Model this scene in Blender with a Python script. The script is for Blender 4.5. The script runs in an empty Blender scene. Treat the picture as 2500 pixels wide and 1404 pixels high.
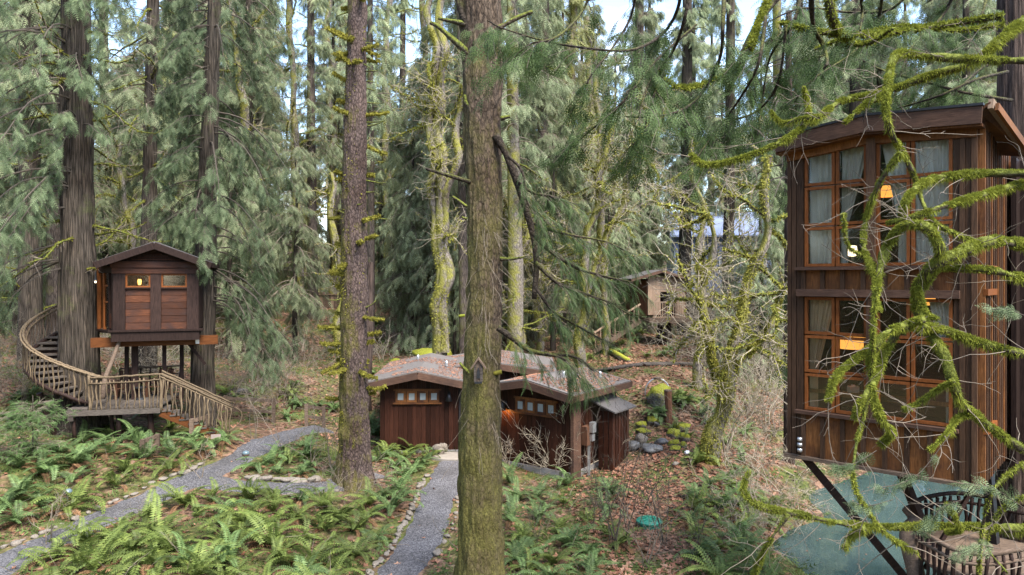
import bpy, math, random
import numpy as np
from mathutils import Vector

R = math.radians
rng = np.random.default_rng(11)
random.seed(5)
SC = bpy.context.scene
COL = SC.collection

# ------------------------------------------------------------------ camera, sky, sun, exposure
CAMZ, F, HY, CX = 6.5, 1690.0, 683.0, 1250.0
cam = bpy.data.cameras.new("camera")
cam.lens = 36 * F / 2500
cam.sensor_width = 36
cam.shift_y = -19 / 2500
cam.clip_end = 2000
camo = bpy.data.objects.new("camera", cam)
camo.location = (0, 0, CAMZ)
camo.rotation_euler = (R(90), 0, 0)
COL.objects.link(camo)
SC.camera = camo

SUN_EL, SUN_AZ = 54, 142        # azimuth measured clockwise from +Y (sun high, to the right and a little behind)
w = bpy.data.worlds.new("World")
SC.world = w
w.use_nodes = True
nt = w.node_tree
bg = nt.nodes["Background"]
sky = nt.nodes.new("ShaderNodeTexSky")
sky.sky_type = 'NISHITA'
sky.sun_disc = False
sky.sun_elevation = R(SUN_EL)
sky.sun_rotation = R(SUN_AZ)
tc = nt.nodes.new("ShaderNodeTexCoord")
mp = nt.nodes.new("ShaderNodeMapping")
mp.inputs["Scale"].default_value = (1, 1, 2.2)
nz = nt.nodes.new("ShaderNodeTexNoise")
nz.inputs["Scale"].default_value = 2.6
nz.inputs["Detail"].default_value = 8
nz.inputs["Roughness"].default_value = 0.58
cr = nt.nodes.new("ShaderNodeValToRGB")
cr.color_ramp.elements[0].position = 0.52
cr.color_ramp.elements[1].position = 0.74
mx = nt.nodes.new("ShaderNodeMix")
mx.data_type = 'RGBA'
mx.inputs["B"].default_value = (4.2, 4.2, 4.2, 1)
nt.links.new(tc.outputs["Generated"], mp.inputs[0])
nt.links.new(mp.outputs[0], nz.inputs["Vector"])
nt.links.new(nz.outputs["Fac"], cr.inputs[0])
nt.links.new(cr.outputs[0], mx.inputs["Factor"])
nt.links.new(sky.outputs[0], mx.inputs["A"])
nt.links.new(mx.outputs["Result"], bg.inputs[0])
bg.inputs[1].default_value = 0.145

sun = bpy.data.lights.new("sun", 'SUN')
sun.energy = 2.7
sun.angle = R(30)
sun.color = (1, 0.95, 0.86)
suno = bpy.data.objects.new("sun", sun)
sd = Vector((math.sin(R(SUN_AZ)) * math.cos(R(SUN_EL)), math.cos(R(SUN_AZ)) * math.cos(R(SUN_EL)), math.sin(R(SUN_EL))))
suno.rotation_euler = sd.to_track_quat('Z', 'Y').to_euler()
suno.location = (0, 0, 60)
COL.objects.link(suno)

vs = SC.view_settings
vs.view_transform = 'Standard'
vs.look = 'None'
vs.gamma = 1
vs.use_curve_mapping = False
vs.exposure = 2.15
SC.render.engine = 'CYCLES'
SC.cycles.max_bounces = 7
SC.cycles.diffuse_bounces = 5
SC.cycles.transparent_max_bounces = 8
SC.cycles.use_denoising = True
SC.cycles.denoiser = 'OPENIMAGEDENOISE'
SC.cycles.denoising_input_passes = 'RGB_ALBEDO_NORMAL'
SC.cycles.denoising_prefilter = 'NONE'
SC.cycles.sample_clamp_indirect = 2.0
SC.cycles.caustics_reflective = False
SC.cycles.caustics_refractive = False


# ------------------------------------------------------------------ geometry helpers
def nrm(v):
    return v / np.maximum(np.linalg.norm(v, axis=-1, keepdims=True), 1e-9)


class G:
    """collects vertices and faces, builds one mesh object"""
    def __init__(s):
        s.V, s.Fs, s.n = [], [], 0

    def add(s, V, Fc, m=0):
        V = np.asarray(V, float).reshape(-1, 3)
        Fc = np.asarray(Fc, int)
        s.V.append(V)
        s.Fs.append((Fc + s.n, m))
        s.n += len(V)
        return s

    def box(s, c, size, rz=0.0, m=0, ax=None):
        """ax: optional 3x3 rows = local axes"""
        h = np.array(size) / 2
        q = np.array([[x, y, z] for z in (-1, 1) for y in (-1, 1) for x in (-1, 1)]) * h
        if ax is not None:
            q = q @ np.array(ax)
        elif rz:
            c_, s_ = math.cos(rz), math.sin(rz)
            q = q @ np.array([[c_, s_, 0], [-s_, c_, 0], [0, 0, 1]])
        return s.add(q + np.array(c), [[0, 2, 3, 1], [4, 5, 7, 6], [0, 1, 5, 4], [2, 6, 7, 3], [0, 4, 6, 2], [1, 3, 7, 5]], m)

    def bar(s, a, b, wd, th, m=0, up=(0, 0, 1)):
        """rectangular bar from a to b: wd across, th along up"""
        a, b = np.array(a, float), np.array(b, float)
        d = b - a
        L = np.linalg.norm(d)
        x = d / L
        y = nrm(np.cross(np.array(up, float), x))
        z = np.cross(x, y)
        return s.box((a + b) / 2, (L, wd, th), m=m, ax=[x, y, z])

    def tube(s, P, rad, S=8, m=0, cap=True):
        P = np.asarray(P, float)
        rad = np.broadcast_to(np.asarray(rad, float), (len(P),))
        V, Q = polytubes(P[None], rad[None], S)
        s.add(V, Q, m)
        if cap:
            b = s.n - len(V)
            s.Fs.append((np.array([list(range(b, b + S))[::-1]]), m))
            s.Fs.append((np.array([list(range(s.n - S, s.n))]), m))
        return s

    def prism(s, poly, z0, z1, m=0):
        n = len(poly)
        V = [(x, y, z0) for x, y in poly] + [(x, y, z1) for x, y in poly]
        b = s.n
        s.add(V, [[i, (i + 1) % n, n + (i + 1) % n, n + i] for i in range(n)], m)
        s.Fs.append((np.array([[b + i for i in range(n)][::-1]]), m))
        s.Fs.append((np.array([[b + n + i for i in range(n)]]), m))
        return s

    def hexa(s, c8, m=0):
        """8 corners: bottom 4 (ccw), top 4"""
        return s.add(c8, [[3, 2, 1, 0], [4, 5, 6, 7], [0, 1, 5, 4], [1, 2, 6, 5], [2, 3, 7, 6], [3, 0, 4, 7]], m)

    def mesh(s, name, mats, smooth=False):
        me = bpy.data.meshes.new(name)
        V = np.concatenate(s.V)
        sizes = np.concatenate([np.full(len(f), f.shape[1]) for f, _ in s.Fs if len(f)])
        loops = np.concatenate([f.ravel() for f, _ in s.Fs if len(f)])
        mi = np.concatenate([np.full(len(f), m) for f, m in s.Fs if len(f)])
        me.vertices.add(len(V))
        me.vertices.foreach_set("co", V.astype(np.float32).ravel())
        me.loops.add(len(loops))
        me.loops.foreach_set("vertex_index", loops.astype(np.int32))
        me.polygons.add(len(sizes))
        st = np.concatenate([[0], np.cumsum(sizes)[:-1]])
        me.polygons.foreach_set("loop_start", st.astype(np.int32))
        me.polygons.foreach_set("material_index", mi.astype(np.int32))
        me.polygons.foreach_set("use_smooth", np.full(len(sizes), bool(smooth)))
        for mt in (mats if isinstance(mats, (list, tuple)) else [mats]):
            me.materials.append(mt)
        me.update(calc_edges=True)
        return me

    def build(s, name, mats, parent=None, smooth=False, loc=None):
        """parts are written in the thing's local x,y but with WORLD z: the thing's base height is taken off here"""
        if parent is not None:
            dz = parent.get("_z", 0.0)
            if dz:
                s.V = [v - np.array([0, 0, dz]) for v in s.V]
        o = bpy.data.objects.new(name, s.mesh(name, mats, smooth))
        COL.objects.link(o)
        if parent is not None:
            o.parent = parent
            if parent.get("_z"):
                o["_z"] = parent["_z"]
        if loc is not None:
            o.location = loc
        return o


def polytubes(P, rad, S):
    """P (N,K,3), rad (N,K) -> V, quads"""
    N, K, _ = P.shape
    T = nrm(np.gradient(P, axis=1))
    ref = np.where(np.abs(T[..., 2:3]) < 0.85, np.array([0, 0, 1.0]), np.array([1.0, 0, 0]))
    A = nrm(np.cross(T, ref))
    # keep frames consistent along each line
    for k in range(1, K):
        a = A[:, k - 1] - T[:, k] * np.sum(A[:, k - 1] * T[:, k], -1, keepdims=True)
        A[:, k] = nrm(a)
    B = np.cross(T, A)
    th = np.arange(S) * 2 * math.pi / S
    V = P[:, :, None] + rad[..., None, None] * (A[:, :, None] * np.cos(th)[:, None] + B[:, :, None] * np.sin(th)[:, None])
    i = np.arange(N)[:, None, None] * K * S
    k = np.arange(K - 1)[None, :, None] * S
    j = np.arange(S)[None, None, :]
    j2 = (j + 1) % S
    Q = np.stack([i + k + j, i + k + j2, i + k + S + j2, i + k + S + j], -1).reshape(-1, 4)
    return V.reshape(-1, 3), Q


def empty(name, loc=(0, 0, 0), rz=0.0):
    o = bpy.data.objects.new(name, None)
    o.location = loc
    o.rotation_euler = (0, 0, rz)
    o.empty_display_size = 0.2
    COL.objects.link(o)
    if loc[2]:
        o["_z"] = float(loc[2])
    return o


def tag(o, label=None, cat=None, group=None, kind=None):
    if label: o["label"] = label
    if cat: o["category"] = cat
    if group: o["group"] = group
    if kind: o["kind"] = kind
    return o


_boxcache = {}


def boxpart(name, parent, c, size, mat, rz=0.0, ax=None):
    """a piece: a box of its own object, mesh data shared by alike pieces"""
    key = (name, tuple(round(v, 3) for v in size), mat.name)
    me = _boxcache.get(key)
    if me is None:
        me = G().box((0, 0, 0), size).mesh(name, mat)
        _boxcache[key] = me
    o = bpy.data.objects.new(name, me)
    COL.objects.link(o)
    o.parent = parent
    o.location = (c[0], c[1], c[2] - parent.get("_z", 0.0))
    if ax is not None:
        from mathutils import Matrix
        o.rotation_euler = Matrix(np.array(ax).T.tolist()).to_euler()
    else:
        o.rotation_euler = (0, 0, rz)
    return o


def barpart(name, parent, a, b, wd, th, mat, up=(0, 0, 1)):
    a, b = np.array(a, float), np.array(b, float)
    x = b - a
    L = float(np.linalg.norm(x))
    x = x / L
    y = nrm(np.cross(np.array(up, float), x))
    z = np.cross(x, y)
    return boxpart(name, parent, (a + b) / 2, (round(L, 3), wd, th), mat, ax=[x, y, z])


def P(px, py, D):
    """measured picture position at a distance D -> world point"""
    return np.array([(px - CX) / F * D, D, CAMZ - (py - HY) / F * D])


def catmull(pts, n=8):
    pts = np.asarray(pts, float)
    p = np.vstack([2 * pts[0] - pts[1], pts, 2 * pts[-1] - pts[-2]])
    out = []
    for i in range(1, len(p) - 2):
        for t in np.linspace(0, 1, n, endpoint=False):
            a, b, c, d = p[i - 1], p[i], p[i + 1], p[i + 2]
            out.append(0.5 * (2 * b + (c - a) * t + (2 * a - 5 * b + 4 * c - d) * t * t + (3 * b - a - 3 * c + d) * t ** 3))
    out.append(pts[-1])
    return np.array(out)


def vnoise(x, y, seed=0, px=None):
    """smooth value noise, optional period px in x"""
    r = np.random.default_rng(seed).random((256, 256))
    x0, y0 = np.floor(x).astype(int), np.floor(y).astype(int)
    fx, fy = x - x0, y - y0
    fx, fy = fx * fx * (3 - 2 * fx), fy * fy * (3 - 2 * fy)
    m = px if px else 256
    g = lambda i, j: r[(i % m) % 256, j % 256]
    return (g(x0, y0) * (1 - fx) + g(x0 + 1, y0) * fx) * (1 - fy) + (g(x0, y0 + 1) * (1 - fx) + g(x0 + 1, y0 + 1) * fx) * fy


# ------------------------------------------------------------------ materials
MATS = {}


def mat(name, build):
    m = bpy.data.materials.new(name)
    m.use_nodes = True
    n = m.node_tree
    b = n.nodes["Principled BSDF"]
    build(n, b, lambda t, **k: mknode(n, t, **k), n.links.new)
    MATS[name] = m
    return m


def mknode(n, t, **k):
    x = n.nodes.new("ShaderNode" + t)
    for a, v in k.items():
        if a.startswith("i_"):
            x.inputs[a[2:].replace("_", " ")].default_value = v
        else:
            setattr(x, a, v)
    return x


def ramp(N, stops):
    r = N("ValToRGB")
    e = r.color_ramp.elements
    while len(e) < len(stops):
        e.new(0.5)
    for q, (p, c) in zip(e, stops):
        q.position = p
        q.color = (*c, 1)
    return r


def bump(n, b, N, L, h, strength, dist=0.02):
    bp = N("Bump", i_Strength=strength, i_Distance=dist)
    L(h, bp.inputs["Height"])
    L(bp.outputs[0], b.inputs["Normal"])


def wood(name, c1, c2, stretch=(1, 1, 1), scale=6.0, rough=0.6, tint=0.35, weather=None, spec=0.12):
    def f(n, b, N, L):
        tc = N("TexCoord")
        oi = N("ObjectInfo")
        ad = N("VectorMath", operation='MULTIPLY_ADD')
        rv = N("CombineXYZ")
        for i in range(3):
            L(oi.outputs["Random"], rv.inputs[i])
        L(rv.outputs[0], ad.inputs[0])
        ad.inputs[1].default_value = (37, 53, 71)
        L(tc.outputs["Object"], ad.inputs[2])
        mp = N("Mapping")
        mp.inputs["Scale"].default_value = stretch
        L(ad.outputs[0], mp.inputs[0])
        nz = N("TexNoise", i_Scale=scale, i_Detail=8.0, i_Roughness=0.65)
        L(mp.outputs[0], nz.inputs["Vector"])
        r = ramp(N, [(0.3, c1), (0.72, c2)])
        L(nz.outputs["Fac"], r.inputs[0])
        hs = N("HueSaturation")
        mr = N("MapRange")
        mr.inputs["To Min"].default_value = 1 - tint
        mr.inputs["To Max"].default_value = 1 + tint
        L(oi.outputs["Random"], mr.inputs[0])
        L(mr.outputs[0], hs.inputs["Value"])
        L(r.outputs[0], hs.inputs["Color"])
        out = hs.outputs[0]
        n2 = N("TexNoise", i_Scale=1.3, i_Detail=5.0, i_Roughness=0.6)
        L(ad.outputs[0], n2.inputs["Vector"])
        if weather:
            mm = N("Mix", data_type='RGBA')
            wr = ramp(N, [(0.42, (0, 0, 0)), (0.68, (1, 1, 1))])
            L(n2.outputs["Fac"], wr.inputs[0])
            L(wr.outputs[0], mm.inputs["Factor"])
            L(out, mm.inputs["A"])
            mm.inputs["B"].default_value = (*weather, 1)
            out = mm.outputs["Result"]
        L(out, b.inputs["Base Color"])
        b.inputs["Roughness"].default_value = rough
        b.inputs["Specular IOR Level"].default_value = spec
        bump(n, b, N, L, nz.outputs["Fac"], 0.35, 0.01)
    return mat(name, f)


def foliage(name, cols, trans=0.3, rough=0.5, spec=0.4, nscale=0.7, obj_tint=0.15):
    def f(n, b, N, L):
        ge = N("NewGeometry")
        tc = N("TexCoord")
        oi = N("ObjectInfo")
        nz = N("TexNoise", i_Scale=nscale, i_Detail=3.0)
        L(tc.outputs["Object"], nz.inputs["Vector"])
        a = N("Math", operation='MULTIPLY_ADD')
        L(ge.outputs["Random Per Island"], a.inputs[0])
        a.inputs[1].default_value = 0.62
        sb = N("Math", operation='MULTIPLY_ADD')
        L(nz.outputs["Fac"], sb.inputs[0])
        sb.inputs[1].default_value = 1.0
        sb.inputs[2].default_value = -0.31
        L(sb.outputs[0], a.inputs[2])
        k = len(cols)
        r = ramp(N, [(i / (k - 1), c) for i, c in enumerate(cols)])
        L(a.outputs[0], r.inputs[0])
        hs = N("HueSaturation")
        mr = N("MapRange")
        mr.inputs["To Min"].default_value = 1 - obj_tint
        mr.inputs["To Max"].default_value = 1 + obj_tint
        L(oi.outputs["Random"], mr.inputs[0])
        L(mr.outputs[0], hs.inputs["Value"])
        L(r.outputs[0], hs.inputs["Color"])
        L(hs.outputs[0], b.inputs["Base Color"])
        b.inputs["Roughness"].default_value = rough
        b.inputs["Specular IOR Level"].default_value = spec
        if trans:
            tr = N("BsdfTranslucent")
            L(hs.outputs[0], tr.inputs[0])
            ms = N("MixShader")
            ms.inputs[0].default_value = trans
            L(b.outputs[0], ms.inputs[1])
            L(tr.outputs[0], ms.inputs[2])
            L(ms.outputs[0], n.nodes["Material Output"].inputs[0])
    return mat(name, f)


def bark(name, c1, c2, moss, moss_lo, moss_hi, stretch=(1, 1, 0.12), scale=14.0, up=0.0, side=0.0, low=0.0):
    """bark with patches of moss; up: more moss on upward faces, side: more on the -x/-y (weather) side"""
    def f(n, b, N, L):
        tc = N("TexCoord")
        mp = N("Mapping")
        mp.inputs["Scale"].default_value = stretch
        L(tc.outputs["Object"], mp.inputs[0])
        nz = N("TexNoise", i_Scale=scale, i_Detail=9.0, i_Roughness=0.7)
        L(mp.outputs[0], nz.inputs["Vector"])
        vo = N("TexVoronoi", feature='DISTANCE_TO_EDGE', i_Scale=scale * 0.8)
        wv = N("Mix", data_type='VECTOR')
        wv.inputs["Factor"].default_value = 0.06
        L(mp.outputs[0], wv.inputs["A"])
        L(nz.outputs["Color"], wv.inputs["B"])
        L(wv.outputs["Result"], vo.inputs["Vector"])
        pe = ramp(N, [(0.0, (0, 0, 0)), (0.22, (1, 1, 1))])
        L(vo.outputs["Distance"], pe.inputs[0])
        hm = N("Math", operation='MULTIPLY_ADD')
        L(pe.outputs[0], hm.inputs[0])
        hm.inputs[1].default_value = 0.30
        L(nz.outputs["Fac"], hm.inputs[2])
        r0 = ramp(N, [(0.40, c1), (0.98, c2)])
        L(hm.outputs[0], r0.inputs[0])
        np_ = N("TexNoise", i_Scale=0.75, i_Detail=4.0)
        L(tc.outputs["Object"], np_.inputs["Vector"])
        pr_ = ramp(N, [(0.32, (0.62, 0.56, 0.52)), (0.5, (1.0, 1.0, 1.0)), (0.70, (1.35, 1.28, 1.22))])
        L(np_.outputs["Fac"], pr_.inputs[0])
        r = N("Mix", data_type='RGBA', blend_type='MULTIPLY')
        r.inputs["Factor"].default_value = 1
        L(r0.outputs[0], r.inputs["A"])
        L(pr_.outputs[0], r.inputs["B"])
        n2 = N("TexNoise", i_Scale=1.1, i_Detail=9.0, i_Roughness=0.72)
        L(tc.outputs["Object"], n2.inputs["Vector"])
        ge = N("NewGeometry")
        sx = N("SeparateXYZ")
        L(ge.outputs["Normal"], sx.inputs[0])
        a = N("Math", operation='MULTIPLY_ADD')
        L(sx.outputs["Z"], a.inputs[0])
        a.inputs[1].default_value = up
        L(n2.outputs["Fac"], a.inputs[2])
        a2 = N("Math", operation='MULTIPLY_ADD')
        L(sx.outputs["X"], a2.inputs[0])
        a2.inputs[1].default_value = -side
        L(a.outputs[0], a2.inputs[2])
        wr = ramp(N, [(moss_lo, (0, 0, 0)), (moss_hi, (1, 1, 1))])
        so = N("SeparateXYZ")
        L(tc.outputs["Object"], so.inputs[0])
        a3 = N("Math", operation='MULTIPLY_ADD')
        L(so.outputs["Z"], a3.inputs[0])
        a3.inputs[1].default_value = -low
        L(a2.outputs[0], a3.inputs[2])
        L(a3.outputs[0], wr.inputs[0])
        n3 = N("TexNoise", i_Scale=30.0, i_Detail=4.0)
        L(tc.outputs["Object"], n3.inputs["Vector"])
        mr = ramp(N, [(0.3, tuple(v * 0.5 for v in moss)), (0.7, tuple(v * 1.35 for v in moss))])
        L(n3.outputs["Fac"], mr.inputs[0])
        mm = N("Mix", data_type='RGBA')
        L(wr.outputs[0], mm.inputs["Factor"])
        L(r.outputs["Result"], mm.inputs["A"])
        L(mr.outputs[0], mm.inputs["B"])
        L(mm.outputs["Result"], b.inputs["Base Color"])
        b.inputs["Roughness"].default_value = 0.9
        b.inputs["Specular IOR Level"].default_value = 0.15
        bump(n, b, N, L, hm.outputs[0], 1.0, 0.04)
    return mat(name, f)


def plain(name, c, rough=0.6, metal=0.0, var=0.25, scale=12.0, bmp=0.15, spec=0.4):
    def f(n, b, N, L):
        tc = N("TexCoord")
        nz = N("TexNoise", i_Scale=scale, i_Detail=7.0, i_Roughness=0.6)
        L(tc.outputs["Object"], nz.inputs["Vector"])
        r = ramp(N, [(0.3, tuple(v * (1 - var) for v in c)), (0.7, tuple(min(1, v * (1 + var)) for v in c))])
        L(nz.outputs["Fac"], r.inputs[0])
        L(r.outputs[0], b.inputs["Base Color"])
        b.inputs["Roughness"].default_value = rough
        b.inputs["Metallic"].default_value = metal
        b.inputs["Specular IOR Level"].default_value = spec
        if bmp:
            bump(n, b, N, L, nz.outputs["Fac"], bmp, 0.01)
    return mat(name, f)


def emit(name, c, s):
    def f(n, b, N, L):
        b.inputs["Base Color"].default_value = (*c, 1)
        b.inputs["Emission Color"].default_value = (*c, 1)
        b.inputs["Emission Strength"].default_value = s
    return mat(name, f)


MOSS = (0.16, 0.19, 0.025)
M_cedar_bark = bark("cedar_bark", (0.011, 0.0088, 0.0068), (0.096, 0.078, 0.062), (0.075, 0.082, 0.03), 0.55, 0.75, (1, 1, 0.05), 20)
M_cedar_red = bark("cedar_red_bark", (0.018, 0.012, 0.010), (0.10, 0.072, 0.060), (0.09, 0.10, 0.03), 0.66, 0.85, (1, 1, 0.06), 22)
M_fir_bark = bark("fir_bark", (0.03, 0.024, 0.021), (0.13, 0.105, 0.09), (0.12, 0.12, 0.04), 0.50, 0.70, (1, 1, 0.2), 16, side=0.1)
M_spruce_bark = bark("spruce_bark", (0.018, 0.012, 0.0105), (0.135, 0.098, 0.086), (0.12, 0.105, 0.03), 0.42, 0.60, (1, 1, 0.5), 20, side=0.12, low=0.010)
M_spruce_moss = bark("mossy_spruce_bark", (0.02, 0.014, 0.010), (0.13, 0.096, 0.07), (0.11, 0.10, 0.03), 0.22, 0.52, (1, 1, 0.4), 20, side=0.08, low=0.022)
M_maple_bark = bark("maple_bark", (0.06, 0.05, 0.042), (0.21, 0.185, 0.16), (0.185, 0.175, 0.04), 0.42, 0.58, (1, 1, 0.5), 12, up=0.15, side=0.1)
M_limb = bark("mossy_limb_bark", (0.03, 0.024, 0.017), (0.11, 0.09, 0.065), (0.12, 0.135, 0.025), 0.36, 0.54, (1, 1, 1), 14, up=0.30)
M_limb_dark = bark("dark_limb_bark", (0.016, 0.012, 0.009), (0.065, 0.052, 0.04), (0.085, 0.09, 0.022), 0.50, 0.68, (1, 1, 1), 14, up=0.12)
M_twig = plain("twig_bark", (0.15, 0.12, 0.09), 0.8, var=0.4, scale=9)
M_twig_pale = plain("pale_twig_bark", (0.25, 0.21, 0.155), 0.8, var=0.4, scale=6)
M_twig_dark = plain("dark_twig_bark", (0.06, 0.047, 0.035), 0.85, var=0.4, scale=9)
M_moss = foliage("moss", [(0.065, 0.074, 0.013), (0.165, 0.185, 0.028), (0.285, 0.30, 0.05)], 0.3, 0.95, 0.05, 5.0)
M_moss_y = foliage("yellow_moss", [(0.10, 0.095, 0.02), (0.22, 0.21, 0.042), (0.34, 0.325, 0.075)], 0.3, 0.95, 0.05, 2.0)
M_moss_o = foliage("olive_moss", [(0.085, 0.078, 0.016), (0.18, 0.165, 0.03), (0.27, 0.25, 0.05)], 0.25, 0.95, 0.05, 3.0)
M_cedar = foliage("cedar_foliage", [(0.024, 0.042, 0.017), (0.07, 0.102, 0.045), (0.14, 0.182, 0.09), (0.215, 0.26, 0.135)], 0.30, 0.6, 0.22)
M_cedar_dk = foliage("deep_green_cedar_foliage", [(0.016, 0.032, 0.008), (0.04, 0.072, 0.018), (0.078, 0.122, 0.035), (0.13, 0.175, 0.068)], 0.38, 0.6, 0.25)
M_far = foliage("forest_foliage", [(0.09, 0.12, 0.06), (0.175, 0.21, 0.115), (0.265, 0.30, 0.17), (0.36, 0.39, 0.22)], 0.35, 0.7, 0.15, 0.35, 0.3)  # paler than near foliage: haze and sunlight of the distance put into the colour
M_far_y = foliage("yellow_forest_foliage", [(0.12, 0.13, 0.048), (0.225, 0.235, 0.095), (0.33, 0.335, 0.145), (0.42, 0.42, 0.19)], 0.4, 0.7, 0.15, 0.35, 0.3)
M_spr_need = foliage("spruce_needles", [(0.03, 0.055, 0.02), (0.065, 0.105, 0.035), (0.11, 0.155, 0.055)], 0.3, 0.6, 0.2, 1.5)
M_sapl = foliage("sapling_needles", [(0.06, 0.11, 0.035), (0.11, 0.19, 0.06), (0.17, 0.26, 0.09)], 0.35, 0.6, 0.2, 1.5)
M_fern = foliage("fern_green", [(0.06, 0.085, 0.02), (0.125, 0.165, 0.038), (0.20, 0.24, 0.06)], 0.38, 0.55, 0.3, 1.5, 0.42)
M_fern_b = foliage("fern_blue_green", [(0.045, 0.08, 0.026), (0.10, 0.155, 0.05), (0.17, 0.235, 0.085)], 0.35, 0.55, 0.3, 1.5, 0.35)
M_fern_dead = foliage("fern_brown", [(0.10, 0.05, 0.025), (0.20, 0.11, 0.055), (0.27, 0.17, 0.09)], 0.3, 0.8, 0.2, 1.5, 0.3)
M_leaf = foliage("fallen_leaf", [(0.085, 0.032, 0.017), (0.195, 0.082, 0.046), (0.31, 0.155, 0.095), (0.40, 0.245, 0.16)], 0.15, 0.7, 0.3, 0.35)
M_forb = foliage("ground_cover_leaf", [(0.04, 0.065, 0.016), (0.09, 0.13, 0.034), (0.155, 0.20, 0.06)], 0.35, 0.6, 0.2, 0.6)

W_dark = wood("dark_stained_wood", (0.010, 0.0056, 0.0046), (0.038, 0.022, 0.0175), (6, 6, 0.6), 7, 0.65)
W_brown = wood("brown_stained_wood", (0.03, 0.0115, 0.0065), (0.10, 0.038, 0.019), (0.6, 6, 6), 7, 0.6, 0.4, (0.04, 0.022, 0.018))
W_bath = wood("bathhouse_plank_wood", (0.012, 0.0045, 0.003), (0.046, 0.017, 0.010), (8, 8, 0.5), 6, 0.5, 0.45)
W_house = wood("house_panel_wood", (0.08, 0.031, 0.0105), (0.24, 0.10, 0.034), (6, 6, 0.7), 7, 0.6, 0.3, (0.045, 0.02, 0.013))
W_batten = wood("house_batten_wood", (0.027, 0.0155, 0.010), (0.098, 0.053, 0.031), (8, 8, 0.5), 7, 0.65, 0.35)
W_frame = wood("window_frame_wood", (0.105, 0.034, 0.010), (0.215, 0.073, 0.022), (5, 5, 1), 6, 0.45, 0.15)
W_beam = wood("orange_beam_wood", (0.055, 0.019, 0.006), (0.13, 0.046, 0.014), (0.7, 6, 6), 6, 0.55, 0.1)
W_fascia = wood("fascia_wood", (0.042, 0.023, 0.016), (0.125, 0.07, 0.048), (0.7, 6, 6), 8, 0.7, 0.15, (0.045, 0.028, 0.022))
W_grey = wood("weathered_deck_wood", (0.034, 0.028, 0.024), (0.11, 0.092, 0.078), (1, 5, 5), 7, 0.8, 0.3)
W_tan = wood("peeled_stick_wood", (0.075, 0.053, 0.032), (0.175, 0.13, 0.082), (4, 4, 0.8), 8, 0.7, 0.25)
W_rail = wood("fence_rail_wood", (0.055, 0.038, 0.027), (0.16, 0.115, 0.085), (1, 5, 5), 8, 0.85, 0.25)
W_pale = wood("pale_cedar_wood", (0.15, 0.10, 0.068), (0.27, 0.19, 0.135), (6, 6, 0.7), 6, 0.7, 0.2)
W_red = wood("reddish_post_wood", (0.055, 0.025, 0.015), (0.14, 0.068, 0.04), (6, 6, 0.6), 7, 0.75, 0.2)
M_roof = plain("roof_shingle", (0.075, 0.068, 0.066), 0.9, var=0.4, scale=30, bmp=0.4)
M_roof_bath = plain("bathhouse_roof_felt", (0.105, 0.092, 0.085), 0.9, var=0.35, scale=14, bmp=0.4)
M_black = plain("black_metal", (0.02, 0.021, 0.024), 0.45, 0.3, 0.2)
M_steel = plain("galvanised_steel", (0.45, 0.46, 0.48), 0.35, 0.8, 0.2)
M_conc = plain("concrete", (0.20, 0.19, 0.182), 0.85, var=0.18, scale=8)
M_slab = plain("entry_slab", (0.22, 0.195, 0.165), 0.8, var=0.15, scale=4)
M_stone = plain("cobble", (0.155, 0.132, 0.108), 0.8, var=0.45, scale=5)
M_stone_dk = plain("grey_rock", (0.085, 0.085, 0.088), 0.55, var=0.4, scale=6)
M_stone_moss = bark("mossy_rock", (0.10, 0.095, 0.085), (0.27, 0.25, 0.22), (0.23, 0.235, 0.03), 0.40, 0.58, (1, 1, 1), 6, up=0.38)
M_curtain = plain("curtain_cloth", (0.74, 0.71, 0.65), 0.9, var=0.08, scale=3, bmp=0)
M_curtain_t = plain("tan_curtain_cloth", (0.62, 0.46, 0.30), 0.9, var=0.1, scale=3, bmp=0)
M_green_plastic = plain("green_plastic", (0.02, 0.17, 0.11), 0.45, var=0.15)
M_white = plain("white_paint", (0.75, 0.77, 0.8), 0.35, var=0.05, bmp=0)
M_blue_siding = plain("blue_siding", (0.22, 0.27, 0.42), 0.7, var=0.12, scale=3)
M_cardboard = plain("sign_board", (0.24, 0.19, 0.165), 0.7, var=0.15)
E_lamp = emit("lit_lamp_glass", (1.0, 0.50, 0.10), 1.1)
E_shade = emit("lit_paper_shade", (1.0, 0.42, 0.08), 0.35)
E_globe = emit("lit_white_globe", (1.0, 0.80, 0.50), 0.9)
E_warm = emit("warm_bulb", (1.0, 0.45, 0.10), 14.0)


def _glass(n, b, N, L):
    tr = N("BsdfTransparent")
    tr.inputs[0].default_value = (0.94, 0.95, 0.94, 1)
    gl = N("BsdfGlossy")
    gl.inputs["Roughness"].default_value = 0.08
    fr = N("Fresnel", i_IOR=1.5)
    ad = N("Math", operation='MULTIPLY_ADD')
    L(fr.outputs[0], ad.inputs[0])
    ad.inputs[1].default_value = 1.0
    ad.inputs[2].default_value = 0.02
    ms = N("MixShader")
    L(ad.outputs[0], ms.inputs[0])
    L(tr.outputs[0], ms.inputs[1])
    L(gl.outputs[0], ms.inputs[2])
    L(ms.outputs[0], n.nodes["Material Output"].inputs[0])


M_glass = mat("window_glass", _glass)
M_dome = plain("path_light_glass", (0.10, 0.14, 0.16), 0.15, var=0.2, bmp=0)
M_frost = plain("frosted_glass", (0.27, 0.30, 0.30), 0.35, var=0.06, scale=5, bmp=0)


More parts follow.
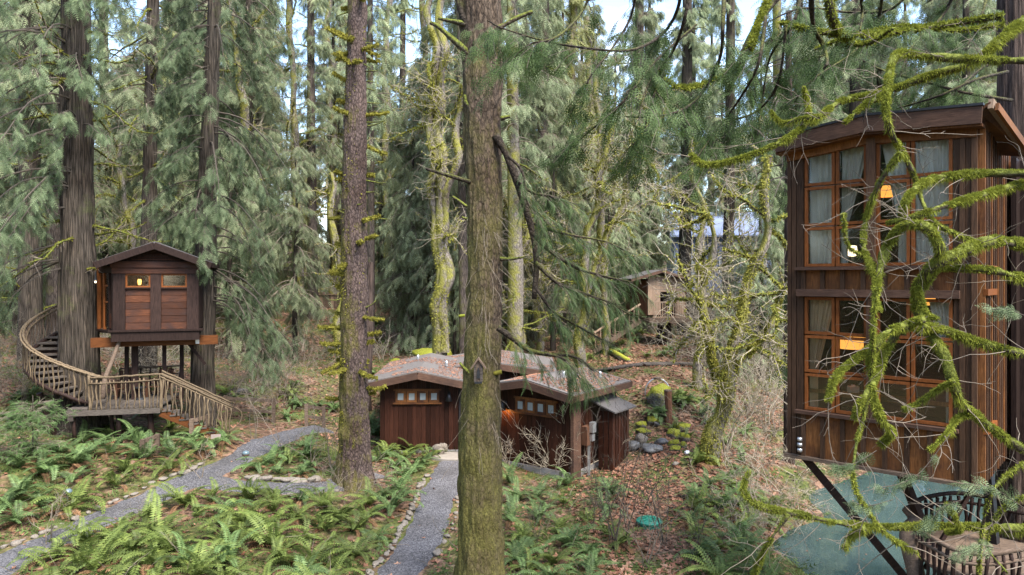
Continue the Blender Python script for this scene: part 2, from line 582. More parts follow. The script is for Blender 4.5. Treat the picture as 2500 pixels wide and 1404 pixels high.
def _water(n, b, N, L):
    tw = N("TexCoord")
    nw = N("TexNoise", i_Scale=0.35, i_Detail=5.0, i_Roughness=0.6)
    L(tw.outputs["Object"], nw.inputs["Vector"])
    rw = ramp(N, [(0.35, (0.026, 0.046, 0.043)), (0.65, (0.052, 0.08, 0.075))])
    L(nw.outputs["Fac"], rw.inputs[0])
    L(rw.outputs[0], b.inputs["Base Color"])
    b.inputs["Roughness"].default_value = 0.03
    b.inputs["Specular IOR Level"].default_value = 0.5
    tc = N("TexCoord")
    nz = N("TexNoise", i_Scale=2.2, i_Detail=4.0)
    L(tc.outputs["Object"], nz.inputs["Vector"])
    bump(n, b, N, L, nz.outputs["Fac"], 0.05, 0.05)


M_water = mat("pond_water", _water)


def _gravel(n, b, N, L):
    tc = N("TexCoord")
    v = N("TexVoronoi", i_Scale=38.0)
    L(tc.outputs["Object"], v.inputs["Vector"])
    r = ramp(N, [(0.0, (0.026, 0.025, 0.027)), (0.5, (0.07, 0.067, 0.071)), (1.0, (0.15, 0.144, 0.147))])
    sp = N("SeparateColor")
    L(v.outputs["Color"], sp.inputs[0])
    L(sp.outputs[0], r.inputs[0])
    n2 = N("TexNoise", i_Scale=0.9, i_Detail=5.0)
    L(tc.outputs["Object"], n2.inputs["Vector"])
    mm = N("Mix", data_type='RGBA', blend_type='MULTIPLY')
    r2 = ramp(N, [(0.35, (0.72, 0.70, 0.68)), (0.65, (1.1, 1.1, 1.12))])
    L(n2.outputs["Fac"], r2.inputs[0])
    mm.inputs["Factor"].default_value = 1
    L(r.outputs[0], mm.inputs["A"])
    L(r2.outputs[0], mm.inputs["B"])
    L(mm.outputs["Result"], b.inputs["Base Color"])
    b.inputs["Roughness"].default_value = 0.9
    bump(n, b, N, L, v.outputs["Distance"], 0.7, 0.02)


M_gravel = mat("gravel", _gravel)


def _ground(n, b, N, L):
    tc = N("TexCoord")
    nz = N("TexNoise", i_Scale=0.55, i_Detail=9.0, i_Roughness=0.68)
    L(tc.outputs["Object"], nz.inputs["Vector"])
    v = N("TexVoronoi", i_Scale=9.0)
    L(tc.outputs["Object"], v.inputs["Vector"])
    sp = N("SeparateColor")
    L(v.outputs["Color"], sp.inputs[0])
    r1 = ramp(N, [(0.0, (0.045, 0.028, 0.019)), (0.5, (0.115, 0.066, 0.043)), (1.0, (0.22, 0.135, 0.092))])
    L(sp.outputs[0], r1.inputs[0])
    r2 = ramp(N, [(0.0, (0.035, 0.045, 0.014)), (1.0, (0.11, 0.12, 0.035))])
    L(sp.outputs[1], r2.inputs[0])
    wr = ramp(N, [(0.45, (0, 0, 0)), (0.58, (1, 1, 1))])
    L(nz.outputs["Fac"], wr.inputs[0])
    mm = N("Mix", data_type='RGBA')
    L(wr.outputs[0], mm.inputs["Factor"])
    L(r1.outputs[0], mm.inputs["A"])
    L(r2.outputs[0], mm.inputs["B"])
    L(mm.outputs["Result"], b.inputs["Base Color"])
    b.inputs["Roughness"].default_value = 0.95
    b.inputs["Specular IOR Level"].default_value = 0.1
    bump(n, b, N, L, v.outputs["Distance"], 0.8, 0.06)


M_ground = mat("forest_floor", _ground)

# ------------------------------------------------------------------ terrain
WATER = -0.4
_ctl = [P(1075, 1404, 15.5), P(1100, 1130, 24), P(930, 1105, 25.5), P(1393, 1165, 23), P(0, 1370, 15.5), P(300, 1255, 18),
        P(560, 1125, 22), P(700, 1062, 25), P(560, 1050, 24), P(200, 1062, 23.5), P(60, 1080, 22), P(330, 1075, 23), P(600, 900, 33), P(800, 785, 48),
        P(900, 752, 55), P(700, 748, 55), P(30, 900, 28), P(20, 780, 45), P(1000, 885, 36), P(1600, 950, 29), P(1600, 895, 34),
        P(1600, 1065, 25.5), P(1550, 1200, 20.5), P(1600, 1330, 17), P(1450, 820, 45), P(1800, 835, 42), P(1720, 1100, 23), P(1800, 1190, 20.5),
        (0, 90, 8), (-40, 90, 9), (40, 90, 9), (0, 130, 16), (60, 130, 16), (-60, 130, 16), (-30, 40, 4), (-25, 22, 2.2), (-20, 12, .6), (0, 8, -.1),
        (-45, 20, 3), (30, 45, 3), (45, 30, 2), (20, 34, 1.2), (13, 30, .6), (11.8, 27, -.15), (3, 33, 1.6),
        (6.75, 18, -.42), (10.8, 24.6, -.42), (6.15, 16.2, -.42), (5.9, 13, -.45), (5.6, 9, -.45), (8.9, 21.2, -.45), (5.5, 17, .05), (5.0, 15, 0), (6.2, 19.2, .1), (7.9, 21.5, .15), (9.4, 24, .25), (4.9, 12.5, -.1),
        (8.5, 18, -1.3), (12, 18, -1.6), (11, 21.5, -1.5), (16, 22, -1.6), (10, 14, -1.5), (8, 14, -1.3), (15, 12, -1.6), (22, 18, -1.3), (9, 9, -1.3), (17, 25, -1.2), (30, 20, 0.5)]
_ctl = np.array([np.asarray(c, float) for c in _ctl])


def gz(x, y):
    x, y = np.asarray(x, float), np.asarray(y, float)
    d2 = (x[..., None] - _ctl[:, 0]) ** 2 + (y[..., None] - _ctl[:, 1]) ** 2
    ww = (d2 + 1.2) ** -1.9
    z = (ww * _ctl[:, 2]).sum(-1) / ww.sum(-1)
    return z + 0.10 * (vnoise(x * 0.45 + 90, y * 0.45 + 90, 3) - 0.5) + 0.05 * (vnoise(x * 1.3 + 40, y * 1.3 + 40, 4) - 0.5)


def Gp(px, py, d0=9.0, d1=110.0):
    """ground point seen at a picture position"""
    D = np.arange(d0, d1, 0.05)
    x = (px - CX) / F * D
    z = CAMZ - (py - HY) / F * D
    g = gz(x, D)
    k = np.argmax(z <= g)
    if z[k] > g[k]:
        k = len(D) - 1
    return np.array([x[k], D[k], g[k]])


def axis(lo, hi, step, far, n):
    core = np.arange(lo, hi, step)
    t = np.linspace(0, 1, n + 1)[1:] ** 2
    return np.concatenate([(lo - t * far)[::-1], core, hi + t * far])


gx, gy = axis(-30, 30, 0.45, 300, 14), axis(6, 62, 0.45, 320, 14)
XX, YY = np.meshgrid(gx, gy, indexing='ij')
ZZ = np.concatenate([gz(XX[i:i + 16], YY[i:i + 16]) for i in range(0, len(gx), 16)])
nx, ny = XX.shape
ii, jj = np.meshgrid(np.arange(nx - 1), np.arange(ny - 1), indexing='ij')
a = (ii * ny + jj).ravel()
g = G().add(np.stack([XX, YY, ZZ], -1), np.stack([a, a + ny, a + ny + 1, a + 1], -1))
tag(g.build("ground", M_ground, smooth=True), "leaf strewn forest floor rising towards the trees", "ground", kind="structure")

g = G()
shore = [(3.0, 4), (40, 4), (40, 32), (9, 32), (3, 24)]
g.add([(x, y, WATER) for x, y in shore], [[0, 1, 2, 3, 4]])
tag(g.build("pond_water", M_water), "still milky teal pond under the tall treehouse", "pond", kind="structure")

# paths: ribbons draped over the ground
PATHS = []


def path(pxs, width, label, seed, lift=0.035):
    c = np.array([Gp(*p) for p in pxs])
    c = catmull(c, 14)
    t = nrm(np.gradient(c[:, :2], axis=0))
    nr = np.stack([-t[:, 1], t[:, 0]], -1)
    PATHS.append((c[:, :2], width / 2))
    r = np.random.default_rng(seed)
    K = 9
    V = []
    for k in range(K):
        u = k / (K - 1) * 2 - 1
        wob = (np.convolve(r.normal(0, 0.11, len(c)), np.ones(3) / 3, 'same')) * abs(u) ** 4
        q = c[:, :2] + nr * ((u * width / 2 + wob * np.sign(u))[:, None])
        z = gz(q[:, 0], q[:, 1]) + lift * (1 - abs(u) ** 6 * 1.6)
        V.append(np.column_stack([q, z]))
    V = np.stack(V, 1)
    n = len(c)
    a = (np.arange(n - 1)[:, None] * K + np.arange(K - 1)[None]).ravel()
    o = G().add(V.reshape(-1, 3), np.stack([a, a + 1, a + K + 1, a + K], -1)).build("gravel_path", M_gravel, smooth=True)
    return tag(o, label, "path", kind="structure"), c, nr


_, PA, PAn = path([(-90, 1440), (60, 1352), (160, 1312), (280, 1255), (400, 1205), (500, 1160), (600, 1112), (670, 1078), (720, 1058), (790, 1046)], 1.2, "grey gravel path running past the staircase treehouse", 1)
_, PB, PBn = path([(480, 1172), (560, 1184), (650, 1190), (740, 1192), (830, 1185), (920, 1160)], 0.8, "side branch of the gravel path towards the spruce", 2, 0.045)
_, PC, PCn = path([(900, 1490), (975, 1400), (1035, 1310), (1065, 1230), (1085, 1170), (1108, 1128)], 1.1, "grey gravel path leading to the bathhouse step", 3)


def off_path(x, y, margin=0.25):
    for c, h in PATHS:
        if np.min((c[:, 0] - x) ** 2 + (c[:, 1] - y) ** 2) < (h + margin) ** 2:
            return False
    return True

# ------------------------------------------------------------------ buildings: shared pieces
def window(root, x0, x1, z0, z1, y, frame=0.07, mat_f=W_frame, pane=M_glass, depth=0.08):
    """a framed pane in the plane y (local), facing -y"""
    f = G()
    f.box(((x0 + x1) / 2, y, z1 - frame / 2), (x1 - x0, depth, frame))
    f.box(((x0 + x1) / 2, y, z0 + frame / 2), (x1 - x0, depth, frame))
    f.box((x0 + frame / 2, y + 0.003, (z0 + z1) / 2), (frame, depth, z1 - z0 - 2 * frame))
    f.box((x1 - frame / 2, y + 0.003, (z0 + z1) / 2), (frame, depth, z1 - z0 - 2 * frame))
    wn = f.build("window", mat_f, root)
    G().box(((x0 + x1) / 2, y + 0.015, (z0 + z1) / 2), (x1 - x0 - 2 * frame + 0.01, 0.01, z1 - z0 - 2 * frame + 0.01)).build("pane", pane, wn)
    return wn


def curtain(root, x0, x1, z0, z1, y, mt, gather=0.0, seed=0):
    """hanging cloth with folds; gather pulls the lower edge towards x0 (>0) or x1 (<0)"""
    n, m = 40, 10
    r = np.random.default_rng(seed)
    u = np.linspace(0, 1, n)
    V = []
    ph = r.random() * 6
    for j in range(m):
        t = j / (m - 1)
        k = 1 - abs(gather) * (1 - abs(2 * t - 0.75) / 1.25 if t < 0.75 else 1.0) * (1 if t > 0.05 else 0)
        k = 1 - abs(gather) * min(1, t * 1.5)
        x = x0 + (x1 - x0) * u * k if gather >= 0 else x1 - (x1 - x0) * (1 - u) * k
        fold = 0.045 * np.sin(u * 34 + ph + 1.5 * np.sin(u * 9 + ph)) + 0.02 * np.sin(u * 71)
        V.append(np.column_stack([x, np.full(n, y) + fold, np.full(n, z1 + (z0 - z1) * t)]))
    V = np.array(V)
    a = (np.arange(m - 1)[:, None] * n + np.arange(n - 1)[None]).ravel()
    return G().add(V.reshape(-1, 3), np.stack([a, a + 1, a + n + 1, a + n], -1)).build("curtain", mt, root, smooth=True)


def lathe(prof, c, S=14):
    g = G()
    prof = np.array(prof, float)
    th = np.arange(S) * 2 * math.pi / S
    V = np.stack([np.array([c[0] + r * np.cos(th), c[1] + r * np.sin(th), np.full(S, c[2] + z)]).T for r, z in prof])
    k = len(prof)
    a = np.arange(k - 1)[:, None] * S
    j = np.arange(S)[None]
    g.add(V.reshape(-1, 3), np.stack([a + j, a + (j + 1) % S, a + S + (j + 1) % S, a + S + j], -1).reshape(-1, 4))
    return g


# ------------------------------------------------------------------ treehouse with the staircase
TA, TRZ = (-13.26, 23.0), math.atan2(0.327, 0.945)
th = empty("treehouse", (TA[0], TA[1], 2.3), TRZ)
tag(th, "small dark wooden gabled treehouse with two amber lit slot windows", "treehouse")
WID, ZF, ZT = 2.6, 4.82, 6.71
DEP = 2.7
# posts of the front wall
for x0, x1 in ((0, 0.36), (1.12, 1.44), (2.24, 2.6)):
    boxpart("wall_post", th, ((x0 + x1) / 2, 0.05, (ZF + ZT) / 2), (x1 - x0, 0.14, ZT - ZF), W_dark)
# boards under the two slot windows
for x0, x1 in ((0.36, 1.12), (1.44, 2.24)):
    h = (6.20 - ZF) / 6
    for k in range(6):
        boxpart("wall_board", th, ((x0 + x1) / 2, 0.075 + 0.008 * (k % 2), ZF + h * (k + 0.5)), (x1 - x0 - 0.004, 0.05, h - 0.012), W_brown)
    window(th, x0 + 0.004, x1 - 0.004, 6.24, 6.70, 0.06, 0.055)
    boxpart("window_sill", th, ((x0 + x1) / 2, 0.04, 6.222), (x1 - x0 - 0.002, 0.13, 0.04), W_dark)
# frieze boards, ledge and skirt
boxpart("frieze_board", th, (WID / 2, 0.03, 6.81), (WID + 0.06, 0.16, 0.20), W_brown)
boxpart("frieze_board", th, (WID / 2, 0.0, 7.01), (WID + 0.14, 0.2, 0.20), W_brown)
boxpart("floor_ledge", th, (WID / 2 + 0.02, 0.0, 4.79), (WID + 0.26, 0.34, 0.06), W_dark)
boxpart("skirt_board", th, (WID / 2, -0.06, 4.60), (WID + 0.08, 0.12, 0.315), W_dark)
# gable wall, louvre slats and roof
ZA, ZE = 7.72, 6.98
gb = G()
gb.hexa([(0.0, 0.08, 7.11), (WID, 0.08, 7.11), (WID, 0.14, 7.11), (0, 0.14, 7.11), (WID / 2 - 0.02, 0.08, 7.62), (WID / 2 + 0.02, 0.08, 7.62), (WID / 2 + 0.02, 0.14, 7.62), (WID / 2 - 0.02, 0.14, 7.62)])
gb.build("gable_wall", W_dark, th)
for k in range(4):
    hw = 0.78 * (1 - (k + 0.3) / 4.3)
    boxpart("louvre_slat", th, (WID / 2 - 0.02, 0.04, 7.18 + k * 0.062), (hw * 2, 0.05, 0.03), W_brown)
for s in (-1, 1):
    xa, xe = WID / 2, WID / 2 + s * (WID / 2 + 0.44)
    ze = 7.10
    rp = G()
    c = [(xa, -0.42, ZA + 0.06), (xe, -0.42, ze), (xe, DEP + 0.4, ze), (xa, DEP + 0.4, ZA + 0.06)]
    if s > 0:
        c = [c[0], c[3], c[2], c[1]]
        c = c[::-1]
    rp.hexa([(x, y, z - 0.07) for x, y, z in c] + c)
    rp.build("roof", M_roof, th)
    barpart("rake_board", th, (xa - s * 0.01, -0.45, ZA - 0.08), (xe, -0.45, ze - 0.13), 0.06, 0.22, W_dark, up=(0, 0, 1))
    boxpart("eave_board", th, (xe + s * 0.03, DEP / 2 - 0.02, ze - 0.1), (0.05, DEP + 0.82, 0.16), W_dark)
# porch corner and rear walls: the left flank is cut off at an angle
pl = [(0.02, 0.12), (-0.62, 1.0), (-0.62, DEP), (WID, DEP), (WID - 0.02, 0.12)]
def wallseg(a, b, z0, z1, t, mt, name, root):
    return barpart(name, root, (a[0], a[1], (z0 + z1) / 2), (b[0], b[1], (z0 + z1) / 2), t, z1 - z0, mt)
wallseg(pl[1], pl[2], ZF, ZT + 0.4, 0.06, W_dark, "rear_wall", th)
wallseg(pl[3], pl[4], ZF, ZT + 0.4, 0.06, W_dark, "side_wall", th)
wallseg((-0.6, DEP + 0.02), (WID, DEP + 0.02), ZF, ZT + 0.4, 0.06, W_dark, "rear_wall", th)
# angled flank: posts, a tall narrow window and a rail
ca, cb = np.array(pl[0]), np.array(pl[1])
for t0, wd in ((0.04, 0.10), (0.30, 0.07), (0.62, 0.09), (0.97, 0.10)):
    q = ca + (cb - ca) * t0
    boxpart("wall_post", th, (q[0], q[1], (ZF + ZT) / 2 + 0.1), (wd, wd, ZT - ZF + 0.3), W_dark if t0 < 0.5 else W_frame, rz=math.atan2(*(cb - ca)[::-1]))
q0, q1 = ca + (cb - ca) * 0.34, ca + (cb - ca) * 0.58
barpart("window_rail", th, (*q0, 6.3), (*q1, 6.3), 0.05, 0.06, W_frame)
barpart("window_rail", th, (*q0, 5.75), (*q1, 5.75), 0.05, 0.05, W_frame)
barpart("pane", th, (*q0, 5.9), (*q1, 5.9), 0.012, 1.9, M_glass)
for z0, z1 in ((4.86, 5.1), (5.12, 5.36)):
    wallseg(ca + (cb - ca) * 0.06, ca + (cb - ca) * 0.28, z0, z1, 0.04, W_brown, "wall_board", th)
barpart("flank_frieze", th, (*ca, 6.85), (*cb, 6.85), 0.1, 0.24, W_dark)
barpart("flank_ledge", th, (ca[0], ca[1] - 0.16, 4.79), (cb[0], cb[1], 4.79), 0.2, 0.06, W_dark)
# floor and beams
fl = G()
fl.prism([(0.02, 0.02), (WID, 0.02), (WID, DEP), (-0.62, DEP), (-0.62, 0.95)], 4.70, 4.758)
fl.build("floor_slab", W_dark, th)
boxpart("floor_beam", th, (WID / 2 - 0.05, 0.32, 4.40), (3.9, 0.2, 0.31), W_beam)
boxpart("floor_beam", th, (WID / 2, 2.2, 4.40), (3.4, 0.2, 0.31), W_dark)
for x in (0.25, 0.5, 1.42, 1.95):
    boxpart("support_post", th, (x, 0.9 + 0.25 * (x > 1.5), 3.25), (0.12 if x != 0.5 else 0.2, 0.13, 1.95), W_dark)
barpart("bracket", th, (WID - 0.05, 0.20, 4.50), (WID - 0.05, 0.20, 4.28), 0.12, 0.1, M_steel, up=(0, 1, 0))
tb = catmull([(-0.25, -0.3, 2.6), (-0.2, -0.2, 3.2), (-0.02, -0.05, 3.8), (0.18, 0.05, 4.45)], 6)
G().tube(tb, np.linspace(0.085, 0.06, len(tb)), 8).build("curved_brace", W_rail, th, smooth=True)
barpart("brace", th, (2.2, 0.6, 4.3), (2.75, 0.7, 3.5), 0.1, 0.1, W_dark)
# lit wall lamp inside
lp = empty("wall_lamp", (0, 0, 0))
lp.location = (TA[0] + 0.70 * math.cos(TRZ) - 0.55 * math.sin(TRZ), TA[1] + 0.70 * math.sin(TRZ) + 0.55 * math.cos(TRZ), 6.32)
tag(lp, "small lit amber lamp behind the slot window of the staircase treehouse", "lamp")
lathe([(0.001, 0), (0.045, 0.01), (0.06, 0.12), (0.05, 0.2), (0.001, 0.2)], (0, 0, 0)).build("shade", E_lamp, lp, smooth=True)
lathe([(0.001, 0.2), (0.03, 0.2), (0.03, 0.26), (0.001, 0.26)], (0, 0, 0)).build("fitting", M_black, lp)
boxpart("wall_lining", th, (WID / 2, 0.95, 5.8), (WID - 0.1, 0.04, 1.9), W_house)
pn = empty("porch_lantern", (-14.05, 23.35, 6.36))
tag(pn, "tiny lit white lantern under the treehouse porch eave", "lantern")
lathe([(0.001, 6.39), (0.03, 6.40), (0.03, 6.46), (0.001, 6.47)], (0, 0, 0), 10).build("bulb", E_globe, pn, smooth=True)
lathe([(0.08, 6.46), (0.03, 6.52), (0.012, 6.75), (0.001, 6.76)], (0, 0, 0), 10).build("cap", M_black, pn)

# ---- rustic staircase: landing, curved flight round the cedar, straight flight to the path
st = empty("rustic_staircase", (-14.0, 22.6, 1.2))
tag(st, "curved rustic wooden staircase with crooked stick railing round the big cedar", "staircase")
SO = np.array([-14.0, 22.6, 0])


def L3(p):
    return np.array([p[0], p[1], p[2]], float) - SO


ZD = 2.35
dfl, dfr = np.array([-14.25, 22.15]), np.array([-11.55, 22.75])
du = nrm(dfr - dfl)
dv = np.array([-du[1], du[0]])
LD = np.linalg.norm(dfr - dfl)
nb = 14
for k in range(nb):     # deck boards run back from the front edge
    c = dfl + du * (LD * (k + 0.5) / nb) + dv * 1.35
    boxpart("deck_board", st, L3((*c, ZD - 0.02 + 0.004 * (k % 2))), (LD / nb - 0.012, 2.7, 0.04), W_grey, rz=math.atan2(du[1], du[0]))
barpart("deck_edge_beam", st, L3((*(dfl - dv * 0.03 - du * 0.05), ZD - 0.135)), L3((*(dfr - dv * 0.03), ZD - 0.135)), 0.07, 0.17, W_grey)
barpart("deck_edge_beam", st, L3((*(dfl - dv * 0.05 - du * 0.02), ZD - 0.13)), L3((*(dfl + dv * 2.0 - du * 0.02), ZD - 0.13)), 0.06, 0.16, W_grey)
boxpart("deck_corner_block", st, L3((*(dfl + du * 0.12 + dv * 0.02), ZD - 0.3)), (0.16, 0.14, 0.16), W_grey, rz=0.2)
for t, dd, wd in ((0.06, 0.12, 0.09), (0.42, 0.5, 0.10), (0.52, 0.25, 0.13), (0.86, 0.35, 0.16), (0.9, 2.2, 0.12), (0.3, 2.3, 0.12)):
    q = dfl + du * LD * t + dv * dd
    zb = float(gz(q[0], q[1])) - 0.15
    G().tube([L3((q[0] + 0.05, q[1], zb)), L3((q[0], q[1], (zb + ZD) / 2)), L3((q[0] - 0.03, q[1], ZD - 0.05))], [wd * 0.75, wd * 0.62, wd * 0.6], 8).build("support_post", W_dark, st, smooth=True)


def crooked(a, b, r, seed, amp=0.025, n=7):
    q = np.random.default_rng(seed)
    a, b = np.array(a, float), np.array(b, float)
    t = np.linspace(0, 1, n)[:, None]
    wob = np.zeros((n, 3))
    ph = q.random(4) * 6.28
    env = np.sin(np.linspace(0.15, 3.0, n))
    wob[:, 0] = amp * np.sin(t[:, 0] * 5 + ph[0]) * env * 1.6 + amp * 0.5 * np.sin(t[:, 0] * 11 + ph[1])
    wob[:, 1] = amp * np.sin(t[:, 0] * 4 + ph[2]) * env
    rr = r * (1 + 0.15 * np.sin(t[:, 0] * 9 + ph[3]))
    return a + (b - a) * t + wob, rr


_sd = [100]


def baluster(p, z0, z1, r=0.021, mt=None, lean=(0, 0)):
    _sd[0] += 1
    pp, rr = crooked(L3((p[0], p[1], z0)), L3((p[0] + lean[0], p[1] + lean[1], z1)), r * random.uniform(0.8, 1.25), _sd[0], 0.022)
    return G().tube(pp, rr, 6).build("baluster", mt or W_tan, st, smooth=True)


def rail(pts, r, name="handrail", mt=None):
    pts = catmull([L3(p) for p in pts], 6)
    q = np.random.default_rng(int(abs(pts[0].sum()) * 1000) % 9999)
    w_ = q.normal(0, 0.006, pts.shape)
    return G().tube(pts + w_, r * (1 + 0.08 * np.sin(np.arange(len(pts)))), 8).build(name, mt or W_tan, st, smooth=True)


# landing railing
e0, e1 = dfl + du * 0.65, dfr + du * 0.0
for k in range(15):
    t = (k + 0.5) / 15
    q = e0 + (e1 - e0) * t - dv * 0.03
    baluster(q, ZD - 0.12, 3.26 + random.uniform(-0.05, 0.02), lean=(random.uniform(-.04, .04), 0))
rail([(*e0, 3.33), (*(e0 + (e1 - e0) * 0.5), 3.36), (*e1, 3.40)], 0.034)
rail([(*(e0 - dv * 0.05), 3.15), (*(e0 + (e1 - e0) * 0.55 - dv * .05), 3.18), (*(e1 - dv * .05), 3.23)], 0.026)
for q in (e0, e1):
    baluster(q, ZD - 0.2, 3.42, 0.05)
# curved flight
CCx, CCy, RR = -14.8, 24.2, 1.85
def hel(a, r=RR):
    return np.array([CCx + r * math.cos(R(a)), CCy + r * math.sin(R(a))])
def helz(a):
    return 2.35 + (-50 - a) / 175 * 2.5
nst = 14
for k in range(nst):
    a0 = -58 - k * (170 / nst)
    a1 = a0 - 170 / nst - 2.5
    z = helz(a0) + 0.10
    c8 = [(*hel(a0, 0.72), z), (*hel(a0, 1.80), z), (*hel(a1, 1.80), z), (*hel(a1, 0.72), z)]
    c8 = [L3(q) for q in c8][::-1]
    G().hexa([q - np.array([0, 0, 0.055]) for q in c8] + c8).build("tread", W_grey, st)
    am = (a0 + a1) / 2
    barpart("tread_support", st, L3((*hel(am, 0.55), z - 0.12)), L3((*hel(am, 1.72), z - 0.12)), 0.08, 0.1, W_dark)
nbal = 36
for k in range(nbal):
    a_ = -52 - k * (172 / nbal)
    q = hel(a_, 1.86 + random.uniform(-.02, .02))
    baluster(q, helz(a_) - 0.10 + random.uniform(-.06, .03), helz(a_) + 0.90, 0.021 if a_ > -140 else 0.02, W_tan if a_ > -150 else W_rail)
aa = np.linspace(-46, -232, 28)
rail([(*hel(a_, 1.87), helz(a_) + 0.98) for a_ in aa], 0.038)
rail([(*hel(a_, 1.95), helz(a_) + 0.95) for a_ in aa], 0.032)
rail([(*hel(a_, 1.78), helz(a_) + 0.86) for a_ in aa], 0.026, "rail_stick")
aa2 = np.linspace(-56, -225, 24)
rail([(*hel(a_, 1.82), helz(a_) - 0.02) for a_ in aa2], 0.07, "stringer", W_dark)
# strut under the curved flight
G().tube([L3(P(95, 960, 22.9)), L3(P(135, 1060, 23.3))], 0.1, 8).build("strut", W_dark, st)
# straight flight down to the path
s0 = dfr.copy()
s1 = np.array([-10.05, 23.45])
sdir = nrm(s1 - s0)
sper = np.array([-sdir[1], sdir[0]])
zg = float(gz(*s1)) + 0.05
ns = 6
for k in range(ns):
    t = (k + 0.5) / ns
    q = s0 + (s1 - s0) * t + sper * 0.5
    z = ZD - (ZD - zg) * (k + 1) / (ns + 0.3)
    boxpart("tread", st, L3((*q, z)), (0.29, 1.05, 0.05), W_grey, rz=math.atan2(sdir[1], sdir[0]))
for off in (0.03, 0.97):
    barpart("stringer", st, L3((*(s0 + sper * off), ZD - 0.22)), L3((*(s1 + sper * off), zg - 0.05)), 0.06, 0.24, W_beam if off < .5 else W_dark)
    a3, b3 = s0 + sper * (off - 0.06), s1 + sdir * 0.55 + sper * (off - 0.06)
    for k in range(16 if off < 0.5 else 9):
        t = (k + 0.4) / (16 if off < .5 else 9)
        q = a3 + (b3 - a3) * t
        zb = ZD - (ZD - zg) * t - 0.12
        baluster(q, zb, zb + 1.02 - 0.1 * t, lean=(random.uniform(-.03, .03), 0))
    for dz, rr in ((1.02, 0.034), (0.94, 0.026)):
        rail([(*a3, ZD + dz + 0.03), (*((a3 + b3) / 2), (ZD + zg) / 2 + dz - 0.06), (*b3, zg + dz - 0.16)], rr)
eb = s1 + sdir * 0.62 + sper * -0.05
rail([(*eb, zg + 0.84), (*(eb + sdir * 0.22), zg + 0.62), (*(eb + sdir * 0.1), zg + 0.25), (*(eb - sdir * 0.25), zg + 0.02)], 0.022, "end_hoop")
# rear deck rail
rr0, rr1 = dfl + du * 0.75 + dv * 2.65, dfr + dv * 2.65
rail([(*rr0, 3.3), (*rr1, 3.35)], 0.035, "rear_rail", W_rail)
rail([(*rr0, 3.05), (*rr1, 3.08)], 0.028, "rear_rail", W_rail)
for k in range(7):
    baluster(rr0 + (rr1 - rr0) * k / 6, ZD - 0.1, 3.3, 0.03, W_dark)


def adirondack(x, y, z, rz, label):
    c = empty("deck_chair", (x, y, z), rz)
    tag(c, label, "chair", "wooden chairs on the lower deck")
    for k in range(5):
        barpart("back_slat", c, ((k - 2) * 0.105, 0.22, z + 0.30), ((k - 2) * 0.118, 0.48, z + 0.98 - 0.03 * abs(k - 2)), 0.085, 0.025, W_red, up=(0, -1, 0.3))
        boxpart("seat_slat", c, (0, -0.22 + k * 0.1, z + 0.37 - k * 0.02), (0.54, 0.085, 0.025), W_red)
    for s in (-1, 1):
        boxpart("arm", c, (s * 0.33, 0.0, z + 0.58), (0.13, 0.62, 0.025), W_red)
        boxpart("leg", c, (s * 0.3, -0.25, z + 0.285), (0.08, 0.05, 0.56), W_red)
        boxpart("leg", c, (s * 0.3, 0.27, z + 0.285), (0.08, 0.05, 0.56), W_red)
    return c


q = P(310, 900, 24.3)
adirondack(q[0], q[1], ZD, 0.35, "slatted wooden chair on the lower deck nearer the curved stairs")
q = P(388, 900, 24.7)
adirondack(q[0], q[1], ZD, -0.1, "slatted wooden chair on the lower deck nearer the straight stairs")
q = P(342, 960, 24.0)
tb_ = empty("deck_table", (q[0], q[1], ZD))
tag(tb_, "small dark round stand between the deck chairs", "table")
lathe([(0.001, ZD), (0.16, ZD), (0.14, ZD + .05), (0.05, ZD + .08), (0.05, ZD + .4), (0.001, ZD + .4)], (0, 0, 0)).build("pedestal", M_black, tb_)
lathe([(0.001, ZD + .4), (0.2, ZD + .4), (0.2, ZD + .44), (0.001, ZD + .44)], (0, 0, 0)).build("top", M_black, tb_)

# ------------------------------------------------------------------ bathhouse
ba = empty("bathhouse", (0, 26, 0.1))
tag(ba, "low dark plank bathhouse with joined gabled wings and leaf covered roofs", "bathhouse")
BZ = 0.1


def frame(o, ang):
    c_, s_ = math.cos(ang), math.sin(ang)
    o = np.array(o, float)
    def f(x, y, z):
        return np.array([o[0] + c_ * x - s_ * y, o[1] - 26 + s_ * x + c_ * y, z])
    return f, ang


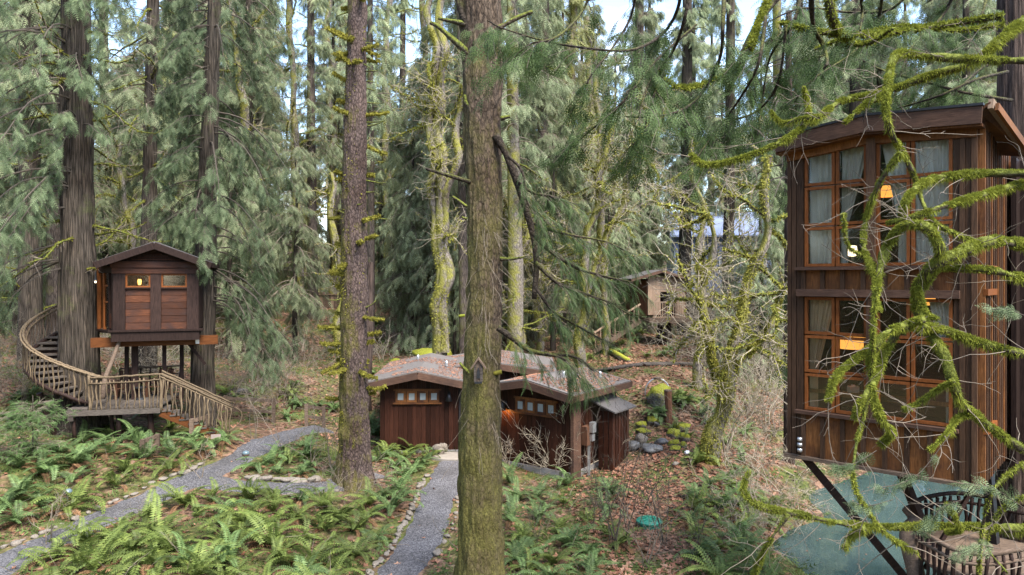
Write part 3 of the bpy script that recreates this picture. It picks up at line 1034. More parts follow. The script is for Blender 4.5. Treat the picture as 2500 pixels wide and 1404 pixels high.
def wing(fr, W, Lg, z0, zw, za, over, planks, side_planks, nplank=18, ridge_off=0.0, ovf=0.55, front=True):
    """gabled wing in its own frame: front wall on y=0 from x=0 to W, running back to Lg"""
    f, ang = fr
    mid = W / 2 + ridge_off
    def topz(x):
        return za - (za - zw) * abs(x - mid) / (W / 2)
    if front:
        wd = W / nplank
        for k in range(nplank):
            x = wd * (k + 0.5)
            zt = topz(x) - 0.16
            j = 0.006 * ((k * 7) % 3)
            q = f(x, j, (z0 + zt) / 2)
            boxpart("wall_plank", ba, q, (wd - 0.008, 0.04, round(zt - z0, 2)), W_bath, rz=ang)
    # side walls (right side as planks)
    ns_ = max(6, int(Lg / 0.17)) if side_planks else 0
    for k in range(ns_):
        q = f(W - 0.006 * (k % 2), Lg * (k + 0.5) / ns_ + 0.03, (z0 + zw) / 2 - 0.08)
        boxpart("wall_plank", ba, q, (0.04, Lg / ns_ - 0.008, round(zw - z0 - 0.16, 2)), W_bath, rz=ang)
    for x in ((0.03,) if side_planks else (0.03, W - 0.03)):
        boxpart("side_wall", ba, f(x, Lg / 2 + 0.06, (z0 + zw) / 2 - 0.08), (0.05, Lg - 0.1, zw - z0 - 0.16), W_bath, rz=ang)
    boxpart("rear_wall", ba, f(W / 2, Lg, (z0 + zw) / 2 - 0.08), (W, 0.06, zw - z0 - 0.16), W_bath, rz=ang)
    boxpart("plinth", ba, f(W / 2, Lg / 2 + 0.01, z0 - 0.2), (W + 0.1, Lg + 0.1, 0.4), M_conc, rz=ang)
    # roof slopes and rake fascia
    for s in (-1, 1):
        xe = mid + s * (W / 2 + over)
        ze = za - (za - zw) * (W / 2 + over) / (W / 2)
        c = [f(mid, -ovf, za), f(xe, -ovf, ze), f(xe, Lg + 0.4, ze), f(mid, Lg + 0.4, za)]
        if s < 0:
            c = c[::-1]
        G().hexa([q - np.array([0, 0, 0.06]) for q in c] + c).build("roof", M_roof_bath, ba)
        barpart("rake_fascia", ba, f(mid, -ovf - 0.035, za - 0.165), f(xe, -ovf - 0.035, ze - 0.165), 0.06, 0.24, W_fascia)
        barpart("eave_fascia", ba, f(xe + s * 0.035, -ovf, ze - 0.13), f(xe + s * 0.035, Lg + 0.4, ze - 0.13), 0.06, 0.2, W_fascia)
    return topz


# west wing
fL = frame(((928 - CX) / F * 25.3, 25.3), R(2.0))
wing(fL, 2.84, 5.2, 0.27, 2.93, 3.23, 0.42, True, False, 17)
# angled wing
fR = frame((1.886 - 2.9 * 0.80, 22.6 + 2.9 * 0.60), -math.atan2(0.60, 0.80))
wing(fR, 2.95, 3.0, 0.20, 2.93, 3.2, 0.42, True, True, 17)
# rear hall between the wings
fB = frame((-3.3, 28.3), R(-1))
wing(fB, 4.6, 4.2, 0.3, 2.88, 3.22, 0.42, True, False, 26, 0.1, 0.45)


def fwindows(fr, x0, z0, z1, n, wd):
    f, ang = fr
    q = f(x0 + n * wd / 2, -0.03, z1 + 0.035)
    boxpart("window_head", ba, q, (n * wd + 0.12, 0.07, 0.07), W_house, rz=ang)
    boxpart("window_sill", ba, f(x0 + n * wd / 2, -0.045, z0 - 0.035), (n * wd + 0.16, 0.1, 0.06), W_house, rz=ang)
    for k in range(n):
        a_, b_ = x0 + k * wd + 0.012, x0 + (k + 1) * wd - 0.012
        fm = G()
        fw = 0.085
        for (cx, cz, sx, sz) in (((a_ + b_) / 2, z1 - fw / 2, b_ - a_, fw), ((a_ + b_) / 2, z0 + fw / 2, b_ - a_, fw), (a_ + fw / 2, (z0 + z1) / 2, fw, z1 - z0 - 2 * fw), (b_ - fw / 2, (z0 + z1) / 2, fw, z1 - z0 - 2 * fw)):
            fm.box(f(cx, -0.035, cz), (sx, 0.06, sz), rz=ang)
        wn = fm.build("window", W_house, ba)
        G().box(f((a_ + b_) / 2, -0.028, (z0 + z1) / 2), (b_ - a_ - 2 * fw, 0.03, z1 - z0 - 2 * fw), rz=ang).build("pane", M_frost, wn)


fwindows(fL, 0.55, 2.02, 2.44, 4, 0.405)
fwindows(fR, 0.72, 1.98, 2.42, 4, 0.42)


def barn_lamp(fr, x, z, lit):
    f, ang = fr
    l = lathe([(0.001, z + 0.16), (0.05, z + 0.15), (0.075, z + 0.05), (0.12, z - 0.12), (0.11, z - 0.12), (0.06, z + 0.03), (0.001, z + 0.05)], f(x, -0.2, 0), 14).build("wall_lamp", M_black, ba, smooth=True)
    g = G()
    g.tube([f(x, 0, z + 0.12), f(x, -0.1, z + 0.22), f(x, -0.2, z + 0.15)], 0.015, 6)
    g.box(f(x, -0.03, z + 0.1), (0.1, 0.03, 0.14), rz=ang)
    g.build("bracket", M_black, l)
    lathe([(0.001, z - 0.06), (0.035, z - 0.04), (0.03, z), (0.001, z + 0.02)], f(x, -0.2, 0), 8).build("bulb", E_warm if lit else M_frost, l)
    if lit:
        d = bpy.data.lights.new("lamp_light", 'POINT')
        d.energy = 16
        d.color = (1, 0.42, 0.08)
        d.shadow_soft_size = 0.04
        o = bpy.data.objects.new("lamp_light", d)
        COL.objects.link(o)
        o.parent = l
        q = f(x, -0.2, z - 0.1)
        o.location = (q[0], q[1], q[2] - BZ)


barn_lamp(fL, 2.52, 2.2, False)
barn_lamp(fR, 0.28, 2.1, True)
# downpipe, corner post, meter cupboard, slatted lean-to
f, ang = fL
G().tube([f(2.9, 0.0, 0.3), f(2.9, 0.0, 2.8)], 0.04, 8).build("downpipe", M_black, ba)
f, ang = fR
boxpart("corner_post", ba, f(3.02, 0.18, 1.28), (0.12, 0.46, 2.9), W_fascia, rz=ang)
boxpart("meter_cupboard", ba, f(3.18, 0.62, 1.35), (0.22, 0.34, 0.62), W_red, rz=ang)
mb_ = boxpart("meter_box", ba, f(3.34, 0.72, 1.62), (0.14, 0.22, 0.34), M_steel, rz=ang)
boxpart("meter_box", ba, f(3.32, 0.72, 1.28), (0.12, 0.18, 0.22), M_steel, rz=ang)
for k, yy in enumerate((0.62, 0.72)):
    G().tube([f(3.22, yy, 0.0), f(3.22, yy, 1.2)], 0.025, 6).build("conduit", M_steel, ba)
for k in range(6):
    boxpart("lean_to_slat", ba, f(3.72, 1.45 + k * 0.2, 1.1), (0.04, 0.15, 1.95), W_bath, rz=ang)
for k in range(3):
    boxpart("lean_to_slat", ba, f(3.2 + k * 0.2 + 0.08, 1.36, 1.1), (0.15, 0.04, 1.95), W_bath, rz=ang)
c = [f(2.95, 1.2, 2.42), f(3.92, 1.2, 2.1), f(3.92, 2.75, 2.1), f(2.95, 2.75, 2.42)]
G().hexa([q - np.array([0, 0, 0.05]) for q in c] + c).build("lean_to_roof", M_roof, ba)
for k, (x, y, fr, z) in enumerate(((2.3, 2.0, fL, 3.09), (1.0, 3.8, fL, 3.13), (2.55, 2.6, fR, 3.0), (1.9, 1.2, fR, 3.1))):
    lathe([(0.06, 0), (0.05, 0.1), (0.05, 0.2), (0.001, 0.22)], fr[0](x, y, z), 10).build("roof_vent", M_steel, ba, smooth=True)
# paved entry between the wings
pl_ = [(fL[0](2.9, -0.1, 0)), (fR[0](-0.05, -0.1, 0)), np.array([0.4, 2.3, 0]), np.array([-1.9, 2.3, 0])]
G().prism([(q[0], q[1]) for q in pl_], -0.1, 0.21).build("entry_floor", M_conc, ba)
sl = empty("entry_step", (*Gp(1112, 1120)[:2], 0.05))
c0 = np.array(sl.location)
s_ = G()
th_ = np.linspace(0, 2 * math.pi, 24, endpoint=False)
s_.prism([(0.95 * math.cos(t), 0.55 * math.sin(t) + 0.15) for t in th_], 0.0, 0.25)
s_.build("slab", M_slab, sl)
tag(sl, "rounded pale stone entry step in front of the bathhouse passage", "step")
# bench in the passage
bq = np.array([-1.75, 26.2])
be = empty("wall_bench", (bq[0], bq[1], 0.21))
tag(be, "brown wooden bench in the passage between the bathhouse wings", "bench")
boxpart("seat", be, (0, 0, 0.72), (0.45, 1.2, 0.07), W_red)
barpart("brace", be, (-0.18, -0.4, 0.3), (0.18, -0.4, 0.68), 0.06, 0.06, W_red, up=(0, 1, 0))
barpart("brace", be, (-0.18, 0.4, 0.3), (0.18, 0.4, 0.68), 0.06, 0.06, W_red, up=(0, 1, 0))

# ------------------------------------------------------------------ tall treehouse over the pond
HP = np.array([5.17, 13.0])
hr = np.array([0.735, -0.678])
HRZ = math.atan2(hr[1], hr[0])
ho = empty("tall_treehouse", (HP[0], HP[1], 3.2), HRZ)
tag(ho, "tall two storey brown treehouse with large gridded windows over the pond", "treehouse")


def tx(px):
    k = (px - CX) / F
    return (13 * k - 5.17) / (0.735 + 0.678 * k)


def tz(py):
    return CAMZ - (py - HY) * 13 / F


def hz(x):
    """height of the flat gable's fascia top along the front"""
    ap = tx(2121)
    return 9.14 + 0.16 * (x + 0.1) / (ap + 0.1) if x < ap else 9.30 - 0.10 * (x - ap) / (3.0 - ap)


HW, HD = 3.0, 2.7
Z0 = 3.25
xs_post = [(0.0, 0.11, 'b'), (0.11, 0.20, 'p'), (tx(1945), tx(1963), 'b')]
# outer wall planks at both ends of the front
for x0, x1 in ((0.0, 0.075), (0.08, 0.165), (0.17, tx(1962))):
    boxpart("wall_plank", ho, ((x0 + x1) / 2, 0.03, (Z0 + 9.0) / 2), (x1 - x0 - 0.006, 0.06, 9.0 - Z0), W_batten)
xr = tx(2328)
for k in range(4):
    x0, x1 = xr + (HW - xr) * k / 4, xr + (HW - xr) * (k + 1) / 4
    boxpart("wall_plank", ho, ((x0 + x1) / 2, 0.03 - 0.02 * (k % 2), (Z0 + 8.95) / 2), (x1 - x0 - 0.006, 0.06, 8.95 - Z0), W_batten)
# head board and fascia (a very flat chevron)
ap = tx(2121)
for a_, b_ in ((-0.12, ap), (ap, 3.1)):
    za, zb = hz(a_), hz(b_)
    barpart("fascia", ho, (a_, -0.26, za - 0.14), (b_, -0.26, zb - 0.14), 0.06, 0.27, W_fascia)
    barpart("roof_edge", ho, (a_ - 0.02, -0.24, za + 0.02), (b_ + 0.02, -0.24, zb + 0.02), 0.14, 0.04, M_black)
    c = [(a_, -0.25, za), (b_, -0.25, zb), (b_, HD + 0.5, zb), (a_, HD + 0.5, za)]
    G().hexa([(x, y, z - 0.06) for x, y, z in c] + c).build("roof", M_roof, ho)
    barpart("soffit", ho, (a_, -0.12, za - 0.29), (b_, -0.12, zb - 0.29), 0.26, 0.04, W_house)
for a_, b_ in ((0.0, ap), (ap, 3.0)):
    barpart("head_board", ho, (a_, 0.0, hz(a_) - 0.31), (b_, 0.0, hz(b_) - 0.31), 0.1, 0.26, W_house)
# rake of the far roof slope lifting to the east corner
barpart("rake_board", ho, (3.2, -0.2, 9.22), (3.5, 1.6, 8.62), 0.07, 0.16, W_pale)
barpart("rake_board", ho, (3.28, -0.2, 9.16), (3.56, 1.6, 8.56), 0.05, 0.12, W_house)
c = [(3.0, -0.2, 9.15), (3.2, -0.2, 9.25), (3.5, 1.7, 8.65), (3.0, 1.7, 8.75)]
G().hexa([(x, y, z - 0.05) for x, y, z in c] + c).build("roof_soffit", W_house, ho)
# the windows: 2 storeys x 4 columns x 3 rows
cols = [(tx(1964), tx(2038)), (tx(2040), tx(2117)), (tx(2139), tx(2222)), (tx(2224), tx(2326))]
rows_u = [(tz(460), tz(372)), (tz(556), tz(462)), (tz(652), tz(558))]
rows_l = [(tz(813), tz(724)), (tz(904), tz(815)), (tz(994), tz(906))]
for rows in (rows_u, rows_l):
    for (z0, z1) in rows:
        for (x0, x1) in cols:
            window(ho, x0 + 0.003, x1 - 0.003, z0 + 0.003, z1 - 0.003, 0.03, 0.052, W_frame, M_glass, 0.07)
for z0, z1 in ((tz(656), 8.95), (tz(998), tz(722))):
    boxpart("mullion_post", ho, ((tx(2117) + tx(2139)) / 2, -0.01, (z0 + z1) / 2), (tx(2139) - tx(2117) - 0.004, 0.12, z1 - z0), W_batten)
for zz in (tz(655), tz(998)):
    boxpart("window_sill", ho, ((tx(1945) + tx(2342)) / 2, -0.04, zz - 0.01), (tx(2342) - tx(1945), 0.16, 0.06), W_fascia)
boxpart("head_beam", ho, ((tx(1948) + tx(2345)) / 2, -0.03, tz(714)), (tx(2345) - tx(1948), 0.14, 0.13), W_fascia)
# board and batten bands
for z0, z1 in ((tz(707), tz(659)), (Z0, tz(1003))):
    x0, x1 = tx(1962), tx(2330)
    n = 7
    for k in range(n):
        boxpart("wall_panel", ho, (x0 + (x1 - x0) * (k + 0.5) / n, 0.04, (z0 + z1) / 2), ((x1 - x0) / n - 0.004, 0.04, z1 - z0), W_house)
        boxpart("batten", ho, (x0 + (x1 - x0) * k / n, -0.005, (z0 + z1) / 2), (0.075, 0.05, z1 - z0 - 0.01), W_batten)
boxpart("base_board", ho, (HW / 2, -0.01, Z0 - 0.03), (HW + 0.06, 0.14, 0.06), W_rail)
# east side: battens and a narrow window column
for k in range(13):
    y = 0.08 + k * (HD - 0.1) / 12
    boxpart("batten", ho, (HW + 0.06, y, (Z0 + 8.9) / 2), (0.07, 0.05, 8.9 - Z0), W_batten if k % 3 else W_house)
for k in range(6):
    y0 = 0.05 + k * (HD - 0.05) / 6
    boxpart("wall_panel", ho, (HW + 0.005, y0 + (HD - 0.05) / 12, (Z0 + 8.9) / 2), (0.04, (HD - 0.05) / 6 - 0.004, 8.9 - Z0), W_house)
for zz in (4.1, 6.68, 6.3):
    boxpart("side_band", ho, (HW + 0.1, 0.5, zz), (0.07, 0.9, 0.1), W_frame)
# west side and back walls, floors
boxpart("side_wall", ho, (-0.01, HD / 2 + 0.05, (Z0 + 8.9) / 2), (0.05, HD - 0.1, 8.9 - Z0), W_batten)
boxpart("rear_wall", ho, (HW / 2, HD, (Z0 + 8.9) / 2), (HW, 0.06, 8.9 - Z0), W_dark)
for zz in (Z0 + 0.03, 6.45, 8.95):
    boxpart("floor_slab", ho, (HW / 2, HD / 2, zz), (HW - 0.1, HD - 0.1, 0.08), W_dark)
for zc in (4.9, 7.7):
    boxpart("inner_lining", ho, (HW / 2, HD - 0.08, zc), (HW - 0.2, 0.04, 2.2), W_brown)
# dark panels added where deep shade lies behind, round the trunk
boxpart("shade_panel", ho, (3.6, 2.75, 5.9), (1.2, 0.08, 5.6), W_dark)
boxpart("shade_panel", ho, (3.2, 2.5, 5.9), (0.08, 0.5, 5.6), W_dark)
# curtains
curtain(ho, tx(1968), tx(2045), tz(650), tz(375), 0.22, M_curtain, 0.12, 1)
curtain(ho, tx(2045), tx(2112), tz(650), tz(372), 0.24, M_curtain, 0.80, 2)
curtain(ho, tx(2140), tx(2220), tz(650), tz(372), 0.25, M_curtain, -0.55, 3)
curtain(ho, tx(2225), tx(2322), tz(650), tz(372), 0.22, M_curtain, -0.06, 4)
curtain(ho, tx(1968), tx(2030), tz(990), tz(728), 0.22, M_curtain_t, 0.72, 5)
curtain(ho, tx(2260), tx(2322), tz(990), tz(728), 0.22, M_curtain, -0.7, 6)


def hworld(x, y):
    return HP + hr * x + np.array([0.678, 0.735]) * y


def table_lamp(x, y, z, prof, mt, name, label, cord_top=None):
    q = hworld(x, y)
    o = empty(name, (q[0], q[1], z))
    tag(o, label, "lamp")
    lathe([(r_, z + h_) for r_, h_ in prof], (0, 0, 0), 18).build("shade", mt, o, smooth=True)
    if cord_top:
        G().tube([(0, 0, z + prof[-1][1]), (0, 0, cord_top)], 0.008, 5).build("cord", M_black, o)
    else:
        lathe([(0.001, z - 0.3), (0.09, z - 0.3), (0.02, z - 0.26), (0.02, z + 0.02), (0.001, z + 0.02)], (0, 0, 0), 12).build("base", M_black, o, smooth=True)
    return o


def inside(px, py, dep):
    k = (px - CX) / F
    x = (13 * k - 5.17 - dep * (0.678 - 0.735 * k)) / (0.735 + 0.678 * k)
    D = 13 - 0.678 * x + 0.735 * dep
    return x, CAMZ - (py - HY) * D / F


x, z = inside(2081, 626, 0.5)
table_lamp(x, 0.5, z, [(0.02, 0), (0.07, 0.01), (0.085, 0.1), (0.07, 0.19), (0.02, 0.2)], E_globe, "globe_lamp", "glowing white egg shaped lamp in the upper window", None)
x, z = inside(2164, 480, 0.9)
table_lamp(x, 0.9, z, [(0.15, 0), (0.06, 0.2), (0.001, 0.2)], E_shade, "cone_lamp", "amber cone lampshade behind the upper window curtain", 8.85)
x, z = inside(2264, 745, 0.8)
table_lamp(x, 0.8, z, [(0.16, 0), (0.12, 0.13), (0.001, 0.13)], E_shade, "shade_lamp", "amber drum lampshade high in the lower storey window", 6.4)
x, z = inside(2082, 851, 0.6)
dl = table_lamp(x, 0.6, z, [(0.24, 0), (0.24, 0.2), (0.001, 0.2)], E_shade, "drum_lamp", "wide yellow drum lampshade in the lower storey window", 6.4)
# table with a box in the lower storey
q = hworld(1.3, 0.75)
tbl = empty("side_table", (q[0], q[1], 3.4), HRZ)
tag(tbl, "wooden table by the lower storey window", "table")
boxpart("top", tbl, (0, 0, 4.35), (1.6, 0.5, 0.05), W_house)
for sx in (-0.7, 0.7):
    for sy in (-0.2, 0.2):
        boxpart("leg", tbl, (sx, sy, 3.9), (0.06, 0.06, 0.86), W_house)
tb2 = boxpart("tissue_box", tbl, (-0.35, -0.05, 4.44), (0.17, 0.12, 0.14), M_curtain)
tb2.parent = None
tb2.location = (*hworld(0.95, 0.7), 4.45)
tag(tb2, "small grey blue box standing on the table in the lower window", "box")
G().box((0, 0, 0.075), (0.07, 0.02, 0.05)).build("tissue", M_white, tb2)
boxpart("guard_rail", ho, (HW / 2, 0.14, 4.45), (HW - 0.45, 0.03, 0.07), W_house)
# steel braces to the trunk and fixings
tr0 = np.array([2.2, 1.6])
barpart("brace", ho, (0.22, 0.2, 3.2), (2.3, 1.5, 0.2), 0.14, 0.14, W_dark)
barpart("brace", ho, (1.9, 0.1, 3.2), (2.45, 1.5, 0.6), 0.12, 0.12, W_dark)
barpart("brace", ho, (2.95, 1.3, 3.2), (3.05, 1.8, 0.6), 0.14, 0.14, M_black)
barpart("brace", ho, (2.95, 0.9, 3.3), (2.2, 0.3, 1.6), 0.06, 0.06, W_dark)
for k in range(3):
    lathe([(0.001, -0.035), (0.045, -0.03), (0.05, 0.0), (0.045, 0.03), (0.001, 0.035)], (0.26, -0.08, 3.36 + k * 0.1), 10).build("bolt_plate", M_steel, ho, smooth=True)

# ---- deck over the water beside the house
dk = empty("pond_deck", (8.0, 11.2, -0.3))
tag(dk, "curved rustic stick balustrade deck hanging over the teal pond", "deck")
DO = np.array([8.0, 11.2, 0])
dl_ = lambda p: np.asarray(p, float) - DO
arc_hi = catmull([P(2222, 1230, 12.3), P(2265, 1213, 12.6), P(2330, 1204, 12.8), P(2400, 1212, 12.6), P(2475, 1228, 12.2), P(2560, 1240, 11.9)], 8)
arc_lo = catmull([P(2230, 1290, 11.9), P(2270, 1310, 11.2), P(2340, 1345, 10.8), P(2420, 1352, 10.6), P(2500, 1340, 10.5), P(2600, 1330, 10.4)], 8)
zd2 = 1.55
for A_, drop in ((arc_hi, 0.62), (arc_lo, 0.85)):
    G().tube([dl_(p) for p in A_], 0.04, 8).build("handrail", W_rail if A_ is arc_lo else W_dark, dk, smooth=True)
    G().tube([dl_(p - np.array([0, 0, 0.16])) for p in A_], 0.03, 6).build("handrail", W_rail if A_ is arc_lo else W_dark, dk, smooth=True)
    for k in range(1, len(A_) - 1, 2):
        p = A_[k]
        pp, rr = crooked(dl_(p - np.array([0, 0, drop + .2])), dl_(p - np.array([0, 0, 0.05])), 0.028, 700 + k, 0.02)
        G().tube(pp, rr, 6).build("baluster", W_dark, dk, smooth=True)
poly = [dl_(p)[:2] for p in arc_hi[::4]] + [dl_(p)[:2] for p in arc_lo[::-4]]
for k in range(10):
    t0, t1 = k / 10, (k + 1) / 10
    i0, i1 = int(t0 * (len(arc_hi) - 1)), int(t1 * (len(arc_hi) - 1))
    j0, j1 = int(t0 * (len(arc_lo) - 1)), int(t1 * (len(arc_lo) - 1))
    c = [dl_(arc_lo[j0])[:2], dl_(arc_lo[j1])[:2], dl_(arc_hi[i1])[:2], dl_(arc_hi[i0])[:2]]
    zz = 1.9 + 0.003 * (k % 2)
    G().hexa([(x, y, zz - 0.05) for x, y in c] + [(x, y, zz) for x, y in c]).build("deck_board", W_rail, dk)
pp = catmull([dl_(P(2215, 1240, 12.2)), dl_(P(2235, 1270, 12.0)), dl_(P(2215, 1310, 11.8)), dl_(P(2240, 1420, 11.6)), dl_(P(2250, 1560, 11.6))], 6)
G().tube(pp, np.linspace(0.10, 0.16, len(pp)), 10).build("trunk_post", W_rail, dk, smooth=True)

# ------------------------------------------------------------------ far hut, blue house, fences, small site furniture
fh = empty("far_treehouse", P(1600, 800, 42), R(8))
FO = np.array(fh.location)
tag(fh, "small pale cedar treehouse with stick balcony among the bare maples", "treehouse")
zf = P(1600, 777, 42)[2]
sc42 = 42 / F
for k in range(9):
    boxpart("wall_plank", fh, (-0.35 + k * 0.26, 0.0, zf + 2.05 if 2 < k < 7 else zf + 1.35), (0.25, 0.05, 0.9 if 2 < k < 7 else 2.3), W_pale)
for k in range(6):
    barpart("wall_plank", fh, (-0.5 - k * 0.12, 0.1 + k * 0.3, zf + 1.2), (-0.62 - k * 0.12, 0.4 + k * 0.3, zf + 1.2), 0.05, 2.2, W_red)
boxpart("rear_wall", fh, (0.7, 1.9, zf + 1.2), (2.6, 0.05, 2.4), W_dark)
boxpart("side_wall", fh, (1.95, 1.0, zf + 1.2), (0.05, 1.9, 2.4), W_red)
for s in (-1, 1):
    xa, xe = 0.3, 0.3 + s * 1.95
    c = [(xa, -0.4, zf + 2.95), (xe, -0.4, zf + 2.4), (xe, 2.3, zf + 2.4), (xa, 2.3, zf + 2.95)]
    if s < 0: c = c[::-1]
    G().hexa([(x, y, z - 0.12) for x, y, z in c] + c).build("roof", M_roof, fh)
    barpart("rake_board", fh, (xa, -0.44, zf + 2.85), (xe, -0.44, zf + 2.3), 0.06, 0.16, W_fascia)
boxpart("floor_slab", fh, (0.6, 0.5, zf - 0.12), (2.5, 2.6, 0.2), W_rail)
for k in range(15):
    boxpart("baluster", fh, (-0.35 + k * 0.135, -0.75, zf + 0.5), (0.045, 0.045, 0.95), W_pale)
boxpart("balcony_rail", fh, (0.6, -0.75, zf + 1.0), (2.1, 0.07, 0.07), W_pale)
boxpart("balcony_rail", fh, (0.6, -0.75, zf + 0.1), (2.1, 0.07, 0.07), W_pale)
zb = float(gz(FO[0] + 0.7, FO[1] + 0.4))
G().tube([(0.7, 0.4, zb - 0.3), (0.7, 0.4, zf - 0.2)], [0.55, 0.4], 12).build("tree_post", W_dark, fh, smooth=True)
# stair of the far hut
for k in range(8):
    boxpart("tread", fh, (-1.6 - k * 0.32, -0.6 - k * 0.1, zf - 0.15 - k * 0.2), (0.3, 0.9, 0.06), W_rail)
barpart("stair_rail", fh, (-1.3, -1.05, zf + 0.9), (-4.3, -1.8, zf - 0.7), 0.07, 0.09, W_pale)
barpart("stringer", fh, (-1.3, -1.05, zf - 0.1), (-4.3, -1.8, zf - 1.8), 0.07, 0.25, W_rail)
for k in range(10):
    t = k / 9
    boxpart("baluster", fh, (-1.4 - 2.8 * t, -1.05 - 0.72 * t, zf + 0.4 - 1.6 * t), (0.04, 0.04, 0.95), W_pale)

bh = empty("blue_house", (P(1800, 600, 66)[0], 66, 5.0), R(-6))
tag(bh, "blue grey clapboard house glimpsed through bare branches", "house")
for k in range(29):
    boxpart("siding_board", bh, (0, 0.02 * (k % 2) - 0.5, 5.0 + 0.1 + k * 0.2), (12.0, 0.06, 0.19), M_blue_siding)
for x in (-4.2, -1.2, 2.0, 4.6):
    window(bh, x - 0.6, x + 0.6, 7.0, 8.6, -0.56, 0.1, M_white, M_frost)
boxpart("wall", bh, (0, 2.5, 7.9), (12.0, 5.9, 5.8), M_blue_siding)
for s in (-1, 1):
    c = [(-6.4, 2.5, 13.2), (6.4, 2.5, 13.2), (6.4, 2.5 + s * 3.6, 10.7), (-6.4, 2.5 + s * 3.6, 10.7)]
    if s < 0: c = c[::-1]
    G().hexa([(x, y, z - 0.15) for x, y, z in c] + c).build("roof", M_blue_siding, bh)

# plank fence on the far bank
fc = empty("plank_fence", (*P(860, 752, 54)[:2], 4.0), R(-3))
tag(fc, "weathered brown plank fence along the far bank", "fence")
fo = np.array(fc.location)
x_ = -3.3
k = 0
while x_ < 4.6:
    wx = fo[0] + x_
    zz = float(gz(wx, fo[1]))
    h = 1.12 + 0.03 * ((k * 5) % 4)
    boxpart("fence_plank", fc, (x_, 0.01 * (k % 3), max(zz, 3.9) + h / 2 - 0.02), (0.2, 0.03, round(h, 2)), W_pale if k % 4 == 0 else W_rail)
    x_ += 0.215
    k += 1
boxpart("top_rail", fc, (0.6, -0.03, 5.33), (8.0, 0.08, 0.06), W_pale)

# parked white vehicle beyond the fence
vq = P(964, 712, 62)
ve = empty("white_van", (vq[0], vq[1], 4.2), R(4))
tag(ve, "white van roof glimpsed above the plank fence", "van")
bd = G()
prof = [(-2.3, 4.45), (-2.3, 5.3), (-1.6, 5.4), (-0.9, 6.15), (1.6, 6.2), (2.3, 5.5), (2.35, 4.45)]
n = len(prof)
bd.add([(x, -0.85, z) for x, z in prof] + [(x, 0.85, z) for x, z in prof], [[i, (i + 1) % n, n + (i + 1) % n, n + i] for i in range(n)])
bd.Fs.append((np.array([list(range(n))]), 0))
bd.Fs.append((np.array([list(range(n, 2 * n))[::-1]]), 0))
bd.build("body", M_steel, ve)
for x in (-1.4, 1.4):
    for y in (-0.86, 0.86):
        G().tube([(x, y - 0.1, 4.5), (x, y + 0.1, 4.5)], 0.32, 14).build("wheel", M_black, ve)
G().box((0.4, -0.86, 5.75), (1.9, 0.02, 0.5)).build("side_window", M_glass, ve)


def split_rail(pxs, label, h=0.95):
    pts = [Gp(*p) for p in pxs]
    o = empty("split_rail_fence", tuple(pts[0]))
    b = pts[0]
    tag(o, label, "fence")
    for p in pts:
        boxpart("post", o, (p[0] - b[0], p[1] - b[1], p[2] + h / 2 - 0.05), (0.13, 0.13, h + 0.1), W_rail, rz=0.2)
    for p, q in zip(pts, pts[1:]):
        for zz in (0.42, 0.85):
            barpart("rail", o, (p[0] - b[0], p[1] - b[1], p[2] + zz * h / 0.95), (q[0] - b[0], q[1] - b[1], q[2] + zz * h / 0.95), 0.06, 0.11, W_rail)


split_rail([(550, 1026), (668, 1032)], "split rail fence joining the foot of the stairs")
split_rail([(748, 1040), (790, 1046)], "short split rail fence at the path bend beside ferns", 0.85)
split_rail([(348, 1122), (384, 1108)], "low broken rail fence sunk among the bank ferns", 0.6)
split_rail([(508, 1062), (468, 1075)], "single leaning post and rail at the stair foot ferns", 0.7)

q = Gp(527, 1098)
sg = empty("path_sign", tuple(q), R(15))
tag(sg, "small pale wooden name sign on a stake beside the path", "sign")
boxpart("board", sg, (0, 0, q[2] + 0.42), (0.30, 0.03, 0.14), M_cardboard)
boxpart("stake", sg, (0, 0.025, q[2] + 0.2), (0.04, 0.03, 0.5), W_rail)

for (px, py), lb in (((165, 1226), "glass topped path light on the fern bank by the gravel"), ((600, 1128), "glass topped path light at the fork of the paths")):
    q = Gp(px, py)
    o = empty("path_light", tuple(q))
    tag(o, lb, "path light", "garden path lights")
    z = q[2]
    lathe([(0.02, z - 0.05), (0.02, z + 0.16), (0.05, z + 0.17)], (0, 0, 0), 10).build("stem", M_steel, o)
    lathe([(0.05, z + 0.17), (0.10, z + 0.19), (0.11, z + 0.23), (0.10, z + 0.25)], (0, 0, 0), 14).build("body", W_rail, o, smooth=True)
    lathe([(0.11, z + 0.25), (0.115, z + 0.28), (0.08, z + 0.33), (0.001, z + 0.35)], (0, 0, 0), 14).build("dome", M_dome, o, smooth=True)

# birdhouse nailed to the spruce
bq = P(1168, 930, 13.42)
bi = empty("birdhouse", tuple(bq), 0.02)
tag(bi, "weathered wooden birdhouse with pointed roof nailed to the spruce trunk", "birdhouse")
z = bq[2]
b3 = G()
b3.prism([(-0.085, -0.07), (0.085, -0.07), (0.085, 0.08), (-0.085, 0.08)], z, z + 0.30)
b3.hexa([(-0.085, -0.07, z + .30), (0.085, -0.07, z + .30), (0.085, 0.08, z + .30), (-0.085, 0.08, z + .30), (-0.006, -0.07, z + 0.42), (0.006, -0.07, z + .42), (0.006, 0.08, z + .42), (-0.006, 0.08, z + .42)])
b3.build("body", W_rail, bi)
for k in (-1, 1):
    boxpart("front_board", bi, (k * 0.06, -0.08, z + 0.17), (0.05, 0.02, 0.36), W_grey)
    barpart("roof_board", bi, (k * -0.005, -0.01, z + 0.45), (k * 0.145, -0.01, z + 0.24), 0.22, 0.022, W_rail)
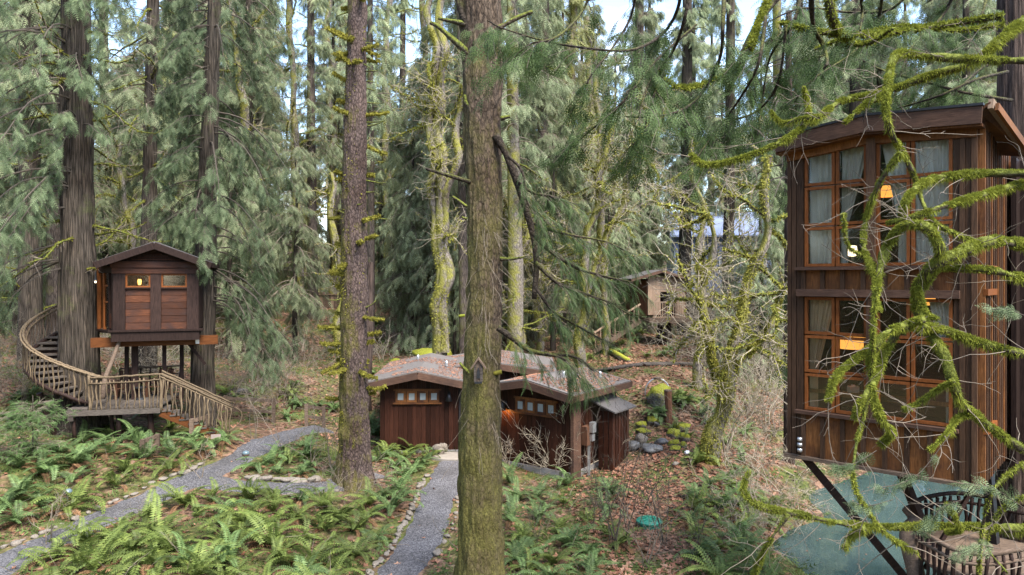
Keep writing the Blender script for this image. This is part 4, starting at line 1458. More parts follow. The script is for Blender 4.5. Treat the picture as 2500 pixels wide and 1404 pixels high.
G().add([(-0.035, -0.095, z + 0.06), (0.04, -0.095, z + 0.06), (0.035, -0.095, z + 0.15), (0.012, -0.095, z + 0.27), (-0.012, -0.095, z + 0.27), (-0.03, -0.095, z + 0.16)], [[0, 1, 2, 3, 4, 5]]).build("opening_dark", M_black, bi)  # flat black sheet painting the dark inside of the hole
boxpart("base_board", bi, (0, -0.03, z - 0.02), (0.14, 0.13, 0.04), M_black)

# post, bell shaped mossy boulder, septic lid, boardwalk
q = Gp(1632, 1042)
po = empty("wooden_post", tuple(q))
tag(po, "weathered upright timber post beside the mossy boulders", "post")
pts = [(0, 0, q[2] - 0.2), (0.02, 0, q[2] + 0.6), (-0.02, 0, q[2] + 1.35)]
G().tube(pts, [0.15, 0.13, 0.15], 9).build("shaft", W_red, po)
G().tube([(-0.02, 0, q[2] + 1.36), (-0.02, 0, q[2] + 1.40)], [0.16, 0.15], 9).build("top", W_rail, po)

q = Gp(1585, 1285)
o = empty("utility_lid", tuple(q))
tag(o, "round green plastic utility lid in the fallen leaves", "lid")
lathe([(0.30, q[2] - 0.05), (0.30, q[2] + 0.10), (0.34, q[2] + 0.11), (0.34, q[2] + 0.15), (0.28, q[2] + 0.19), (0.001, q[2] + 0.21)], (0, 0, 0), 22).build("cover", M_green_plastic, o)
for k in range(8):
    barpart("rib", o, (0.08 * math.cos(k * .785), 0.08 * math.sin(k * .785), q[2] + 0.212), (0.26 * math.cos(k * .785), 0.26 * math.sin(k * .785), q[2] + 0.20), 0.03, 0.02, M_green_plastic)

bw = empty("boardwalk", tuple(Gp(1610, 895)))
tag(bw, "low grey plank boardwalk crossing the leafy slope", "boardwalk")
b0 = np.array(bw.location)
pp = [Gp(px, py) for px, py in ((1440, 912), (1500, 903), (1570, 894), (1650, 893), (1730, 894), (1800, 897))]
for p, q in zip(pp, pp[1:]):
    for k in range(5):
        a_, b_ = p + (q - p) * k / 5, p + (q - p) * (k + 0.97) / 5
        barpart("walk_plank", bw, a_ - b0 * [1, 1, 0] + [0, 0, 0.12], b_ - b0 * [1, 1, 0] + [0, 0, 0.12], 0.9, 0.06, W_grey)


def rock_mesh(seed, mt, name="stone"):
    r = np.random.default_rng(seed)
    S, K = 16, 11
    V = []
    for i in range(K + 1):
        ph = math.pi * i / K
        for j in range(S):
            V.append((math.sin(ph) * math.cos(2 * math.pi * j / S), math.sin(ph) * math.sin(2 * math.pi * j / S), math.cos(ph)))
    V = np.array(V)
    for _ in range(5):
        d = nrm(r.normal(size=3))
        V = V * (1 + 0.13 * np.sin(V @ d * r.uniform(1.5, 3.2) + r.uniform(0, 6)))[:, None]
    for _ in range(12):
        d = nrm(r.normal(size=3))
        V = V * (1 + 0.035 * np.sin(V @ d * r.uniform(4, 10) + r.uniform(0, 6)))[:, None]
    V[:, 2] = np.where(V[:, 2] > 0.62, 0.62 + (V[:, 2] - 0.62) * 0.45, V[:, 2])
    Q = [[i * S + j, (i + 1) * S + j, (i + 1) * S + (j + 1) % S, i * S + (j + 1) % S] for i in range(K) for j in range(S)]
    return G().add(V, Q).mesh(name, mt, True)


ROCKS = [rock_mesh(s, M_stone) for s in range(5)]
ROCKS_D = [rock_mesh(s + 20, M_stone_dk) for s in range(3)]
ROCKS_W = [rock_mesh(60, M_white)]
ROCKS_M = [rock_mesh(s + 40, M_stone_moss) for s in range(4)]


def stone(mesh, p, size, rz, name, label, cat, group=None, sink=0.3):
    o = bpy.data.objects.new(name, mesh)
    COL.objects.link(o)
    o.location = (p[0], p[1], p[2] + size[2] * (1 - 2 * sink))
    o.scale = size
    o.rotation_euler = (random.uniform(-.15, .15), random.uniform(-.15, .15), rz)
    return tag(o, label, cat, group)


# mossy boulders near the post: (px, py base, half width px, kind, label)
for px, py, hw, hh, kd, lb in (
        (1605, 985, 27, 30, 'm', "large round mossy boulder behind the timber post"),
        (1568, 1042, 16, 9, 'm', "small flat mossy boulder uphill of the leaf hollow"),
        (1597, 1035, 16, 10, 'm', "mossy boulder with a grey stone at its foot"),
        (1600, 1038, 9, 6, 'd', "little grey stone leaning on a mossy boulder"),
        (1565, 1062, 18, 9, 'm', "bright moss topped boulder above the pinkish rock"),
        (1572, 1078, 17, 12, 's', "bare pinkish rock in the leaves below mossy boulder"),
        (1648, 1070, 17, 14, 'm', "biggest bright mossy boulder at the foot of the post"),
        (1668, 1055, 20, 15, 'm', "half bare boulder crowning the mossy pile"),
        (1672, 1080, 14, 16, 'm', "mossy boulder on the pond side of the pile"),
        (1643, 1090, 15, 10, 'm', "low mossy boulder under the biggest of the pile"),
        (1668, 1096, 11, 13, 'm', "egg shaped mossy boulder at the bottom of the pile"),
        (1646, 1100, 15, 7, 'm', "flat moss flecked stone at the pile's lower edge"),
        (1618, 1085, 17, 10, 'd', "dark wet slab tilted against the mossy pile"),
        (1595, 1100, 27, 11, 'd', "long wet grey boulder in front of the pile"),
        (1543, 1096, 22, 11, 'd', "brownish grey boulder beside the lean-to slats"),
        (1517, 1100, 10, 12, 's', "upright pale boulder touching the lean-to slats"),
        (1677, 1110, 7, 6, 'w', "small white stone lying on red leaves"),
        (1692, 1128, 6, 4, 'd', "small grey stone near the fern above the pond"),
        (1650, 1137, 9, 5, 's', "small brown stone half buried in red leaves"),
        (1050, 885, 45, 25, 'm', "big mossy boulder at the foot of the twin maple"),
        (962, 890, 14, 9, 'm', "grey mossy boulder behind the bathhouse roof"),
        (590, 962, 15, 9, 'd', "dark round boulder in the brush behind the fence")):
    p = Gp(px, py)
    s_ = p[1] / F
    ms = {'m': ROCKS_M, 'd': ROCKS_D, 's': ROCKS, 'w': ROCKS_W}[kd]
    me = random.choice(ms)
    stone(me, p, (hw * s_, hw * s_ * 0.9, hh * s_), random.uniform(0, 6), "boulder", lb, "boulder", sink=0.15)
# strap and cap on the big round boulder
p = Gp(1605, 985)
o = empty("boulder_strap", tuple(p))
tag(o, "metal strap and cap over the large round mossy boulder", "strap")
r_ = 28 * p[1] / F
ang_ = np.linspace(-0.25, math.pi + .25, 16)
G().tube([(1.08 * r_ * math.cos(t), 0, p[2] + 0.42 + 1.25 * r_ * math.sin(t)) for t in ang_], 0.025, 6).build("band", M_steel, o, smooth=True)
lathe([(0.16, p[2] + 0.40 + 1.22 * r_), (0.16, p[2] + 0.40 + 1.4 * r_), (0.001, p[2] + 0.42 + 1.4 * r_)], (0, 0, 0), 12).build("cap", W_rail, o)

# stones by the bathhouse step and path edging
for px, py, hw in ((1066, 1103, 14), (1088, 1100, 15), (1075, 1113, 11), (1232, 1118, 14), (1256, 1122, 8), (1102, 1100, 7)):
    p = Gp(px, py)
    s_ = p[1] / F
    stone(random.choice(ROCKS), p, (hw * s_, hw * s_, hw * s_ * 1.0), random.uniform(0, 6), "boulder", "rounded tan boulder beside the bathhouse entry step", "boulder", "boulders by the bathhouse step", 0.2)


def edging(c, nr, width, side, t0, t1, n, label, group, size=0.10):
    for k in range(n):
        i = int((t0 + (t1 - t0) * (k + random.uniform(-.25, .25)) / n) * (len(c) - 1))
        i = max(0, min(len(c) - 1, i))
        q = c[i, :2] + nr[i] * side * (width / 2 + random.uniform(0.02, 0.12))
        s_ = size * random.uniform(0.6, 1.45)
        stone(random.choice(ROCKS), (*q, float(gz(*q))), (s_ * 1.2, s_ * 0.85, s_ * 0.62), math.atan2(-nr[i][0], nr[i][1]) + random.uniform(-.4, .4), "cobble", label, "cobble", group, 0.22)


edging(PA, PAn, 1.2, 1, 0.05, 0.62, 34, "pale cobble edging the fern bank side of the long path", "cobbles along the long path", 0.075)
edging(PC, PCn, 1.1, 1, 0.12, 0.85, 44, "tan cobble edging the fern side of the bathhouse path", "cobbles along the bathhouse path", 0.075)
edging(PC, PCn, 1.1, -1, 0.3, 0.8, 14, "tan cobble half hidden between bathhouse path and spruce", "cobbles by the spruce", 0.07)
edging(PB, PBn, 0.8, 1, 0.25, 0.75, 12, "flat stone rounding the planted island between the paths", "stones round the island", 0.11)
edging(PB, PBn, 0.8, -1, 0.45, 0.95, 10, "pale cobble along the lower edge of the side path", "cobbles on the side path", 0.07)

# ------------------------------------------------------------------ vegetation tools
def spray(n=7, width=0.32, curl=0.25, fwd=0.55, taper=1.0, fill=0.42):
    """flat fan of separate leaflets along an axis of length 1, one connected island; tip at +x"""
    V, Fc = [], []
    cz = lambda x: -curl * x * x
    for i in range(n):
        x0 = i / n
        x1 = x0 + fill / n
        x = x0 + 0.3 / n
        l = width * (0.35 + 1.1 * math.sin(math.pi * min(1, x * 0.8 + 0.16))) * (1 - 0.55 * x * taper)
        k = len(V)
        V += [(x0, 0, cz(x0)), (x1, 0, cz(x1)), (x + fwd * l, l, cz(x) - 0.35 * l), (x + fwd * l, -l, cz(x) - 0.35 * l)]
        Fc += [(k, k + 1, k + 2), (k + 1, k, k + 3)]
        if i:
            V.append((x0, 0.012, cz(x0)))
            Fc.append((k - (4 if i == 1 else 5) + 1, k, k + 4))
    k = len(V) - (5 if n > 1 else 4)
    V.append((1.12, 0, cz(1.1)))
    V.append((x1, 0.05, cz(x1)))
    Fc.append((k + 1, len(V) - 2, len(V) - 1))
    return np.array(V), np.array(Fc)


def spray2(n=9, m=4, width=0.34, curl=0.3):
    """two-level frond: every leaflet is a small spray itself"""
    sv, sf = spray(m, 0.26, 0.15, fill=0.4)
    Vs, Fs, o = [], [], 0
    for i in range(n):
        x = (i + 0.4) / n
        l = width * (0.4 + 1.0 * math.sin(math.pi * min(1, x * 0.75 + 0.2))) * (1 - 0.5 * x)
        for s in (-1, 1):
            d = nrm(np.array([0.62, s * 0.9, -0.25]))
            y = nrm(np.cross((0, 0, 1), d))
            z = np.cross(d, y)
            q = sv * l * 1.25
            Vs.append(q[:, :1] * d + q[:, 1:2] * y + q[:, 2:] * z + np.array([x, 0, -curl * x * x]))
            Fs.append(sf + o)
            o += len(sv)
    sv2 = sv * 0.3
    Vs.append(sv2 + np.array([0.95, 0, -curl * 0.9]))
    Fs.append(sf + o)
    return np.concatenate(Vs), np.concatenate(Fs)


SP_FAR, SP_MID, SP_NEAR = spray(5, 0.27), spray(6, 0.30), spray2(6, 3, 0.36)
SP_NEEDLE = spray(10, 0.17, 0.25, 0.5)


def scatter(tmpl, pos, X, up, scale, wscale=1.0):
    """copies of a template: x axis along X, normal near up"""
    tv, tf = tmpl
    X = nrm(X)
    Y = nrm(np.cross(up, X))
    Z = np.cross(X, Y)
    s = np.asarray(scale)[:, None, None]
    V = pos[:, None] + s * (tv[None, :, 0:1] * X[:, None] + wscale * tv[None, :, 1:2] * Y[:, None] + tv[None, :, 2:3] * Z[:, None])
    Fc = tf[None] + (np.arange(len(pos)) * len(tv))[:, None, None]
    return V.reshape(-1, 3), Fc.reshape(-1, tf.shape[1])


def grow(P0, D0, Ln, K, r, wander=0.25, grav=0.0, lift=0.0):
    """polylines (N,K,3): start P0, direction D0, length Ln; grav bends down along the way, lift turns the tip up"""
    N = len(P0)
    out = np.zeros((N, K, 3))
    out[:, 0] = P0
    d = nrm(np.asarray(D0, float))
    st_ = (np.asarray(Ln) / (K - 1))[:, None]
    for k in range(1, K):
        t = k / (K - 1)
        gz_ = -np.asarray(grav) / (K - 1) + (np.asarray(lift) * max(0, t - 0.55) * 4 / (K - 1))
        d = nrm(d + r.normal(0, wander / math.sqrt(K), (N, 3)) + np.column_stack([np.zeros(N), np.zeros(N), np.broadcast_to(gz_, (N,))]))
        out[:, k] = out[:, k - 1] + d * st_
    return out


def spawn(PL, per, t0, t1, r, spread=0.9):
    """child starts on polylines: positions, parent tangents, child directions, index of parent, t"""
    N, K, _ = PL.shape
    idx = np.repeat(np.arange(N), per)
    t = r.uniform(t0, t1, len(idx)) * (K - 1)
    k = np.minimum(t.astype(int), K - 2)
    f = (t - k)[:, None]
    p = PL[idx, k] * (1 - f) + PL[idx, k + 1] * f
    tan = nrm(PL[idx, k + 1] - PL[idx, k])
    side = nrm(np.cross(tan, nrm(r.normal(size=(len(idx), 3)))))
    return p, tan, nrm(tan * (1 - spread * 0.6) + side * spread), idx, t / (K - 1)


def blades(PL, rad, n, ln, r, mossdir=(0, 0, 0.6), wdt=0.5, hang=0.35):
    """tufts of moss: small triangles standing on limbs. PL (N,K,3), rad (N,K)"""
    N, K, _ = PL.shape
    seg = np.linalg.norm(np.diff(PL, axis=1), axis=-1) * (rad[:, :-1] + 0.01)
    pr = seg.ravel() / seg.sum()
    ch = r.choice(len(pr), n, p=pr)
    i, k = ch // (K - 1), ch % (K - 1)
    f = r.random(n)[:, None]
    c = PL[i, k] * (1 - f) + PL[i, k + 1] * f
    ra = rad[i, k] * (1 - f[:, 0]) + rad[i, k + 1] * f[:, 0]
    tan = nrm(PL[i, k + 1] - PL[i, k])
    rv = nrm(r.normal(size=(n, 3)) + np.array(mossdir))
    nr = nrm(rv - tan * np.sum(rv * tan, -1, keepdims=True))
    L_ = ln * r.uniform(0.5, 1.3, n)[:, None]
    base = c + nr * (ra * 0.92)[:, None]
    d = nrm(nr * 0.8 + r.normal(0, 0.45, (n, 3)) + np.array([0, 0, -hang]))
    sd_ = nrm(np.cross(d, r.normal(size=(n, 3)))) * L_ * wdt
    V = np.stack([base - sd_ * 0.5, base + sd_ * 0.5, base + d * L_], 1).reshape(-1, 3)
    return V, np.arange(3 * n).reshape(-1, 3)


def trunk(root, spine, S, seed, mt, furrow=0.05, nf=26, vz=1.1, name="trunk", flare=None, rings=None, knots=0):
    """spine: [(x,y,z,r)] local x,y / world z"""
    sp = catmull(np.array(spine, float), 10)
    L_ = np.linalg.norm(np.diff(sp[:, :3], axis=0), axis=1).sum()
    n = rings or int(L_ / 0.16) + 2
    t = np.linspace(0, len(sp) - 1, n)
    i = np.minimum(t.astype(int), len(sp) - 2)
    f = (t - i)[:, None]
    sp = sp[i] * (1 - f) + sp[i + 1] * f
    thv = np.arange(S) / S
    zz = sp[:, 2][:, None] * np.ones(S)
    uu = thv[None] * np.ones(n)[:, None]
    tw = zz * 0.02
    a1 = vnoise((uu + tw) * nf + 200, zz * vz + 50, seed, None) if False else vnoise(((uu) % 1) * nf, zz * vz + 50, seed, nf)
    a2 = vnoise(((uu) % 1) * nf * 2, zz * vz * 2.6 + 90, seed + 1, nf * 2)
    a3 = vnoise(((uu) % 1) * 5, zz * 0.5 + 30, seed + 2, 5)
    rr = sp[:, 3][:, None] * (1 + furrow * (np.abs(a1 - 0.5) * 2 - 0.5) * 1.6 + furrow * 0.8 * (a2 - 0.5) + 0.10 * (a3 - 0.5))
    kr = np.random.default_rng(seed + 5)
    for _ in range(knots):
        zk, uk = kr.uniform(sp[3, 2], sp[-1, 2]), kr.random()
        du_ = (uu - uk + 0.5) % 1 - 0.5
        wz, wu = kr.uniform(0.08, 0.22), kr.uniform(0.025, 0.06)
        q_ = ((zz - zk) / wz) ** 2 + (du_ / wu) ** 2
        rr = rr * (1 + kr.uniform(0.05, 0.15) * (np.exp(-q_) - 0.7 * np.exp(-q_ * 6)))
    if flare:
        zb = sp[0, 2]
        rr = rr * (1 + flare * np.exp(-(zz - zb) / 0.55) * (0.55 + 0.9 * np.maximum(0, np.sin(uu * 2 * math.pi * 5 + seed))))
    V = np.stack([sp[:, 0][:, None] + rr * np.cos(2 * math.pi * uu), sp[:, 1][:, None] + rr * np.sin(2 * math.pi * uu), zz], -1)
    a = (np.arange(n - 1)[:, None] * S + np.arange(S)[None])
    b = (np.arange(n - 1)[:, None] * S + (np.arange(S)[None] + 1) % S)
    o = G().add(V.reshape(-1, 3), np.stack([a, b, b + S, a + S], -1).reshape(-1, 4)).build(name, mt, root, smooth=True)
    return o, sp


def spine_px(rows, D, base):
    """rows (px, py, halfwidth px) measured at distance D -> local spine for a thing based at base"""
    out = []
    for px, py, hw in rows:
        p = P(px, py, D)
        out.append((p[0] - base[0], p[1] - base[1], p[2], hw * D / F))
    return sorted(out, key=lambda q: q[2])


def cedar_crown(r, zb, azL, nb, sp, s_len, per2=12, per3=6, droop=1.5, lift=1.0, keep=None, l2=(0.5, 1.0), xy=None, up0=0.15, wood_r=0.02, wscale=1.0, hang=1.0):
    """drooping boughs. zb: heights of the boughs, azL: function(az, z)->length. Coordinates local x,y / world z"""
    az = r.uniform(0, 2 * math.pi, nb)
    z = zb(nb)
    Ln = np.array([azL(a_, z_) for a_, z_ in zip(az, z)]) * r.uniform(0.75, 1.15, nb)
    ok = Ln > 0.3
    az, z, Ln = az[ok], z[ok], Ln[ok]
    off = np.array([xy(z_) for z_ in z]) if xy else np.zeros((len(z), 2))
    D0 = np.column_stack([np.cos(az), np.sin(az), r.normal(up0, 0.12, len(z))])
    P0 = np.column_stack([off + 0.2 * D0[:, :2], z])
    B = grow(P0, D0, Ln, 10, r, 0.18, droop * np.minimum(1, Ln / 3), lift)
    rb = np.linspace(1, 0.15, 10)[None] * (0.006 * Ln + wood_r * 0.6)[:, None]
    p2, tan, d2, idx, t2 = spawn(B, per2, 0.22, 1.0, r, 0.8)
    d2 = nrm(d2 * np.array([1, 1, 0.35]) + np.array([0, 0, -0.35 * hang]))
    l2v = r.uniform(*l2, len(p2)) * (1.15 - 0.55 * t2)
    C = grow(p2, d2, l2v, 5, r, 0.2, 0.9 * hang)
    rc = np.linspace(1, 0.3, 5)[None] * np.full((len(C), 1), 0.010)
    p3, tan3, d3, _, t3 = spawn(C, per3, 0.05, 1.0, r, 0.75)
    n3 = len(p3)
    dirs = nrm(d3 * np.array([1, 1, 0.4]) + tan3 * 0.5 + np.array([0, 0, -0.62 * hang]) + r.normal(0, 0.12, (n3, 3)))
    up = nrm(r.normal(0, 0.35, (n3, 3)) + np.array([0, 0, 0.7]) + np.column_stack([p3[:, :2] * 0.18, np.zeros(n3)]))
    sc_ = s_len * r.uniform(0.65, 1.3, n3)
    if keep is not None:
        m = keep(p3 + dirs * sc_[:, None] * 0.6)
        p3, dirs, up, sc_ = p3[m], dirs[m], up[m], sc_[m]
    g = G()
    V, Fc = scatter(sp, p3, dirs, up, sc_, wscale)
    g.add(V, Fc, 0)
    mb = keep(B[:, 6]) if keep is not None else np.ones(len(B), bool)
    V, Q = polytubes(B[mb], rb[mb], 5)
    g.add(V, Q, 1)
    mc = keep(C[:, 2]) if keep is not None else np.ones(len(C), bool)
    V, Q = polytubes(C[mc], rc[mc], 3)
    g.add(V, Q, 1)
    return g


def local_keep(base, rects):
    """drop foliage that would cover the given picture boxes (openings seen between the boughs in the photo)"""
    bx, by = base[0], base[1]
    def f(p):
        x, y, z = p[:, 0] + bx, p[:, 1] + by, p[:, 2]
        u = CX + F * x / y
        v = HY - F * (z - CAMZ) / y
        m = np.ones(len(p), bool)
        for x0, y0, x1, y1 in rects:
            m &= ~((u > x0) & (u < x1) & (v > y0) & (v < y1))
        return m
    return f


# ------------------------------------------------------------------ the big near trees
# cedar inside the curved stair
b = (-15.05, 24.0, float(gz(-15.05, 24.0)) - 0.2)
ce = empty("cedar_tree", b)
tag(ce, "thick cedar trunk wrapped by the curved rustic staircase", "tree")
ro = [(186, -420, 26), (186, 0, 31), (186, 300, 35), (190, 600, 39), (192, 850, 43), (196, 980, 50), (200, 1075, 58)]
trunk(ce, spine_px(ro, 24, b), 72, 7, M_cedar_bark, 0.10, 30, 0.45, flare=0.35)
r_ = np.random.default_rng(21)
keep = local_keep(b, [(150, 330, 240, 1000), (225, 560, 500, 900), (40, 640, 240, 1100), (255, 40, 390, 330), (230, 350, 380, 600)])
g = cedar_crown(r_, lambda n: r_.uniform(6.8, 19, n), lambda a_, z_: (4.6 if math.cos(a_) < 0.1 else 2.6) * (1.0 if z_ > 9 else (0.9 if math.cos(a_) < -0.2 else 0.0)), 105, SP_MID, 0.30, 15, 8, 1.9, 1.6, keep)
tag(g.build("crown", [M_cedar, M_twig_dark], ce), "blue green drooping cedar sprays")

CED1 = (ce, b)
# cedar beside the treehouse
b = ((493 - CX) / F * 25.6, 25.6, 0.9)
ce = empty("cedar_tree", b)
tag(ce, "cedar with long drooping blue green boughs beside the small treehouse", "tree")
ro = [(530, -300, 13), (524, 0, 15), (516, 200, 18), (506, 450, 22), (500, 700, 26), (494, 950, 30), (494, 1060, 38)]
_, sp_ = trunk(ce, spine_px(ro, 25.6, b), 56, 9, M_cedar_bark, 0.09, 24, 0.45, flare=0.3)
xy = lambda z_: (np.interp(z_, sp_[:, 2], sp_[:, 0]), np.interp(z_, sp_[:, 2], sp_[:, 1]))
r_ = np.random.default_rng(22)
keep = local_keep(b, [(225, 610, 486, 1100), (100, 850, 560, 1100), (495, 60, 540, 240), (230, 560, 400, 700), (480, 820, 590, 1100), (270, 40, 380, 260), (780, 500, 900, 1200), (440, 690, 545, 1100), (690, 0, 830, 70)])
def Lz(a_, z_):
    base_ = 2.3 + 1.9 * max(0.0, math.cos(a_))
    if z_ < 8.2:
        return base_ * 0.95 if math.cos(a_) > 0.1 else 0.0
    return base_
g = cedar_crown(r_, lambda n: 5.4 + 14 * r_.random(n) ** 1.25, Lz, 126, SP_MID, 0.31, 15, 8, 2.3, 0.9, keep, xy=xy)
tag(g.build("crown", [M_cedar, M_twig_dark], ce), "long curtains of blue green cedar sprays")

# centre spruce
b = (P(1172, 1400, 14)[0], 14.0, float(gz(-0.6, 14.0)) - 0.15)
ce = empty("spruce_tree", b)
tag(ce, "thick mossy spruce trunk with the birdhouse nailed to it", "tree")
ro = [(1172, -420, 44), (1172, 0, 50), (1176, 160, 50), (1176, 300, 47), (1183, 480, 42), (1184, 600, 42), (1183, 760, 43), (1176, 950, 47), (1172, 1150, 51), (1172, 1330, 54), (1172, 1470, 66)]
_, sp_ = trunk(ce, spine_px(ro, 14, b), 96, 31, M_spruce_moss, 0.085, 34, 1.7, flare=0.16, rings=260, knots=34)
SPR_B = b


def loc_line(pxs, D, base, n=5):
    """picture polyline (px,py[,D]) -> smooth local line"""
    pts = [P(q[0], q[1], q[2] if len(q) > 2 else D) - np.array([base[0], base[1], 0]) for q in pxs]
    return catmull(pts, n)


def limb(root, line, r0, r1, mt, name="limb", S=8, rough=0.12, seed=0):
    q = np.random.default_rng(seed + len(line))
    rad = np.linspace(r0, r1, len(line)) * (1 + rough * np.convolve(q.normal(0, 1, len(line)), np.ones(3) / 3, 'same'))
    return G().tube(line, rad, S).build(name, mt, root, smooth=True), rad


k = 0
for pxs, r0, r1, mt in (
        ([(1150, 135), (1110, 100), (1070, 65), (1050, 55)], 0.07, 0.035, M_limb),
        ([(1140, 60), (1105, 52), (1070, 45)], 0.06, 0.03, M_limb),
        ([(1150, 75), (1130, 40), (1120, 0), (1122, -40)], 0.07, 0.05, M_limb_dark),
        ([(1215, 70), (1260, 45), (1300, 28)], 0.06, 0.035, M_limb),
        ([(1150, 445), (1100, 430), (1040, 412)], 0.05, 0.025, M_limb_dark),
        ([(1222, 290), (1245, 284)], 0.05, 0.03, M_limb),
        ([(1220, 632), (1250, 632), (1278, 628)], 0.045, 0.02, M_limb),
        ([(1140, 505), (1120, 490), (1105, 480)], 0.035, 0.02, M_limb),
        ([(1140, 535), (1128, 530)], 0.035, 0.02, M_limb),
        ([(1150, 265), (1138, 250), (1135, 232)], 0.05, 0.03, M_limb),
        ([(1135, 770), (1120, 772)], 0.03, 0.025, M_moss), ([(1150, 915), (1130, 895), (1122, 885)], 0.04, 0.02, M_limb),
        ([(1205, 912), (1225, 908)], 0.05, 0.04, M_moss_o)):
    ln = loc_line(pxs, 13.75, b)
    limb(ce, ln, r0, r1, mt, "branch_stub", seed=k)
    k += 1
# hanging dark limb with needle foliage on its east side
r_ = np.random.default_rng(33)
gN = G()
limbs = [([(1210, 330), (1240, 385), (1268, 460), (1298, 560), (1310, 640), (1304, 730)], 0.085, 0.05, 13.7),
         ([(1300, 570), (1340, 610), (1400, 650), (1450, 668), (1500, 680), (1545, 690)], 0.045, 0.015, 13.4),
         ([(1306, 640), (1360, 690), (1420, 715), (1480, 735), (1540, 770)], 0.04, 0.012, 13.2),
         ([(1290, 540), (1340, 560), (1400, 575), (1480, 590), (1540, 620)], 0.04, 0.012, 13.9),
         ([(1306, 700), (1350, 760), (1400, 790), (1470, 830)], 0.035, 0.012, 13.5),
         ([(1215, 800), (1250, 825), (1285, 852), (1340, 866), (1400, 870), (1450, 905)], 0.06, 0.02, 13.4),
         ([(1330, 862), (1380, 880), (1420, 930)], 0.03, 0.01, 13.2),
         ([(1262, 440), (1300, 470), (1350, 480), (1410, 500)], 0.03, 0.01, 13.6),
         ([(1240, 380), (1275, 420), (1290, 500), (1330, 540)], 0.03, 0.01, 13.1)]
for j, (pxs, r0, r1, D) in enumerate(limbs):
    ln = loc_line(pxs, D, b)
    limb(ce, ln, r0, r1, M_limb_dark, "limb", seed=40 + j)
    if j == 0:
        continue
    PL = ln[None]
    p2, tan, d2, _, t2 = spawn(PL, 30 if j in (1, 2, 3) else 20, 0.2, 1.0, r_, 0.8)
    C = grow(p2, nrm(d2 * [1, 1, .5] + [0.15, 0, -0.45]), r_.uniform(0.3, 0.85, len(p2)), 6, r_, 0.2, 0.7)
    V, Q = polytubes(C, np.full((len(C), 6), 0.005), 3)
    gN.add(V, Q, 1)
    p3, tan3, d3, _, _ = spawn(C, 11, 0.1, 1.0, r_, 0.8)
    V, Fc = scatter(SP_NEEDLE, p3, nrm(d3 + tan3 * 0.7 + [0, 0, -0.35]), nrm(r_.normal(0, .4, p3.shape) + [0, 0, 1]), r_.uniform(0.14, 0.30, len(p3)))
    gN.add(V, Fc, 0)
gN.build("crown", [M_spr_need, M_twig_dark], ce)
# fine dead twigs hanging along the trunk
PL = np.array([[q[0], q[1], q[2]] for q in sp_])[None]
p2, tan, d2, _, _ = spawn(PL[:, 60:150], 130, 0, 1, r_, 1.2)
d2 = nrm(d2 * [1, 1, 0.3] + [0.3, -0.5, -0.5])
C = grow(p2 + d2 * 0.3, d2, r_.uniform(0.3, 0.8, len(p2)), 6, r_, 0.35, 1.2)
V, Q = polytubes(C, np.full((len(C), 6), 0.0035), 3)
G().add(V, Q).build("dead_twigs", M_twig, ce)["kind"] = "stuff"

# stubbly spruce by the path
b = ((866 - CX) / F * 20.7, 20.7, float(gz((866 - CX) / F * 20.7, 20.7)) - 0.15)
ce = empty("spruce_tree", b)
tag(ce, "straight spruce trunk studded with short mossy branch stubs", "tree")
ro = [(872, -420, 18), (872, 0, 22), (869, 200, 25), (866, 450, 30), (865, 700, 32), (864, 900, 34), (866, 1080, 37), (868, 1205, 46)]
_, sp_ = trunk(ce, spine_px(ro, 20.7, b), 80, 41, M_spruce_bark, 0.095, 30, 1.7, flare=0.42, rings=240, knots=30)
r_ = np.random.default_rng(44)
gm = G()
for k in range(96):
    i = int(r_.uniform(0.22, 0.97) * (len(sp_) - 1))
    a_ = r_.uniform(0, 2 * math.pi) if k % 3 == 0 else (r_.normal(0, 0.5) + (math.pi if k % 2 else 0))
    c = sp_[i, :3]
    L_ = r_.uniform(0.2, 0.75)
    d = np.array([math.cos(a_), math.sin(a_), r_.normal(0.02, 0.22)])
    ln = grow((c + d * sp_[i, 3] * 0.85)[None], d[None], np.array([L_]), 6, r_, 0.25, 0.1, 0.4)[0]
    fat = k % 3 != 2
    limb(ce, ln, 0.05 if fat else 0.028, 0.035 if fat else 0.012, M_moss_o if fat else M_limb, "branch_stub", S=7, seed=k)
    if fat:
        V, Fc = blades(ln[None], np.full((1, 6), 0.05), 260, 0.06, r_)
        gm.add(V, Fc)
PLs = sp_[:, :3][None]
V, Fc = blades(PLs[:, 20:200], sp_[20:200, 3][None], 6000, 0.07, r_, (-0.7, -0.5, 0), 0.6, 0.5)
keepm = vnoise(V[0::3, 0] * 3 + 50, V[0::3, 2] * 1.3 + 50, 8) > 0.60
gm.add(V.reshape(-1, 3, 3)[keepm].reshape(-1, 3), np.arange(keepm.sum() * 3).reshape(-1, 3))
tag(gm.build("moss", M_moss_o, ce), kind="stuff")
# skirt of dead brown twigs at its foot
C = grow(np.column_stack([r_.normal(0, .55, 160), r_.normal(-.2, .45, 160), np.full(160, b[2] + .2)]), r_.normal(0, .5, (160, 3)) + [0, 0, 1], r_.uniform(.4, 1.1, 160), 6, r_, .5, .8)
V, Q = polytubes(C, np.full((160, 6), .004), 3)
G().add(V, Q).build("dead_twigs", M_twig, ce)["kind"] = "stuff"

# ------------------------------------------------------------------ trunks standing behind (picture column, base row, distance, width px, bark, label)
BARE = []


